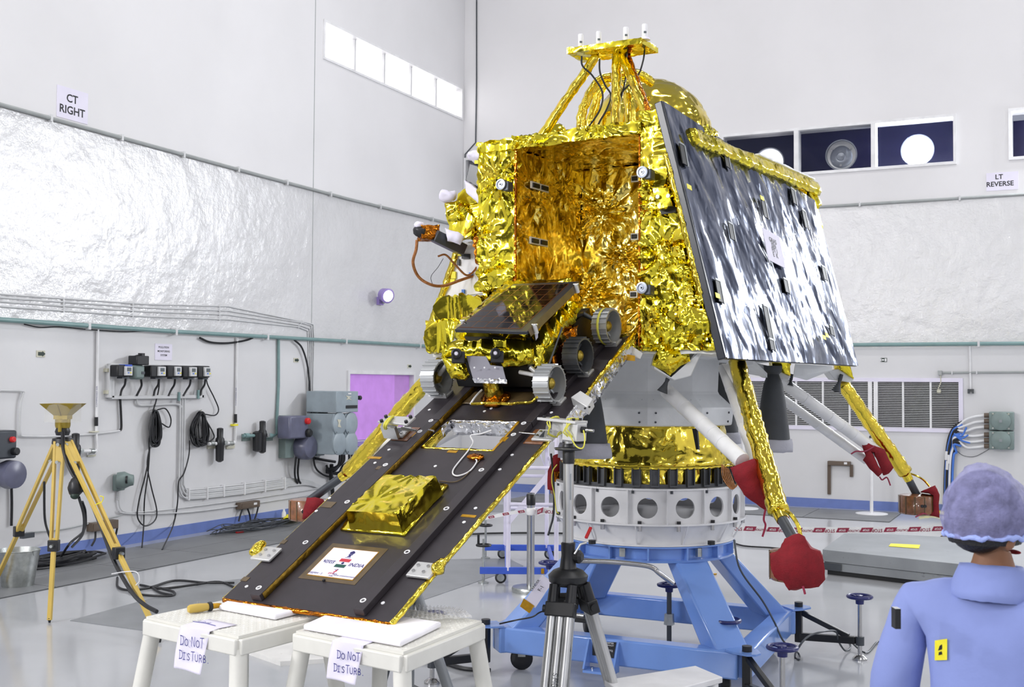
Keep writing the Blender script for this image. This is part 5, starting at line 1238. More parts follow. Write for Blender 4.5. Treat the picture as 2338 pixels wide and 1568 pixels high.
# gussets and nameplate on the front beam
fb = (c1-c4).normalized(); fn = V((fb.y, -fb.x, 0))
if fn.dot(HD) > 0: fn = -fn
fc = onpl(1395, 1480, c1+fn*.066, fn)
def fbp(x, y, d=0.0): return onpl(x, y, c1+fn*(.066+d), fn)
for x in (1345, 1412):
    p = fbp(x, 1475); mb = MB().hexa([V((p.x, p.y, .29))-fb*.006, V((p.x, p.y, .29))+fb*.006, V((p.x, p.y, .10))+fb*.006, V((p.x, p.y, .10))-fb*.006], [V((p.x, p.y, .28))-fb*.006+fn*.015, V((p.x, p.y, .28))+fb*.006+fn*.015, V((p.x, p.y, .12))+fb*.006+fn*.1, V((p.x, p.y, .12))-fb*.006+fn*.1])
    part('gusset', mb, M['blue'], stand, smooth=0)
p0, p1 = fbp(1345, 1530), fbp(1412, 1535)
part('jack_shelf', MB().hexa([V((p0.x, p0.y, .10)), V((p1.x, p1.y, .10)), V((p1.x, p1.y, .10))+fn*.11, V((p0.x, p0.y, .10))+fn*.11], [V((p0.x, p0.y, .115)), V((p1.x, p1.y, .115)), V((p1.x, p1.y, .115))+fn*.11, V((p0.x, p0.y, .115))+fn*.11]), M['blue'], stand, smooth=0)
for k in (0, 1):
    p = V((p0.x, p0.y, .115))+fn*.05+fb*(.04+.08*k); part('bolt', MB().disc(p, (0, 0, 1), .012, .012, 8), M['steel'], stand)
np_ = part('name_plate', MB().slab([fbp(1353, 1464, .001), fbp(1407, 1466, .001), fbp(1401, 1502, .001), fbp(1353, 1495, .001)], fn*.004), M['black'], stand, smooth=0, label='black name plate with small white lettering')
for s, y, sz in (('ADAPTER', 1468, .014), ('OF TROLLEY', 1473, .011), ('SWTQ', 1485, .016)):
    part('lettering', text_mb(s, sz, fbp(1391, y, .006), fb, (0, 0, 1), .01), M['white'], np_, smooth=0)
# clamp on beam, paper tag with brown tape on the left leg
o = part('hinge_clamp', MB().box(fbp(1337, 1424, -.06)+V((0, 0, .03)), (.16, .08, .035), fb, fn), M['black'], stand, bevel=.004)
for k in (-.04, .04): part('clamp_pin', MB().cyl(fbp(1337, 1424, -.06)+fb*(k-.03)+V((0, 0, .05)), fbp(1337, 1424, -.06)+fb*(k+.03)+V((0, 0, .05)), .014, .014, 10), M['steel'], o)
d = (c4-A).normalized(); t = V((-d.y, d.x, 0)); s0, s1 = A+d*.56+V((0, 0, .77)), A+d*1.05+V((0, 0, .29))
sd = (s1-s0).normalized(); lnrm = sd.cross(t).normalized()
if lnrm.dot(HD) > 0: lnrm = -lnrm
td = t if t.dot(SD) > 0 else -t
# arm with bent steel tube
part('steel_arm', MB().tube(spline([P(1318, 1280, 7.2), P(1400, 1283, 7.2), P(1468, 1290, 7.2), P(1492, 1297, 7.2), P(1505, 1308, 7.2), P(1536, 1332, 7.25)], 6), .016, 12), M['steel'], stand)
pt = P(1225, 1360, 7.0)
tagn = ((P(1243, 1325, 7.0)-P(1196, 1388, 7.0))).normalized(); tags = (P(1222, 1397, 7.0)-P(1198, 1385, 7.0)).normalized()
tq = [P(1238, 1312, 7.0), P(1262, 1328, 7.0), P(1222, 1388, 7.0), P(1199, 1372, 7.0)]
o = part('paper_strip', MB().slab(tq, HD*.003), M['paper'], stand, smooth=0, label='paper strip taped on the left leg')
part('brown_tape', MB().slab([P(1196, 1366, 6.995), P(1220, 1383, 6.995), P(1209, 1400, 6.995), P(1187, 1384, 6.995)], HD*.004), M['kapton'], o, smooth=0)
part('lettering', text_mb('F-1', .03, P(1235, 1343, 6.99), tagn, -tags, .01), M['ink'], o, smooth=0)
part('lettering', text_mb('LANDER', .022, P(1222, 1336, 6.99), tagn, -tags, .008), M['ink'], o, smooth=0)
part('thin_cable', MB().tube(spline([P(1140, 1424, 7.1), P(1180, 1415, 7.1), P(1215, 1408, 7.0), P(1240, 1395, 7.0), P(1300, 1385, 7.1)]), .005, 6), M['cable'], stand)
# ================================================================ silver tripod under the ramp edge
tb = P(1297, 1300, 5.75)
tp = thing('silver_tripod', 'large silver tripod with black head propping the ramp hinge', 'tripod', V((tb.x, tb.y, 0)))
def TP(px, py, D=5.75): return P(px, py, D)
def vz(px, py, D=5.75): p = P(1297, py, D); return V((tb.x, tb.y, p.z))
part('column', MB().cyl(vz(0, 1055), vz(0, 1250), .0265, .0275, 24), M['alu'], tp)
part('column_scale', MB().box(vz(0, 1110)-HD*.0265+SD*.01, (.006, .003, .13), SD, HD), M['greyrim'], tp)
part('top_collar', MB().lathe([(.03, 0), (.031, .09), (.026, .1)], vz(0, 1058), (0, 0, 1), 20), M['black'], tp)
part('head_plate', MB().lathe([(.02, 0), (.068, .004), (.07, .016), (.03, .02)], vz(0, 1029), (0, 0, 1), 28), M['black'], tp)
part('head_stud', MB().cyl(vz(0, 1022), vz(0, 1006), .02, .02, 16), M['alu'], tp)
part('tension_wire', MB().lathe([(.072, 0), (.075, .002), (.072, .004)], vz(0, 1024), (0, 0, 1), 24, cap=False), M['steel'], tp)
part('gear_housing', MB().lathe([(.05, 0), (.05, .03), (.042, .05), (.034, .11), (.036, .17), (.03, .175)], vz(0, 1318), (0, 0, 1), 20), M['black'], tp)
part('crank_boss', MB().lathe([(.03, -.03), (.034, .03), (.02, .045)], vz(0, 1270)+SD*.03, SD-HD*.5, 16), M['black'], tp)
part('crank', MB().tube([vz(0, 1262)+SD*.03-HD*.03, vz(0, 1240)+SD*.06-HD*.03, vz(0, 1236)+SD*.09-HD*.03], .006, 8), M['alu'], tp)
part('crown', MB().lathe([(.07, -.03), (.095, -.01), (.1, .02), (.075, .045), (.05, .055)], vz(0, 1322), (0, 0, 1), 20), M['black'], tp)
apex = vz(0, 1325); az_ = apex.z
# leg directions in the hall (camera frame): left-near pair, right, rear
def tleg(dx, dy, lab=None, write=False):
    foot = V((tb.x, tb.y, 0)) + ROT @ V((dx, dy, 0)); hd = ROT @ V((dx, dy, 0)); hd.normalize()
    sdv = V((-hd.y, hd.x, 0)); top = apex + hd*.075 - V((0, 0, .01)); d = (foot-top).normalized()
    o = part('leg', MB().cyl(top+d*.1+sdv*.044, foot-d*.30+sdv*.044, .0225, .0225, 16).cyl(top+d*.1-sdv*.044, foot-d*.30-sdv*.044, .0225, .0225, 16), M['alu'], tp)
    part('lower_tube', MB().cyl(top+d*.12, foot-d*.02, .021, .021, 16), M['alu'], o)
    mb = MB(); mb.cyl(top+sdv*.046, top+d*.105+sdv*.046, .024, .028, 14); mb.cyl(top-sdv*.046, top+d*.105-sdv*.046, .024, .028, 14)
    part('leg_knuckle', mb, M['black'], o)
    part('leg_collar', MB().box(top+d*.12, (.15, .056, .07), sdv, d.cross(sdv), d), M['black'], o, bevel=.006)
    part('lower_collar', MB().box(foot-d*.29, (.145, .056, .06), sdv, d.cross(sdv), d), M['black'], o, bevel=.006)
    part('rubber_foot', MB().lathe([(.03, 0), (.03, .015), (.018, .03)], foot, (0, 0, 1), 16), M['black'], o)
    part('lock_knob', MB().cyl(top+d*.12-sdv*.06, top+d*.12-sdv*.09, .016, .02, 12), M['black'], o)
    if write:
        c = top+d*.42; face = d.cross(sdv).normalized()
        if face.dot(HD) > 0: face = -face
        part('handwriting', hand_mb('SMG 03', .03, c+face*.0235, d, d.cross(face) if False else face.cross(d), .0025, .8), M['darkgrey'], o, smooth=0)
tleg(-.13, -.34, write=True); tleg(.34, .10); tleg(-.06, .38)
part('spreader', MB().cyl(apex-V((0, 0, .1)), apex-V((0, 0, .35)), .02, .016, 14), M['black'], tp)
# aluminium clamp block resting on the tripod head, tied with yellow cord
cbk = thing('clamp_block', 'aluminium block tied with yellow cord on the silver tripod', 'clamp', vz(0, 1006))
p0 = vz(0, 1000)
bx = (P(1330, 985, 5.75)-P(1240, 975, 5.9)).normalized(); by = V((0, 0, 1)).cross(bx).normalized(); bz = bx.cross(by)
part('top_plate', MB().box(p0+V((0, 0, .085))-bx*.04, (.235, .11, .014), bx, by, bz), M['aluplate'], cbk, bevel=.002)
part('block', MB().box(p0+V((0, 0, .035))+bx*.035, (.09, .085, .088), bx, by, bz), M['aluplate'], cbk, bevel=.003)
part('block_web', MB().box(p0+V((0, 0, .055))-bx*.05, (.1, .012, .05), bx, by, bz), M['aluplate'], cbk, bevel=.002)
part('side_pin', MB().cyl(p0+V((0, 0, .05))+bx*.08, p0+V((0, 0, .05))+bx*.15, .008, .008, 10), M['steel'], cbk)
part('pin_nut', MB().cyl(p0+V((0, 0, .05))+bx*.08, p0+V((0, 0, .05))+bx*.10, .018, .018, 6), M['black'], cbk, smooth=20)
for dx, dy in ((-.13, .03), (-.13, -.03), (.05, .03), (.05, -.03)): part('bolt', MB().disc(p0+V((0, 0, .092))+bx*dx+by*dy, (0, 0, 1), .009, .012, 8), M['black'], cbk)
for k, dx in enumerate((-.085, -.078, .02, .03, .042)):
    c = p0+V((0, 0, .05))+bx*dx; pts = [c+by*.06*math.cos(2*PI*j/16)*1.05+bx*(.012*math.sin(j*1.7+k))+V((0, 0, .052*math.sin(2*PI*j/16))) for j in range(16)]
    part('yellow_cord', MB().tube(pts, .0035, 6, closed=True), M['yellowcord'], cbk)
part('yellow_cord', MB().tube(spline([p0+V((0, 0, .02))+bx*.05-by*.06, p0+V((0, 0, -.03))+bx*.08-by*.05, p0+V((0, 0, -.035))+bx*.12-by*.05, p0+V((0, 0, .01))+bx*.125-by*.04, p0+V((0, 0, .05))+bx*.11-by*.03]), .0035, 6), M['yellowcord'], cbk)
part('clear_sleeve', MB().cyl(p0+V((0, 0, -.01))-bx*.11-by*.02, p0+V((0, 0, .06))-bx*.10-by*.02, .025, .02, 14), M['clear'], cbk)
# grey tripod under the ramp, mostly hidden behind the second stool
a_ = P(938, 1300, 5.6)
gt = thing('grey_tripod', 'grey tripod leg standing under the ramp behind the right stool', 'tripod', V((a_.x, a_.y, 0)))
for i, (dx, dy) in enumerate(((.34, -.05), (-.25, -.25), (-.1, .4))):
    ft = V((a_.x, a_.y, 0)) + ROT @ V((dx, dy, 0))
    o = part('leg', MB().cyl(V((a_.x, a_.y, a_.z-.03)), ft, .024, .028, 14), M['darkgrey'] if i else M['steel'] if False else M['slabmetal'], gt)
    part('rubber_foot', MB().lathe([(.035, 0), (.035, .02), (.02, .04)], ft, (0, 0, 1), 14), M['black'], o)
part('centre_column', MB().cyl(a_-V((0, 0, .6)), a_+V((0, 0, .03)), .022, .022, 14), M['slabmetal'], gt)
part('brace', MB().cyl(a_-V((0, 0, .55)), V((a_.x, a_.y, 0)).lerp(a_, .35)+SD*.2, .008, .008, 8), M['slabmetal'], gt)
part('head', MB().lathe([(.05, -.05), (.06, 0), (.05, .03)], a_, (0, 0, 1), 18), M['darkgrey'], gt)
# ================================================================ white stools
def stool(label, corner, left, right, zt_, name='step_stool'):
    """corner: the front corner of the top; left and right neighbours, all picture points of the top face"""
    c = onz(*corner, zt_); l = onz(*left, zt_); r = onz(*right, zt_)
    u = (l-c); v = (r-c); b = c+u+v
    un, vn = u.normalized(), v.normalized()
    t = thing(name, label, 'stool', (c+b)/2 - V((0, 0, zt_)), 'white stools at the foot of the ramp')
    part('top', MB().slab([c, l, b, r], (0, 0, -.012)), M['offwhite'], t, smooth=0)
    for p, q in ((c, l), (l, b), (b, r), (r, c)):
        part('apron', MB().beam(p-V((0, 0, .045)), q-V((0, 0, .045)), .04, .065), M['offwhite'], t, bevel=.006)
    # chequer relief studs on the top
    mb = MB()
    for i in range(1, 24):
        for j in range(1, 24):
            p = c+u*(i/24)+v*(j/24); a = un if (i+j) % 2 else vn; w = vn if (i+j) % 2 else un
            mb.add([p-a*.009, p-w*.003, p+a*.009, p+w*.003, p+V((0, 0, .0022))], [(0, 1, 4), (1, 2, 4), (2, 3, 4), (3, 0, 4)])
    part('tread_relief', mb, M['offwhite'], t, smooth=0, stuff=True)
    ctr = (c+b)/2; feet = []
    for p in (c, l, b, r):
        d = (p-ctr); f = ctr+d*1.3; f.z = 0; tp_ = ctr+d*.93; tp_.z = zt_-.06
        o = part('leg', MB().cyl(tp_, f, .036, .036, 18), M['offwhite'], t)
        part('rubber_foot', MB().cyl(f, f+V((0, 0, .03)), .04, .04, 14), M['black'], o)
        feet.append((tp_, f))
    for i in range(4):
        (t0, f0), (t1, f1) = feet[i], feet[(i+1) % 4]
        part('rail', MB().cyl(t0.lerp(f0, .62), t1.lerp(f1, .62), .02, .02, 12), M['offwhite'], t)
    return t, c, u, v
ZS = .878
st1, c_1, u_1, v_1 = stool('left white stool with yellow driver and DO NOT DISTURB paper', (545, 1452), (334, 1407), (760, 1398), ZS)
st2, c_2, u_2, v_2 = stool('right white stool under the ramp end beside the bubble wrap', (921, 1488), (676, 1440), (1100, 1417), ZS)
def slab_on(name, label, cat, pxs, z, h, m_, amp=.003, seed=1, group=None, bevel=.008):
    pts = [onz(x, y, z) for x, y in pxs]; c = sum(pts, V())/len(pts)
    o = part(name, MB().slab(pts, (0, 0, h)), M[m_], None, org=c, smooth=40, bevel=bevel); return tag(o, label, cat, group)
slab_on('foam_sheet', 'white foam sheet on the left stool under the ramp corner', 'foam', [(498, 1392), (628, 1416), (700, 1398), (740, 1388), (560, 1362)], ZS+.003, .024, 'foam', group='foam sheets under the ramp end')
slab_on('foam_sheet', 'white foam sheet on the right stool under the ramp corner', 'foam', [(692, 1438), (915, 1478), (1008, 1432), (780, 1398)], ZS+.003, .024, 'foam', group='foam sheets under the ramp end')
def bubble(s_, t_):
    a, b, c, d = [onz(x, y, ZS+.004) for x, y in ((935, 1425), (1078, 1418), (1052, 1398), (945, 1392))]
    p = a.lerp(b, s_).lerp(d.lerp(c, s_), t_)
    return p + V((0, 0, .012+.018*abs(mnoise.noise(p*12))+.012*abs(math.sin(s_*40)*math.sin(t_*24))))
o = part('bubble_wrap', MB().grid(bubble, 60, 40), M['wrap'], None, org=onz(1000, 1410, ZS), smooth=180); tag(o, 'crumpled clear bubble wrap on the right stool beside the ramp', 'bubble wrap')
# handwritten papers hanging over the front aprons
def hang_paper(label, top, w, h, front, side, lines, skew=0.0):
    ax = side; dn = V((0, 0, -1)); n_ = front
    def sheet(s, t):
        if t < .16: return top + ax*(w*(s-.5)) - n_*(.12*(1-t/.16)) + V((0, 0, .004))
        q = (t-.16)/.84
        return top + ax*(w*(s-.5)+skew*q) + n_*(.028+.02*q+.006*math.sin(s*5+q*3)) + dn*(q*h)
    t = thing('paper_note', label, 'note', top)
    part('sheet', MB().grid(sheet, 10, 24), M['paper'], t, smooth=60, solid=.0006)
    for s, size, x0, y0 in lines:
        part('handwriting', hand_mb(s, size, top + ax*(w*(x0-.5)+skew*y0) + dn*(h*y0) + n_*(.039+.02*y0), (ax+V((0, 0, .05))).normalized(), V((0, 0, 1)), .0034), M['pen'], t, smooth=0)
    return t
f1 = V((u_1.y, -u_1.x, 0)).normalized(); f1 = f1 if f1.dot(HD) < 0 else -f1
f2 = V((u_2.y, -u_2.x, 0)).normalized(); f2 = f2 if f2.dot(HD) < 0 else -f2
t = hang_paper('handwritten paper hanging from the front of the left stool', onz(457, 1432, ZS)+f1*.0, .185, .175, f1, -u_1.normalized(), [('Do NoT', .04, .16, .42), ('DISTURB.', .037, .2, .74)], -.015)
part('underline', MB().tube([onz(440, 1418, ZS+.007), onz(470, 1422, ZS+.007), onz(492, 1428, ZS+.007)], .0014, 5), M['pen'], t)
part('handwriting', hand_mb('CAuTIoN'.replace('u', 'U'), .02, onz(443, 1416, ZS+.006), -u_1.normalized(), v_1.normalized(), .0016), M['pen'], t, smooth=0)
hang_paper('handwritten paper hanging from the front of the right stool', onz(805, 1464, ZS)+f2*.0, .165, .15, f2, -u_2.normalized(), [('Do NoT', .032, .3, .42), ('DISTURB.', .031, .26, .76)], -.012)
# yellow hot-air driver lying on the left stool
ax_ = (onz(508, 1390, ZS)-onz(428, 1400, ZS)).normalized(); p0 = onz(428, 1402, ZS)+V((0, 0, .022))
t = thing('yellow_driver', 'yellow handled screwdriver tool lying on the left stool', 'tool', p0)
part('handle', MB().lathe([(0, 0), (.014, .003), (.019, .012), (.02, .05), (.017, .09), (.014, .10)], p0, ax_, 20), M['tripodyellow'], t)
part('black_collar', MB().lathe([(.019, .095), (.021, .10), (.021, .11), (.017, .114)], p0, ax_, 20), M['black'], t)
part('nose', MB().lathe([(.013, .11), (.012, .14), (.009, .155), (.006, .16)], p0, ax_, 18), M['kapton'], t)
part('bit', MB().lathe([(.004, .155), (.003, .185), (.0008, .195)], p0, ax_, 10), M['darkgrey'], t)
for k in (.045, .055): part('pin', MB().cyl(p0+ax_*k+V((0, 0, .018)), p0+ax_*k+V((0, 0, .03)), .0014, .0014, 6), M['galv'], t)
# scuffed white board on the floor behind the stools, white table corner in front of the blue stand
bd = [onz(x, y, 0) for x, y in ((520, 1478), (590, 1438), (905, 1440), (868, 1506), (640, 1520))]
o = part('white_board', MB().slab(bd, (0, 0, .03)), M['scuffed'], None, org=sum(bd, V())/5, smooth=0); tag(o, 'scuffed white board on the floor between the two stools', 'board')
ZT = .42
tt_ = [onz(x, y, ZT) for x, y in ((1380, 1552), (1588, 1519), (1650, 1545), (1440, 1600))]
tb_ = thing('white_table', 'white table top corner at the bottom before the blue stand', 'table', sum(tt_, V())/4-V((0, 0, ZT)))
part('table_top', MB().slab(tt_, (0, 0, -.03)), M['white'], tb_, smooth=0, bevel=.004)
cc = sum(tt_, V())/4
for p in tt_:
    q = cc+(p-cc)*.85; part('leg', MB().cyl(V((q.x, q.y, 0)), V((q.x, q.y, ZT-.03)), .022, .022, 14), M['white'], tb_)
# ================================================================ instruments on the left wall
def wtube(wall, pts, r, d=.03, k=5, n=6):
    out = []
    for x, y, *q in pts:
        p = wall.pt(x, y, q[0] if q else d)
        if p.z < r: p = onz(x, y, r+.002)          # the run has reached the floor
        out.append(p)
    return MB().tube(spline(out, k), r, n)
rack = thing('meter_rack', 'pale metal rack on the left wall holding six meters', 'rack', LW.pt(360, 880))
for (x0, y0, x1, y1) in ((250, 834, 256, 908), (256, 834, 262, 908), (256, 902, 466, 910), (462, 860, 470, 908), (256, 832, 470, 838)):
    mb = MB(); LW.pbox(mb, x0, y0, x1, y1, .0, .07); part('rail', mb, M['conduit'], rack, bevel=.004)
for x, y in ((249, 845), (249, 895)):
    mb = MB(); LW.pbox(mb, x-4, y-4, x+4, y+4, 0, .06); part('fixing', mb, M['cream'], rack)
for x, y in ((410, 905), (454, 900)):
    mb = MB(); LW.pbox(mb, x-2, y-10, x+2, y+10, .07, .09); part('green_strap', mb, M['green_pipe'], rack)
places = ('leftmost, under a blue tape', 'third, right of grey valve', 'fourth of the row', 'fifth of the row', 'rightmost, with the long looping lead')
for k, (x0, x1, sx0, sx1) in enumerate(((269, 303, 288, 303), (345, 379, 364, 379), (383, 415, 402, 415), (419, 450, 436, 450), (453, 483, 469, 483))):
    yo = (0, 1, 1, 2, 2)[k]
    t = thing('gas_meter', 'black wall meter with pale display, '+places[k], 'meter', LW.pt((x0+x1)/2, 846, .07), 'black meters on the wall rack')
    mb = MB(); LW.pbox(mb, x0, 833+yo, x1-3, 860+yo, .072, .2); part('body', mb, M['black'], t, bevel=.015)
    mb = MB(); LW.pbox(mb, sx0-1, 836+yo, x1, 857+yo, .14, .225); part('face_plate', mb, M['conduit'], t, bevel=.004)
    f_ = MB(); LW.pbox(f_, sx0+3, 839+yo, x1-3, 847+yo, .226, .229); part('display', f_, M['screen'], t, smooth=0)
    for bx_, mm in ((sx0+5, 'bluecable'), (sx0+10, 'yellow')):
        b_ = MB(); LW.pbox(b_, bx_, 849.5+yo, bx_+2.5, 852+yo, .226, .231); part('button', b_, M[mm], t, smooth=0)
    if k == 0: b_ = MB(); LW.pbox(b_, x1-12, 832, x1-1, 836, .1, .23); part('blue_tape', b_, M['brightblue'], t, smooth=0)
    b_ = MB(); LW.pbox(b_, x0+10, 860+yo, x1-8, 864+yo, .08, .16); part('gland', b_, M['darkgrey'], t)
    xl = (284, 352, 386, 420, 458)[k]; xa = (x0+x1)/2+1
    part('lead', wtube(LW, [(xa, 863, .12), (xa-2, 878, .1), (xa-9, 890, .08), (xl-9 if k == 0 else xl-1, 903, .08)], .013), M['cable'], t)
t = thing('grey_valve', 'grey green motor valve with black head between two meters', 'valve', LW.pt(324, 850, .07))
mb = MB(); LW.pbox(mb, 309, 833, 332, 866, .072, .2); part('body', mb, M['greygreen'], t, bevel=.03)
mb = MB(); LW.pbox(mb, 313, 812, 341, 833, .08, .22); part('black_head', mb, M['black'], t, bevel=.01)
mb = MB(); LW.pbox(mb, 324, 806, 331, 813, .1, .16); part('plug', mb, M['black'], t)
mb = MB(); LW.pbox(mb, 324, 848, 331, 854, .2, .206); part('label_plate', mb, M['darkgrey'], t, smooth=0)
part('lead', wtube(LW, [(325, 809, .14), (310, 812, .12), (301, 818, .1), (305, 828, .09)], .008), M['cable'], t)
part('lead', wtube(LW, [(322, 866, .12), (323, 880, .1), (316, 895, .08), (312, 903, .08)], .013), M['cable'], t)
def wall_line(name, label, pts, r, m_, cat='cable', wall=LW, d=.03, k=5, extra=None):
    t = thing(name, label, cat, wall.pt(pts[0][0], pts[0][1], d))
    part('run', wtube(wall, pts, r, d, k), M[m_], t); return t
wall_line('rack_cable', 'black cable dropping from the rack into the white conduit', [(274, 906), (276, 940), (277, 975), (274, 983)], .014, 'cable')
wall_line('conduit', 'white conduit bending round near the left picture edge', [(274, 983), (240, 988), (150, 995), (60, 996), (47, 990), (45, 960), (47, 920), (52, 900), (50, 893), (0, 891)], .012, 'conduit', 'pipe', k=4)
wall_line('conduit', 'pale conduits running along under the meter rack', [(312, 906), (316, 923), (340, 925), (400, 922), (416, 930)], .013, 'conduit', 'pipe')
for k, lab in enumerate(('left', 'middle', 'right')):
    x = 411+5*k
    pts = [(x, 905), (x, 960), (x-1, 1040), (x-2, 1100), (x-1, 1118-5*k), (x+8, 1134-6*k), (x+25, 1136-6*k), (500, 1131-6*k), (580, 1122-6*k), (655, 1112-6*k)]
    wall_line('conduit', lab+' of three conduits dropping from the rack and turning right', pts, .013, 'conduit', 'pipe', k=4)
mb = MB()
t = thing('cable_tray', 'bundle of pale cables in clips along the lower left wall', 'cable bundle', LW.pt(560, 1115))
for k in range(6): part('cable_strand', wtube(LW, [(425, 1139-4*k), (470, 1136-4.2*k), (560, 1126-4.2*k), (650, 1111-3.4*k), (700, 1106-2*k), (736, 1116-1*k)], .012, .03), M['conduit'], t)
for x, y in ((433, 1128), (475, 1126), (513, 1120), (560, 1115), (607, 1109), (652, 1103)):
    mb = MB(); LW.pbox(mb, x-1, y-14, x+1, y+14, .0, .055); part('clip', mb, M['white'], t)
for k, y in enumerate((0, 12)):
    wall_line('conduit', ('upper' if k == 0 else 'lower')+' thin conduit wandering low along the left wall', [(270, 1135+k*30), (280, 1166+y*.4), (330, 1168+y*.4), (440, 1156+y), (560, 1140+y), (680, 1122+y), (740, 1112+y)], .009, 'conduit', 'pipe', k=4)
wall_line('low_cable', 'dark thin cable along the wall behind the yellow tripod', [(60, 1216), (150, 1207), (250, 1183), (280, 1175)], .008, 'greyconduit')
wall_line('black_cable', 'black cable sagging under the green pipe by the paper sign', [(456, 771), (480, 781), (520, 783), (560, 777), (577, 771)], .014, 'cable')
wall_line('black_cable', 'thin black cable sagging under the green pipe at far left', [(55, 740), (90, 747), (135, 746), (200, 752), (280, 757), (335, 756), (395, 759)], .007, 'cable')
wall_line('black_cable', 'long black cable dropping from green pipe beside the grey cabinet', [(672, 776), (690, 795), (703, 840), (708, 900), (712, 960), (714, 1000), (718, 1060), (735, 1082), (760, 1090), (790, 1096)], .014, 'cable', d=.05)
for x, lab in ((222, 'left'), (540, 'right')):
    t = thing('white_drop_pipe', 'white vertical air pipe ending in black label, '+lab+' one', 'pipe', LW.pt(x, 760))
    part('pipe_run', wtube(LW, [(x+1, 752 if x < 300 else 768), (x, 850), (x-2, 985 if x < 300 else 970)], .017, .025), M['white'], t)
    y = 962 if x < 300 else 955
    part('black_label', MB().cyl(LW.pt(x-2, y-10, .025), LW.pt(x-2, y+10, .025), .02, .02, 10), M['black'], t)
    mb = MB(); LW.pbox(mb, x-11 if x < 300 else x-7, y+22 if x < 300 else y+13, x+4, y+25 if x < 300 else y+17, 0, .05); part('tag_plate', mb, M['cream' if x < 300 else 'yellow'], t)
    for yy in (905, 920): part('small_print', text_mb('COMPRESSED AIR', .03, LW.pt(x-1, yy, .043), (0, 0, 1), dL*-1, 0), M['inkblue'], t, smooth=0) if yy == 905 else None
    part('elbow', wtube(LW, [(x-2, 975), (x-3, 1000), (x-4, 1008), (x-14, 1012), (x-24, 1013)] if x > 300 else [(x-2, 988), (x-2, 1030), (x-22, 1036)], .016, .03), M['white'], t)
# cable hanks hung on the wall
def hank(label, cx, y0, y1, hw, n, tails, seed):
    rnd = random.Random(seed)
    t = thing('cable_hank', label, 'cable coil', LW.pt(cx, y0, .03), 'hanks of black cable hung on the left wall')
    mb = MB()
    for k in range(n):
        w = hw*rnd.uniform(.35, 1); yb = y1-rnd.uniform(0, 22); o = rnd.uniform(-5, 5); d = .04+.012*(k % 7)
        pts = [(cx+rnd.uniform(-5, 5), y0), (cx-w+o, y0+(yb-y0)*.45), (cx-w*.8+o, yb-8), (cx+o, yb), (cx+w*.8+o, yb-10), (cx+w*.75+o, y0+(yb-y0)*.4)]
        P3 = spline([LW.pt(x, y, d) for x, y in pts], 5, True); mb.tube(P3, .0085, 5, closed=True)
    part('coil', mb, M['cable'], t)
    part('hook', MB().cyl(LW.pt(cx, y0-3, 0), LW.pt(cx+2, y0-4, .1), .008, .008, 8), M['galv'], t)
    for pts in tails: part('tail', wtube(LW, pts, .0085, .05, 6), M['cable'], t)
hank('slim hank of black cable with a long hanging loop, left one', 354, 937, 1022, 14, 13, [[(360, 935), (378, 933), (390, 955), (386, 975), (368, 966)], [(350, 945, .06), (341, 1000), (340, 1040), (333, 1080), (318, 1140), (314, 1180), (330, 1200), (352, 1190), (358, 1165), (345, 1110), (336, 1060), (342, 1020)], [(342, 1020), (338, 1080), (330, 1140), (328, 1200), (324, 1250)], [(364, 865, .1), (362, 890), (355, 920), (349, 938)]], 4)
hank('fuller hank of black cable with loose loops, right one', 458, 940, 1020, 24, 16, [[(466, 945), (490, 948), (499, 935), (490, 910), (475, 880), (471, 865, .12)], [(433, 1005), (431, 1040), (420, 1080), (408, 1100), (405, 1150), (395, 1200), (370, 1255)], [(468, 955), (485, 985), (488, 1000), (470, 1012)]], 9)
# two filter regulators, one more behind the yellow tripod
def regulator(label, x, y, w, big, m_pipe, x0, x1):
    t = thing('air_regulator', label, 'regulator', LW.pt(x, y), 'black air regulators')
    p = LW.pt(x, y, .1)
    part('pipe', MB().tube([LW.pt(x0, y+1, .09), LW.pt(x1, y-1, .09)], .022, 10), M[m_pipe], t)
    for xx in (x0+8, x1-8):
        mb = MB(); LW.pbox(mb, xx-9, y-4, xx+9, y+12, 0, .02); part('mount_plate', mb, M['greygreen' if big else 'cream'], t)
        part('union', MB().tube([LW.pt(xx-4, y, .09), LW.pt(xx+4, y, .09)], .032, 10), M[m_pipe if big else 'galv'], t)
    part('body', MB().lathe([(.02, -.24*w), (.05*w, -.22*w), (.055*w, -.03), (.062*w, .0), (.055*w, .06), (.04*w, .08), (.042*w, .19*w), (.02, .2*w)], p, (0, 0, 1), 18), M['black'], t)
    if big: part('second_bowl', MB().lathe([(.02, -.22), (.06, -.2), (.065, .04), (.03, .06)], LW.pt(x-11, y, .1), (0, 0, 1), 18), M['black'], t)
    part('gauge', MB().lathe([(.0, .03), (.03, .028), (.034, .0), (.03, -.02)], LW.pt(x+11, y-1, .12), nL, 18), M['galv'], t)
    return t
regulator('black air regulator on white pipe below the right hank', 502, 1012, 1.0, False, 'white', 476, 535)
regulator('double black regulator on green pipe right of the hanks', 599, 994, 1.0, True, 'green_pipe', 555, 622)
regulator('black air regulator on the wall behind the yellow tripod', 172, 1030, 1.0, False, 'white', 150, 218)
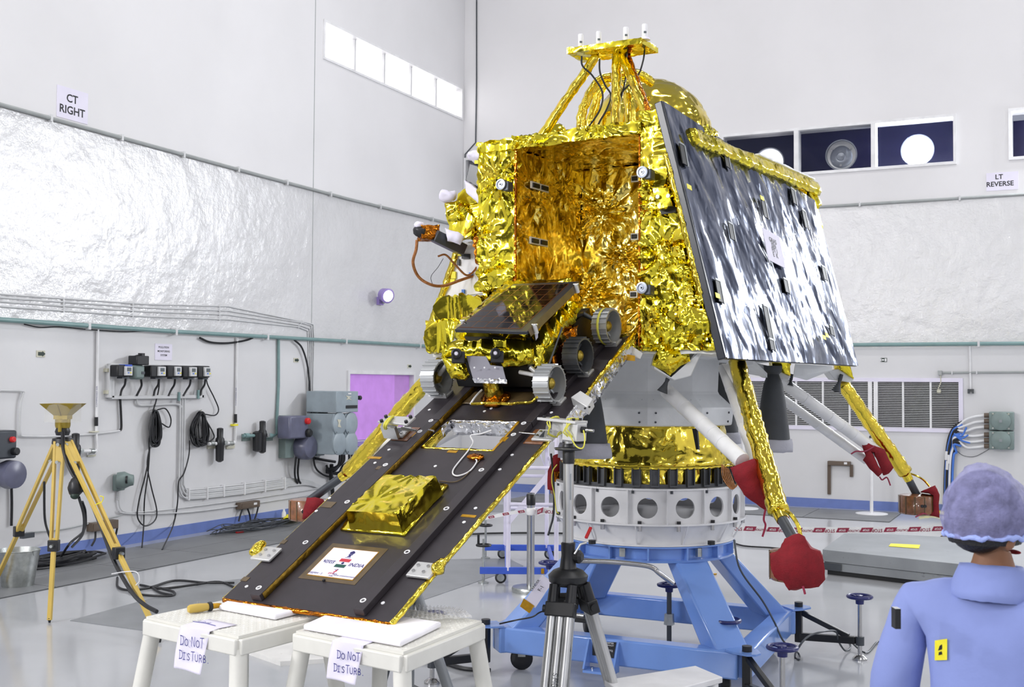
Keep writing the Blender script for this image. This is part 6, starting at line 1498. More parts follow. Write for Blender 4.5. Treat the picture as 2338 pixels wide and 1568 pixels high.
# purple-grey isolator, big grey cabinet, smaller boxes
t = thing('isolator_switch', 'purple grey cast switch with red button and black knob', 'switch', LW.pt(680, 1000))
mb = MB(); LW.pbox(mb, 652, 948, 672, 1045, 0, .12); part('back_plate', mb, M['greygreen'], t, bevel=.006)
mb = MB(); LW.pbox(mb, 662, 949, 705, 1001, .1, .32); part('upper_case', mb, M['purplegrey'], t, bevel=.025)
part('lower_case', MB().lathe([(.13, -.0), (.18, .02), (.18, .16), (.15, .2), (.05, .22)], LW.pt(684, 1020, .1), nL, 24), M['purplegrey'], t)
part('red_button', MB().lathe([(.045, 0), (.045, .04), (.03, .055)], LW.pt(700, 961, .32), nL, 18), M['red'], t)
part('black_knob', MB().lathe([(.06, 0), (.06, .05), (.04, .07)], LW.pt(701, 988, .31), nL, 18), M['black'], t)
for x in (676, 683): part('lead', wtube(LW, [(x, 1043, .15), (x-3, 1075, .12), (x-1, 1095, .06), (x+3, 1103, .04)], .016), M['cable'], t)
t = thing('switch_cabinet', 'big grey electrical cabinet with four round covers on wall', 'cabinet', LW.pt(770, 965))
mb = MB(); LW.pbox(mb, 725, 892, 742, 1040, 0, .08); part('back_frame', mb, M['cabinet'], t, bevel=.006)
mb = MB(); LW.pbox(mb, 733, 900, 748, 1034, .05, .13); part('frame_slot', mb, M['recess'], t, smooth=0)
mb = MB(); LW.pbox(mb, 768, 893, 818, 941, .1, .62); part('upper_box', mb, M['cabinet'], t, bevel=.01)
for (x0, x1) in ((762, 785), (788, 812)):
    mb = MB(); LW.pbox(mb, x0, 944, x1, 1037, .1, .58); o = part('lower_box', mb, M['cabinet'], t, bevel=.012)
    for yc in (967, 1012):
        c = LW.pt((x0+x1)/2, yc, .58)
        part('round_cover', MB().lathe([(.165, -.01), (.165, .018), (.145, .03), (.05, .035), (0, .035)], c, nL, 28, cap=False), M['cabinet'], o)
        mb = MB(); LW.pbox(mb, (x0+x1)/2-5, yc+17, (x0+x1)/2+5, yc+20, .58, .61); part('catch', mb, M['darkgrey'], o)
    if x0 == 762:
        mb = MB(); mb.slab([LW.pt(770, 957, .617), LW.pt(779, 958, .617), LW.pt(776, 967, .617), LW.pt(779, 976, .617), LW.pt(771, 974, .617), LW.pt(773, 966, .617)], nL*.002); part('torn_label', mb, M['cream'], o, smooth=0)
mb = MB(); mb.slab([LW.pt(789, 903, .622), LW.pt(803, 905, .622), LW.pt(797, 908, .622), LW.pt(804, 914, .622), LW.pt(796, 911, .622), LW.pt(790, 913, .622), LW.pt(794, 908, .622)], nL*.003); part('torn_label', mb, M['cream'], t, smooth=0)
mb = MB(); LW.pbox(mb, 790, 925, 816, 932, .622, .626); part('black_nameplate', mb, M['black'], t, smooth=0)
mb = MB(); LW.pbox(mb, 795, 897, 802, 900, .622, .626); part('white_sticker', mb, M['white'], t, smooth=0)
for y in (903, 932):
    mb = MB(); LW.pbox(mb, 766, y-4, 776, y+4, .45, .56); part('hinge', mb, M['darkgrey'], t)
part('black_knob', MB().lathe([(.03, 0), (.035, .05), (.02, .06)], LW.pt(818, 908, .45), dL, 14), M['black'], t)
for k, x in enumerate((776, 781, 786, 797, 803)):
    part('lead', wtube(LW, [(x, 1036, .3), (x-1, 1052, .3), (x-6-3*k, 1064, .25), (x-25, 1070+3*k, .1), (745, 1062+4*k, .05)], .018), M['cable'], t)
part('lead_bundle', wtube(LW, [(757, 1060, .1), (756, 1090, .06), (760, 1130, .05)], .03), M['cable'], t)
part('lead_bundle', wtube(LW, [(718, 1046, .06), (740, 1050, .08), (765, 1054, .1)], .022), M['cable'], t)
def brown_box(label, wall, x0, y0, x1, y1, leads, tagw=True, legs=()):
    t = thing('socket_box', label, 'socket', wall.pt((x0+x1)/2, (y0+y1)/2), 'brown socket boxes low on the walls')
    mb = MB(); wall.pbox(mb, x0, y0, x1, y1, 0, .09); part('box', mb, M['brown'], t, bevel=.006)
    mb = MB(); wall.pbox(mb, x0+3, y0+3, x1-3, y1-3, .09, .096); part('cover', mb, M['brown'], t, smooth=0)
    if tagw: mb = MB(); wall.pbox(mb, x1-14, y0+2, x1-7, y0+7, .096, .099); part('white_tag', mb, M['white'], t, smooth=0)
    for pts in leads: part('lead', wtube(wall, pts, .012, .06), M['cable'], t)
    for lx, ly in legs: part('bracket_leg', MB().beam(wall.pt(lx, y1-2, .04), wall.pt(lx, ly, .02), .05, .03), M['brown'], t)
    return t
brown_box('brown socket box above the tangle of thin wires', LW, 550, 1145, 594, 1160, [[(555, 1159), (549, 1175), (545, 1190)], [(565, 1160), (570, 1175), (572, 1192)], [(590, 1155), (586, 1172), (580, 1190)]])
brown_box('brown socket box behind the right leg of yellow tripod', LW, 211, 1190, 271, 1210, [[(218, 1210), (217, 1230), (209, 1246)], [(268, 1204), (265, 1218), (262, 1226)]], False)
brown_box('dark bracket with white tag under the right wall grille', RW, 1889, 1053, 1941, 1063, [], True, ((1893, 1128), (1944, 1088)))
t = thing('socket_outlet', 'grey green angled socket outlet low on the left wall', 'socket', LW.pt(277, 1103))
mb = MB(); LW.pbox(mb, 265, 1083, 287, 1120, 0, .06); part('back_box', mb, M['greygreen'], t, bevel=.015)
part('body', MB().lathe([(.09, -.04), (.1, .04), (.07, .1), (.06, .14)], LW.pt(276, 1096, .08), (nL*.8+dL*.6).normalized(), 20), M['greygreen'], t)
part('black_opening', MB().disc(LW.pt(287, 1095, .18), (nL*.8+dL*.6), .045, .02, 16), M['black'], t)
part('stub', wtube(LW, [(272, 1120), (271, 1135), (270, 1142)], .016), M['conduit'], t)
t = thing('isolator_switch', 'grey switch with red button cut by the left picture edge', 'switch', LW.pt(20, 1030))
mb = MB(); LW.pbox(mb, -30, 983, 39, 1048, .0, .2); part('upper_case', mb, M['darkgrey'], t, bevel=.02)
part('red_button', MB().lathe([(.03, 0), (.03, .03), (.02, .04)], LW.pt(27, 1003, .2), nL, 18), M['red'], t)
part('black_knob', MB().lathe([(.04, 0), (.04, .05), (.03, .06)], LW.pt(31, 1030, .2), nL, 18), M['black'], t)
part('lower_case', MB().lathe([(.12, -.05), (.15, .05), (.14, .15), (.06, .18)], LW.pt(12, 1082, .08), nL, 24), M['purplegrey'], t)
part('lead', wtube(LW, [(26, 1105), (27, 1150), (26, 1200)], .014), M['cable'], t)
# ---------------------------------------------------------------- things on the floor at the left
def floor_tangle(name, label, px, py, rx, ry, n, r, m_, seed, cat='cable', h=.03):
    rnd = random.Random(seed); c = onz(px, py, 0); mb = MB()
    t = thing(name, label, cat, c)
    for k in range(n):
        a0 = rnd.uniform(0, 6.28); sx, sy = rx*rnd.uniform(.5, 1), ry*rnd.uniform(.5, 1); ox, oy = rnd.uniform(-.3, .3)*rx, rnd.uniform(-.3, .3)*ry
        pts = [c+dL*(ox+sx*math.cos(a0+2*PI*j/12)*rnd.uniform(.85, 1.1))+nL*(oy+sy*math.sin(a0+2*PI*j/12)*rnd.uniform(.85, 1.1))+V((0, 0, r+h*rnd.random()+.004*k)) for j in range(12)]
        mb.tube(spline(pts, 3, True), r, 5, closed=True)
    part('loops', mb, M[m_], t); return t, c
t, c = floor_tangle('cable_coil', 'big coil of black cable on the floor behind yellow tripod', 135, 1288, .5, .24, 14, .013, 'cable', 3, 'cable coil')
part('lead', MB().tube(spline([c+V((0, 0, .05)), onz(160, 1240, .25), onz(192, 1210, .3), LW.pt(195, 1170, .5), LW.pt(188, 1145, .6)], 8), .013, 6), M['cable'], t)
t, c = floor_tangle('wire_tangle', 'tangle of thin dark wires on the floor by brown socket', 585, 1208, .8, .22, 16, .006, 'darkgrey', 5, 'cable', .05)
part('red_plug', MB().cyl(onz(540, 1215, .02), onz(555, 1213, .02), .016, .016, 10), M['red'], t)
t = thing('floor_cable', 'black cables looped on the floor right of yellow tripod', 'cable', onz(400, 1335))
for pts in (((268, 1318), (270, 1340), (300, 1347), (345, 1340), (400, 1325), (470, 1330), (535, 1330)), ((320, 1335), (370, 1343), (440, 1335), (500, 1328), (545, 1345)), ((295, 1350), (330, 1358), (390, 1360), (395, 1350), (350, 1340), (365, 1352), (392, 1358))):
    part('run', MB().tube(spline([onz(x, y, .012) for x, y in pts], 6), .011, 6), M['cable'], t)
t = thing('yellow_bag', 'yellow plastic bag crumpled on floor by the blue skirting', 'bag', onz(668, 1190))
part('film', crumple(MB().hexa([onz(x, y, .004) for x, y in ((640, 1188), (655, 1188), (684, 1187), (660, 1182))], [onz(x, y, .1) for x, y in ((650, 1183), (658, 1180), (672, 1184), (656, 1176))]), .04, .02, 9, 5), M['yellow'], t, smooth=180)
part('white_bottle', MB().lathe([(.03, 0), (.03, .1), (.015, .13), (.015, .15)], onz(648, 1187), (0, 0, 1), 14), M['white'], t)
# bucket
b0 = onz(40, 1338)
t = thing('metal_bucket', 'galvanised bucket on the floor at the left picture edge', 'bucket', b0)
part('pail', MB().lathe([(0, .006), (.135, .006), (.14, 0), (.19, .33), (.196, .335), (.19, .34), (.13, .02)], b0, (0, 0, 1), 32), M['galv'], t)
part('handle', MB().tube([b0+V((.19*math.cos(a), .19*math.sin(a)*.3, .33-.12*abs(math.sin(a)))) for a in [PI*k/12 for k in range(13)]], .005, 6), M['galv'], t)
part('handle_grip', MB().box(LW.pt(62, 1222, .55), (.05, .14, .05)), M['darkgrey'], t)
# ---------------------------------------------------------------- yellow tripod with horn
Dt = 9.3
ap = P(143, 1012, Dt)
t = thing('horn_tripod', 'yellow surveying tripod at left on the grey floor', 'tripod', V((ap.x, ap.y, 0)))
feet = [onz(113, 1421), onz(365, 1466), ROT @ V((-4.71, 10.5, 0))]
for i, f in enumerate(feet):
    f = V((f.x, f.y, 0)); hd = (f-V((ap.x, ap.y, 0))).normalized(); sdv = V((-hd.y, hd.x, 0)); top = ap+hd*.06+V((0, 0, .02)); mid = top.lerp(f, .58)
    mb = MB(); mb.beam(top+sdv*.035, mid+sdv*.022, .022, .036, up=hd); mb.beam(top-sdv*.035, mid-sdv*.022, .022, .036, up=hd); mb.beam(top, top.lerp(mid, .2), .05, .03, up=hd)
    o = part('leg', mb, M['tripodyellow'], t, bevel=.003)
    part('lower_leg', MB().beam(mid-(f-mid)*.1, f+V((0, 0, .02)), .034, .03, up=hd), M['tripodyellow'], o, bevel=.003)
    part('leg_clamp', MB().box(mid, (.085, .055, .09), sdv, hd), M['black'], o, bevel=.006)
    part('clamp_screw', MB().cyl(mid+hd*.02, mid+hd*.06, .015, .012, 10), M['galv'], o)
    part('foot_tip', MB().cyl(f, f+V((0, 0, .035)), .008, .016, 10), M['black'], o)
    for k in (.03, .2): part('bolt', MB().disc(top.lerp(mid, k)-HD*.03, -HD, .014, .008, 10), M['galv'], o)
part('head', MB().lathe([(.06, -.02), (.085, 0), (.08, .04), (.05, .05)], ap, (0, 0, 1), 20), M['black'], t)
part('centre_screw', MB().lathe([(.03, -.12), (.035, -.06), (.02, -.02)], ap, (0, 0, 1), 14), M['darkgrey'], t)
part('black_cable', MB().tube(spline([P(143, 985, 9.2), P(146, 1030, 9.2), P(165, 1080, 9.15), P(200, 1130, 9.1), P(230, 1200, 9.0), P(260, 1280, 8.8), P(300, 1350, 8.6), P(330, 1380, 8.5), P(358, 1396, 8.4)], 8), .016, 7), M['cable'], t)
part('black_cable', MB().tube(spline([P(101, 1100, 9.4), P(102, 1180, 9.6), P(110, 1215, 9.8), P(118, 1235, 9.9)], 8), .01, 6), M['cable'], t)
part('yellow_tie', MB().tube(spline([P(210, 1158, 9.0), P(222, 1150, 8.95), P(232, 1146, 8.95), P(236, 1135, 8.95), P(228, 1132, 8.95)]), .004, 5), M['yellow'], t)
part('white_tie', MB().tube(spline([P(255, 1310, 8.7), P(285, 1305, 8.65), P(312, 1306, 8.6), P(318, 1325, 8.6), P(310, 1336, 8.6)]), .004, 5), M['white'], t)
part('hanging_motor', crumple(MB().ell(P(172, 1112, 9.1), (.06, .06, .075)), .03, .008, 9, 3), M['black'], t, smooth=180)
part('motor_cap', MB().ell(P(171, 1131, 9.08), (.035, .035, .03)), M['signgreen'], t)
part('motor_cable', MB().tube(spline([P(171, 1060, 9.2), P(176, 1085, 9.15), P(174, 1105, 9.1)]), .01, 6), M['cable'], t)
part('motor_cable', MB().tube(spline([P(180, 1135, 9.1), P(192, 1180, 9.3), P(188, 1220, 9.6), P(165, 1248, 10.0)]), .012, 6), M['cable'], t)
h0 = P(143, 985, Dt)
t = thing('horn_antenna', 'brass square horn with clear round shield atop yellow tripod', 'antenna', h0)
part('mount', MB().lathe([(.05, -.03), (.06, 0), (.05, .03)], h0, (0, 0, 1), 20), M['black'], t)
part('stem', MB().lathe([(.055, .03), (.06, .05), (.06, .1), (.05, .11)], h0, (0, 0, 1), 20), M['hornbrass'], t)
zt_ = P(143, 921, Dt).z-h0.z; zm_ = P(143, 948, Dt).z-h0.z
def sq(r, z): return [h0+SD*(r*a)+HD*(r*b)+V((0, 0, z)) for a, b in ((-1, -1), (1, -1), (1, 1), (-1, 1))]
mb = MB()
for (r0, z0), (r1, z1) in (((.055, .1), (.055, zm_)), ((.055, zm_), (.138, zt_)), ((.138, zt_), (.13, zt_)), ((.13, zt_), (.048, zm_))):
    a, b = sq(r0, z0), sq(r1, z1); k = len(mb.v); mb.v += a+b; mb.f += [(k+i, k+(i+1) % 4, k+4+(i+1) % 4, k+4+i) for i in range(4)]
part('horn', mb, M['hornbrass'], t, smooth=0)
part('ridge', MB().beam(h0+HD*-.06+V((0, 0, zm_)), h0+HD*-.139+V((0, 0, zt_)), .012, .008), M['hornbrass'], t)
part('shield_disc', MB().lathe([(.06, .074), (.145, .077), (.145, .08), (.06, .078)], h0, (0, 0, 1), 36), M['clear'], t)
part('shield_wall', MB().lathe([(.143, .08), (.143, zt_)], h0, (0, 0, 1), 12, cap=False), M['clear'], t, smooth=0)
part('connector', MB().cyl(h0-HD*.06+V((0, 0, .0)), h0-HD*.06+V((0, 0, .07)), .014, .014, 10), M['hornbrass'], t)
# ================================================================ scaffold ladder, stanchion, tape
sp = onz(1143, 1331); sp2 = onz(1143, 1275)
t = thing('mobile_ladder', 'lilac white tube ladder frame on blue wheeled base', 'ladder', V((sp.x, sp.y, 0)))
gx = SD.copy(); gy = (V((sp2.x, sp2.y, 0))-V((sp.x, sp.y, 0))); wy = gy.length; gy.normalize()
zb_ = P(1143, 1302, sp.dot(HD)).z
for p_, nm in ((sp, 'front'), (sp2, 'rear')):
    x0 = -.2; x1 = .62 if nm == 'front' else .78
    q = V((p_.x, p_.y, zb_))
    o = part('base_bar', MB().beam(q+gx*x0, q+gx*x1, .04, .065), M['brightblue'], t, bevel=.004)
    part('tape_patch', MB().box(q+gx*.40-HD*.024, (.03, .004, .05), gx, HD), M['kapton'], o) if nm == 'front' else None
    for cx_ in ((.0,) if nm == 'front' else (.02, .53)):
        w = q+gx*cx_; w.z = .055
        o = part('caster', MB().lathe([(.015, -.015), (.04, -.017), (.055, -.01), (.055, .01), (.04, .017), (.015, .015)], w, gy if nm == 'front' else -HD, 24), M['black'], t)
        part('caster_hub', MB().lathe([(.0, -.019), (.036, -.018), (.036, .018), (0, .019)], w, gy if nm == 'front' else -HD, 20), M['galv'], o)
        part('fork', MB().hexa([w+gx*-.03+V((0, 0, .0)), w+gx*.01, w+gx*.01+gy*.03, w+gx*-.03+gy*.03], [w+gx*-.06+V((0, 0, .09)), w+gx*.0+V((0, 0, .09)), w+gx*.0+gy*.03+V((0, 0, .09)), w+gx*-.06+gy*.03+V((0, 0, .09))]), M['galv'], o)
        part('brake_lever', MB().beam(w+gx*-.03+V((0, 0, .07)), w+gx*-.13+V((0, 0, .085)), .03, .01), M['red'], o)
    j = q+gx*-.165; j.z = 0
    o = part('screw_jack', MB().cyl(j, j+V((0, 0, .42)), .012, .012, 10), M['galv'], t)
    part('jack_foot', MB().lathe([(.05, 0), (.05, .012), (.015, .025)], j, (0, 0, 1), 16), M['galv'], o)
    part('hand_wheel', MB().tube([j+V((.065*math.cos(2*PI*k/20), .065*math.sin(2*PI*k/20), .36)) for k in range(20)], .012, 7, closed=True), M['black'], o)
    part('hand_grip', MB().cyl(j+gx*-.05+V((0, 0, .37)), j+gx*-.05+V((0, 0, .46)), .012, .012, 10), M['black'], o)
def LQ(x, p_, z): return V((p_.x, p_.y, z))+gx*x
ups = [(.07, sp, 1.95), (.53, sp, 1.95), (.05, sp2, 2.1), (.50, sp2, 2.1)]
for x, p_, zz in ups: part('upright', MB().cyl(LQ(x, p_, zb_), LQ(x, p_, zz), .022, .022, 12), M['ladder'], t)
for p_, zs in ((sp, (.75, 1.1)), (sp2, (.55, .9, 1.35))):
    for z in zs: part('rung', MB().cyl(LQ(.06, p_, z), LQ(.52, p_, z), .018, .018, 10), M['ladder'], t)
for x in (.06, .52):
    part('side_rail', MB().cyl(LQ(x, sp, 1.1), LQ(x, sp2, 1.1), .018, .018, 10), M['ladder'], t)
    part('base_link', MB().beam(LQ(x, sp, zb_), LQ(x, sp2, zb_), .035, .05), M['brightblue'], t)
part('brace', MB().beam(LQ(.07, sp, .58), LQ(.52, sp, 1.12), .05, .025, up=HD), M['ladder'], t)
part('brace', MB().cyl(LQ(.5, sp2, .95), LQ(.35, sp2, 1.33), .008, .008, 8), M['ladder'], t)
part('tread', MB().hexa([LQ(.06, sp, 1.35), LQ(.53, sp, 1.35), LQ(.53, sp2, 1.35), LQ(.06, sp2, 1.35)], [LQ(.06, sp, 1.37), LQ(.53, sp, 1.37), LQ(.53, sp2, 1.37), LQ(.06, sp2, 1.37)]), M['ladder'], t)
ps = onz(1211, 1350)
t = thing('stanchion_post', 'polished steel barrier post on a round base', 'post', ps)
part('base', MB().lathe([(.17, 0), (.172, .03), (.165, .045), (.03, .05)], ps, (0, 0, 1), 40), M['galv'], t)
part('tube', MB().cyl(ps+V((0, 0, .04)), ps+V((0, 0, .90)), .036, .036, 24), M['steel'], t)
part('black_top', MB().lathe([(.04, .79), (.042, .80), (.042, .885), (.03, .9)], ps, (0, 0, 1), 24), M['black'], t)
part('tape_wrap', crumple(MB().lathe([(.04, .70), (.044, .72), (.043, .755), (.04, .765)], ps, (0, 0, 1), 24), .015, .004, 20, 4), M['white'], t, smooth=180)
def tape(label, pts, n, words, group=None, drop=.0):
    P3 = spline(pts, 10); hh = .03 if words else .016; q_ = hh/.034
    t = thing('barrier_tape', label, 'tape', pts[0])
    mb = MB(); b = 0
    for p in P3: mb.v += [p-V((0, 0, hh)), p+V((0, 0, hh))]
    for i in range(len(P3)-1): mb.f.append((2*i, 2*i+2, 2*i+3, 2*i+1))
    part('ribbon', mb, M['white'], t, smooth=0, solid=.001)
    L = [0]
    for i in range(len(P3)-1): L.append(L[-1]+(P3[i+1]-P3[i]).length)
    def at(s):
        for i in range(len(P3)-1):
            if L[i+1] >= s: return P3[i].lerp(P3[i+1], (s-L[i])/(L[i+1]-L[i])), (P3[i+1]-P3[i]).normalized()
        return P3[-1], (P3[-1]-P3[-2]).normalized()
    step = L[-1]/n
    for k in range(n):
        p, d = at(step*(k+.25)); f = d.cross(V((0, 0, 1))).normalized(); f = f if f.dot(HD) < 0 else -f
        z = V((0, 0, 1))
        part('red_block', MB().slab([p-d*.07*q_-z*.024*q_+f*.002, p+d*.055*q_-z*.024*q_+f*.002, p+d*.08*q_+z*.024*q_+f*.002, p-d*.045*q_+z*.024*q_+f*.002], f*.001), M['maroon'], t, smooth=0)
        part('lettering', text_mb('STOP', .03*q_, p+f*.004, -d, -z, .02), M['white'], t, smooth=0)
        if words:
            p, d = at(step*(k+.72)); s, z_ = ('STOP', .042) if k % 2 == 0 else ('CAUTION', .028)
            part('lettering', text_mb(s, z_, p+f*.003-z*.006, -d, -z, .02), M['maroon'], t, smooth=0)
    return t
pz = ps+V((0, 0, .735))
tape('red white tape running left from the steel post behind the ramp', [pz-SD*.05, P(1160, 1172, 10.6), P(1085, 1186, 10.7), P(960, 1196, 10.8)], 7, False)
tape('red white STOP tape passing behind the white drum to the right', [pz+SD*.05-V((0, 0, .01)), P(1265, 1167, 10.55), P(1480, 1192, 10.8), P(1700, 1206, 10.9), P(1900, 1210, 11.0), P(2160, 1206, 11.0), P(2400, 1196, 11.0)], 22, True)
# white posts along the right wall
def white_post(label, bx, by, top):
    p = onz(bx, by); t = thing('white_post', label, 'post', p, 'white posts with disc feet')
    part('disc_foot', MB().lathe([(.0, .012), (.22, .012), (.225, 0), (.235, .0), (.23, .018), (.03, .024)], p, (0, 0, 1), 40), M['white'], t)
    zt_ = P(bx, top, p.dot(HD)).z
    part('pole', MB().cyl(p+V((0, 0, .01)), V((p.x, p.y, zt_)), .025, .025, 14), M['white'], t)
    part('cap', MB().lathe([(.03, 0), (.03, .03), (.01, .04)], V((p.x, p.y, zt_)), (0, 0, 1), 14), M['darkgrey'], t)
white_post('white post with disc foot standing before the grille', 1990, 1174, 1000)
white_post('white post with disc foot partly behind the drum', 1697, 1162, 1000)
# steel slabs at right with yellow note
zs_ = .25
sl = [onz(1878, 1254, zs_), onz(2330, 1302, zs_), onz(2290, 1232, zs_), onz(1932, 1214, zs_)]
t = thing('steel_platform', 'low grey steel platform with yellow note behind the person', 'platform', sum(sl, V())/4-V((0, 0, zs_)))
part('top_slab', MB().slab(sl, (0, 0, -.12)), M['slabmetal'], t, smooth=0, bevel=.004)
cc = sum(sl, V())/4
s2 = [cc+(p-cc)*.985-V((0, 0, .124)) for p in sl]; part('lower_slab', MB().slab(s2, (0, 0, -.08)), M['slabmetal'], t, smooth=0, bevel=.004)
s3 = [cc+(p-cc)*.95-V((0, 0, .2)) for p in sl]; part('shade_plinth', MB().slab(s3, (0, 0, -.05)), M['recess'], t, smooth=0)  # near-black base; the shadow gap under the slabs is put into its colour
part('end_plate', MB().slab([sl[0].lerp(sl[1], .0)-V((0, 0, .13)), sl[0].lerp(sl[1], .1)-V((0, 0, .13)), sl[0].lerp(sl[1], .1)-V((0, 0, .2)), sl[0].lerp(sl[1], .0)-V((0, 0, .2))], HD*-.01), M['darkgrey'], t, smooth=0)
yn = [onz(x, y, zs_+.002) for x, y in ((2029, 1247), (2098, 1252), (2101, 1244), (2034, 1241))]
o = part('yellow_note', MB().slab(yn, (0, 0, .003)), M['yellow'], None, org=sum(yn, V())/4, smooth=0); tag(o, 'yellow paper note lying on the grey steel platform', 'note')
part('lettering', text_mb('DO NOT KEEP', .05, sum(yn, V())/4+V((0, 0, .005)), yn[1]-yn[0], yn[3]-yn[0], .005), M['ink'], o, smooth=0) if False else None
for k in range(3):
    y_ = onz(2140+70*k, 1166+2*k, .01)
t = thing('yellow_sheet', 'yellow plastic sheet lying on floor beyond the brown footpad', 'sheet', onz(2130, 1172))
part('film', crumple(MB().slab([onz(x, y, .01) for x, y in ((2098, 1176), (2130, 1174), (2164, 1176), (2166, 1166), (2110, 1168))], (0, 0, .03)), .05, .02, 8, 6), M['yellow'], t, smooth=180)
t = thing('floor_rope', 'brown rope lying on the floor beyond the steel platform', 'rope', onz(2180, 1225))
part('rope', MB().tube(spline([onz(x, y, .02) for x, y in ((2150, 1226), (2170, 1224), (2190, 1226), (2230, 1224), (2300, 1226))]), .02, 7), M['brown'], t)
# ---------------------------------------------------------------- right wall junction boxes with thick cables
for k, (y0, y1) in enumerate(((940, 982), (984, 1026))):
    t = thing('junction_box', ('upper' if k == 0 else 'lower')+' grey green junction box with round cover at right edge', 'box', RW.pt(2290, (y0+y1)/2), 'junction boxes on the right wall')
    mb = MB(); RW.pbox(mb, 2258, y0, 2315, y1, 0, .2); part('case', mb, M['greygreen'], t, bevel=.015)
    c = RW.pt(2285, (y0+y1)/2, .2)
    part('round_cover', MB().lathe([(.135, 0), (.135, .02), (.12, .032), (0, .034)], c, nR, 32, cap=False), M['greygreen'], t)
    part('badge', MB().box(c+nR*.037, (.04, .006, .04), dR, nR), M['greyrim'], t)
    for j in range(4):
        a_ = PI/4+PI/2*j; part('screw', MB().disc(c+dR*(.15*math.cos(a_))+V((0, 0, .15*math.sin(a_))), nR, .014, .01, 8), M['galv'], t)
    for j in range(3):
        y = y0+8+13*j
        part('gland', MB().cyl(RW.pt(2247, y, .11), RW.pt(2259, y, .11), .036, .036, 10), M['brown'], t)
        part('white_lead', MB().tube(spline([RW.pt(2249, y, .11), RW.pt(2225, y+3, .11), RW.pt(2205, y+10-4*k*2, .1), RW.pt(2186, y+24-k*24-8*j, .09)]), .017, 7), M['whitecable'], t)
t = thing('wall_cables', 'thick bundle of black and blue cables down the right wall', 'cable bundle', RW.pt(2168, 1040))
rnd = random.Random(2)
for k in range(9):
    m_ = ('cable', 'bluecable', 'cable', 'cable', 'bluecable', 'whitecable', 'cable', 'cable', 'bluecable')[k]
    x = 2160+2.2*k
    part('strand', MB().tube(spline([RW.pt(2192+rnd.uniform(-4, 6), 962+7*k, .09), RW.pt(2178, 975+5*k, .08+.008*k), RW.pt(x+6, 1000+4*k, .06+.01*(k % 3)), RW.pt(x, 1040, .05+.02*(k % 3)), RW.pt(x-3, 1090, .05+.02*(k % 3)), RW.pt(x-4, 1165, .05+.02*(k % 3))]), .017, 7), M[m_], t)
for k in range(3): part('blue_tail', MB().tube(spline([RW.pt(2178, 990, .12), RW.pt(2195, 995+5*k, .12), RW.pt(2207+4*k, 975+18*k, .11)]), .014, 7), M['bluecable'], t)
for x, y in ((2161, 1040), (2166, 1048), (2163, 1062)): part('white_sleeve', MB().cyl(RW.pt(x, y-10, .1), RW.pt(x-1, y+10, .1), .02, .02, 8), M['whitecable'], t)
t = thing('thin_wire', 'thin grey wire drooping below the junction boxes', 'wire', RW.pt(2200, 1035))
part('run', wtube(RW, [(2182, 1027), (2200, 1040), (2225, 1042), (2250, 1030), (2262, 1022)], .004, .02), M['cable'], t)
# ---------------------------------------------------------------- cables on the floor round the stand
t = thing('floor_cable', 'grey cable from drum down past the black outrigger to floor', 'cable', onz(1810, 1500))
part('run', MB().tube(spline([P(1676, 1232, 7.5), P(1690, 1300, 7.45), P(1740, 1370, 7.5), P(1768, 1420, 7.7), P(1790, 1465, 7.75), onz(1822, 1490, .01), onz(1825, 1505, .01), onz(1815, 1500, .01), onz(1822, 1480, .15), onz(1850, 1450, .22), onz(1905, 1440, .2), onz(1915, 1465, .1), onz(1930, 1485, .02), onz(1942, 1475, .02), onz(1930, 1452, .05), onz(1975, 1490, .01), onz(2005, 1465, .01), onz(2030, 1490, .01), onz(2080, 1500, .01)], 7), .007, 6), M['darkgrey'], t)
t = thing('floor_cable', 'black cable on the floor from the drum towards the platform', 'cable', onz(1750, 1247))
part('run', MB().tube(spline([onz(1672, 1238, .012), onz(1700, 1246, .012), onz(1760, 1250, .012), onz(1830, 1256, .012), onz(1870, 1262, .012)], 7), .01, 6), M['cable'], t)
t = thing('floor_cable', 'black cable on the floor behind the ladder base', 'cable', onz(1100, 1217))
part('run', MB().tube(spline([onz(1040, 1205, .012), onz(1060, 1218, .012), onz(1120, 1217, .012), onz(1200, 1216, .012), onz(1285, 1217, .012)], 7), .012, 6), M['cable'], t)
t = thing('floor_cable', 'thick black cable on the floor below the right stool', 'cable', onz(1000, 1520))
part('run', MB().tube(spline([onz(925, 1508, .016), onz(960, 1506, .016), onz(1010, 1512, .016), onz(1060, 1526, .016), onz(1120, 1530, .016)], 7), .015, 6), M['cable'], t)
t = thing('hanging_cable', 'black and yellow cords hanging left of the white drum', 'cable', P(1262, 1200, 7.9))
part('black_cord', MB().tube(spline([P(1258, 1035, 7.8), P(1264, 1100, 7.8), P(1264, 1170, 7.8), P(1256, 1205, 7.8), P(1251, 1222, 7.8)]), .008, 6), M['cable'], t)
part('yellow_cord', MB().tube(spline([P(1272, 1060, 7.7), P(1262, 1075, 7.7), P(1260, 1100, 7.7), P(1266, 1130, 7.7), P(1270, 1165, 7.7), P(1276, 1172, 7.7)]), .004, 6), M['yellowcord'], t)
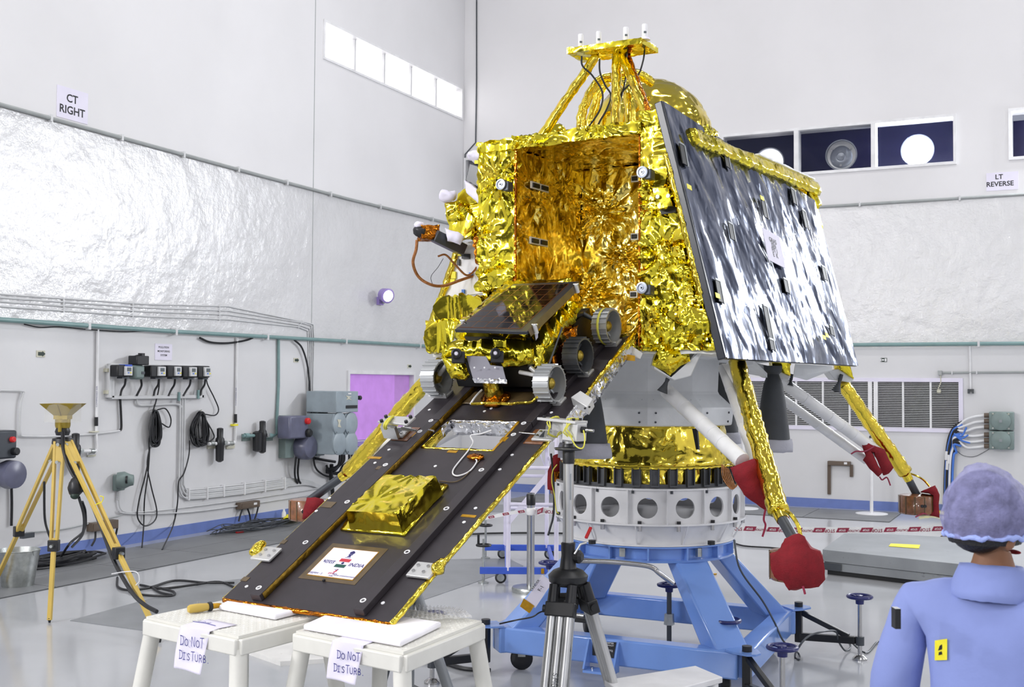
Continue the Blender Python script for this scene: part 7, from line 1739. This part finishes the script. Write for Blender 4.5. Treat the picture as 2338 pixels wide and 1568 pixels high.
# ================================================================ person seen from behind, cut by the right picture edge
M['capcloth'] = mat('sheer_blue_cap', (168, 168, 220), .8, var=.2, scale=30, bump=.6, bscale=45, alpha=.5)
M['capband'] = mat('cap_elastic', (160, 176, 236), .8, bump=.4, bscale=60)
def skin_mesh(verts, edges, radii, root=0, sub=2):
    me = bpy.data.meshes.new('s'); me.from_pydata([tuple(v) for v in verts], edges, [])
    o = bpy.data.objects.new('s', me); COL.objects.link(o)
    md = o.modifiers.new('skin', 'SKIN'); md.use_smooth_shade = True; md.branch_smoothing = .6
    for i, v in enumerate(me.skin_vertices[0].data):
        r = radii[i]; v.radius = r if isinstance(r, tuple) else (r, r); v.use_root = (i == root)
    s2 = o.modifiers.new('sub', 'SUBSURF'); s2.levels = sub
    bpy.context.view_layer.update()
    dg = bpy.context.evaluated_depsgraph_get()
    ev = o.evaluated_get(dg); m2 = ev.to_mesh()
    mb = MB(); mb.v = [v.co.copy() for v in m2.vertices]; mb.f = [tuple(p.vertices) for p in m2.polygons]
    ev.to_mesh_clear(); bpy.data.objects.remove(o); bpy.data.meshes.remove(me)
    return mb
pn_ = P(2262, 1240, 3.0); pc = V((pn_.x, pn_.y, 0))
fw = (HD*.85 + SD*.53).normalized(); rt = V((fw.y, -fw.x, 0))     # chest direction, right-hand side
hf = (HD*.35 + SD*.94).normalized(); hr = V((hf.y, -hf.x, 0))      # head turned to the right
def B(x, y, z): return pc + rt*x + fw*y + V((0, 0, z))
person = thing('person', 'person from behind in blue coverall and hair net at right', 'person', pc)
hc = P(2252, 1188, 3.0); hz = hc.z
v, e, r = [], [], []
def add(p, rad, link=None):
    v.append(p); r.append(rad); i = len(v)-1
    if link is not None: e.append((link, i))
    return i
pel = add(B(0, 0, .93), (.15, .11)); wst = add(B(0, .0, 1.08), (.14, .10), pel); chs = add(B(0, .02, 1.24), (.13, .08), wst); upc = add(B(0, .03, 1.33), (.08, .045), chs)
nk = add(B(0, .02, 1.43), .062, upc); nk2 = add(B(0, .015, 1.49), .056, nk)
hcv = V((hc.x, hc.y, 0))
sk = add(hcv + hf*.0 + V((0, 0, hz-.03)), (.074, .086), nk2); tp_ = add(hcv - hf*.01 + V((0, 0, hz+.06)), (.06, .07), sk)
jaw = add(hcv + hf*.055 + V((0, 0, hz-.085)), (.045, .045), sk)
for s in (-1, 1):
    sh = add(B(.17*s, 0, 1.31), .034, upc); el_ = add(B(.252*s, .0, 1.09), .03, sh); wr_ = add(B(.22*s, .12, .86), .032, el_); hd_ = add(B(.21*s, .17, .79), (.022, .038), wr_)
    for k in range(4): f1_ = add(B(.21*s+.0, .155+.018*k, .745-.006*k), .010, hd_); f2_ = add(B(.20*s, .165+.018*k, .70-.008*(1.5-abs(k-1.5))), .009, f1_)
    th = add(B(.195*s, .215, .77), .011, hd_); add(B(.185*s, .225, .735), .01, th)
    hp = add(B(.09*s, 0, .86), .09, pel); kn = add(B(.10*s, .01, .48), .06, hp); an = add(B(.10*s, -.01, .09), .042, kn); add(B(.11*s, .12, .04), .038, an)
body = part('body', skin_mesh(v, e, r), M['skin'], person, smooth=180, label='brown skin of neck and face')
# coverall: same skeleton, fuller
v, e, r = [], [], []
pel = add(B(0, 0, .90), (.19, .15)); wst = add(B(0, -.005, 1.08), (.185, .145), pel); chs = add(B(0, -.01, 1.22), (.19, .135), wst); upc = add(B(0, -.005, 1.345), (.155, .115), chs); add(B(0, 0, 1.415), (.082, .075), upc)
for s in (-1, 1):
    sh = add(B(.185*s, -.005, 1.335), .078, upc); el_ = add(B(.255*s, .0, 1.09), .068, sh); add(B(.235*s, .11, .90), .058, el_)
    hp = add(B(.10*s, 0, .82), .115, pel); kn = add(B(.105*s, .01, .48), .085, hp); add(B(.105*s, 0, .08), .075, kn)
part('coverall', crumple(skin_mesh(v, e, r), .045, .007, 4, 3, weld=False), M['shirt'], person, smooth=180)
# collar
cb = B(0, .0, 1.378)
mb = MB().lathe([(.088, -.03), (.080, .02), (.073, .058), (.078, .062), (.090, .035), (.108, -.018), (.100, -.03)], cb, (V((0, 0, 1))+fw*.12).normalized(), 30, cap=False)
part('collar', crumple(mb, .02, .004, 8, 5), M['shirt'], person, smooth=180)
# shirt seam dart and yellow badge on the back
def onback(x, y): return P(x, y, 2.84)
bq = [P(2136, 1459, 1), ]
bdn = -fw
def ray_body(px, py):
    d = ray(px, py)
    dg = bpy.context.evaluated_depsgraph_get()
    o = [c for c in person.children if c.name.startswith('coverall')][0]
    ok, loc, nrm, _ = o.ray_cast(C0-ORG[person], d.normalized())
    return (loc+ORG[person], nrm) if ok else (P(px, py, 2.85), -HD)
bpy.context.view_layer.update()
qs = [ray_body(x, y) for x, y in ((2136, 1461), (2163, 1458), (2163, 1505), (2136, 1506))]
part('yellow_badge', MB().slab([q[0]+q[1]*.004 for q in qs], -HD*.003), M['yellow'], person, smooth=0)
c0 = sum((q[0] for q in qs), V())/4 + qs[0][1]*.008 - HD*.003
part('badge_mark', MB().slab([c0+SD*-.006+V((0, 0, .0)), c0+SD*.006+V((0, 0, .004)), c0+SD*.004+V((0, 0, .016)), c0-SD*.002+V((0, 0, .012))], -HD*.001).slab([c0+SD*-.005+V((0, 0, -.012)), c0+SD*.006+V((0, 0, -.009)), c0+SD*.003-V((0, 0, .002)), c0-SD*.004-V((0, 0, .004))], -HD*.001), M['ink'], person, smooth=0)
q = P(2046, 1410, 2.9); part('pocket_edge', MB().box(q, (.014, .03, .05), SD, HD), M['black'], person)
# hair, cap, ears and face
part('hair', crumple(MB().ell(V((hc.x, hc.y, hz+.006))-hf*.006, (.094, .104, .128), 24, 16, ax=hr, ay=hf, t0=0, t1=PI*.66), .02, .002, 20, 7), M['hair'], person, smooth=180)
part('nape_hair', MB().ell(V((hc.x, hc.y, hz-.025))-hf*.03, (.074, .064, .058), 20, 12, ax=hr, ay=hf), M['hair'], person, smooth=180)
capc = V((hc.x, hc.y, hz+.012))-hf*.004
cap = part('hair_net', crumple(MB().ell(capc, (.102, .112, .134), 36, 22, ax=hr, ay=hf, t0=0, t1=PI*.625), .014, .007, 14, 8), M['capcloth'], person, smooth=180)
tz = math.cos(PI*.615)*.134; tr = math.sin(PI*.615)*.94
part('elastic_band', crumple(MB().tube([capc+hr*(.110*tr*math.cos(2*PI*k/40))+hf*(.120*tr*math.sin(2*PI*k/40))+V((0, 0, tz+.004*math.sin(k*2.3))) for k in range(40)], .006, 8, closed=True), .015, .004, 20, 9), M['capband'], cap, smooth=180)
for s in (-1, 1):
    part('ear', MB().ell(V((hc.x, hc.y, hz-.035))+hr*(.078*s)+hf*.0, (.012, .02, .032), 12, 8, ax=hr, ay=hf), M['skin'], person, smooth=180)
    part('eye', MB().ell(V((hc.x, hc.y, hz-.02))+hr*(.032*s)+hf*.083, (.013, .01, .01), 12, 8, ax=hr, ay=hf), M['white'], person, smooth=180)
    part('pupil', MB().ell(V((hc.x, hc.y, hz-.02))+hr*(.032*s)+hf*.0905, (.006, .004, .006), 10, 6, ax=hr, ay=hf), M['ink'], person, smooth=180)
    part('eyebrow', MB().beam(V((hc.x, hc.y, hz+.005))+hr*(.018*s)+hf*.088, V((hc.x, hc.y, hz+.003))+hr*(.05*s)+hf*.078, .008, .008), M['hair'], person, smooth=180)
part('nose', MB().ell(V((hc.x, hc.y, hz-.045))+hf*.092, (.014, .02, .024), 12, 8, ax=hr, ay=hf), M['skin'], person, smooth=180)
part('mouth', MB().ell(V((hc.x, hc.y, hz-.085))+hf*.09, (.024, .01, .006), 12, 8, ax=hr, ay=hf), M['redcloth'], person, smooth=180)
for s in (-1, 1):
    part('shoe', MB().ell(B(.105*s, .06, .045), (.05, .13, .045), 18, 10, ax=rt, ay=fw), M['white'], person, smooth=180)
# small scraps on the floor
for x, y, lab in ((1787, 1501, 'tiny yellow scrap on floor under the black outrigger'), (1633, 1312, 'tiny yellow scrap on floor behind the stand leg')):
    p = onz(x, y); o = part('paper_scrap', crumple(MB().box(p+V((0, 0, .008)), (.03, .02, .012)), .01, .004, 30, 3), M['kapton'], None, org=p, smooth=180); tag(o, lab, 'scrap')
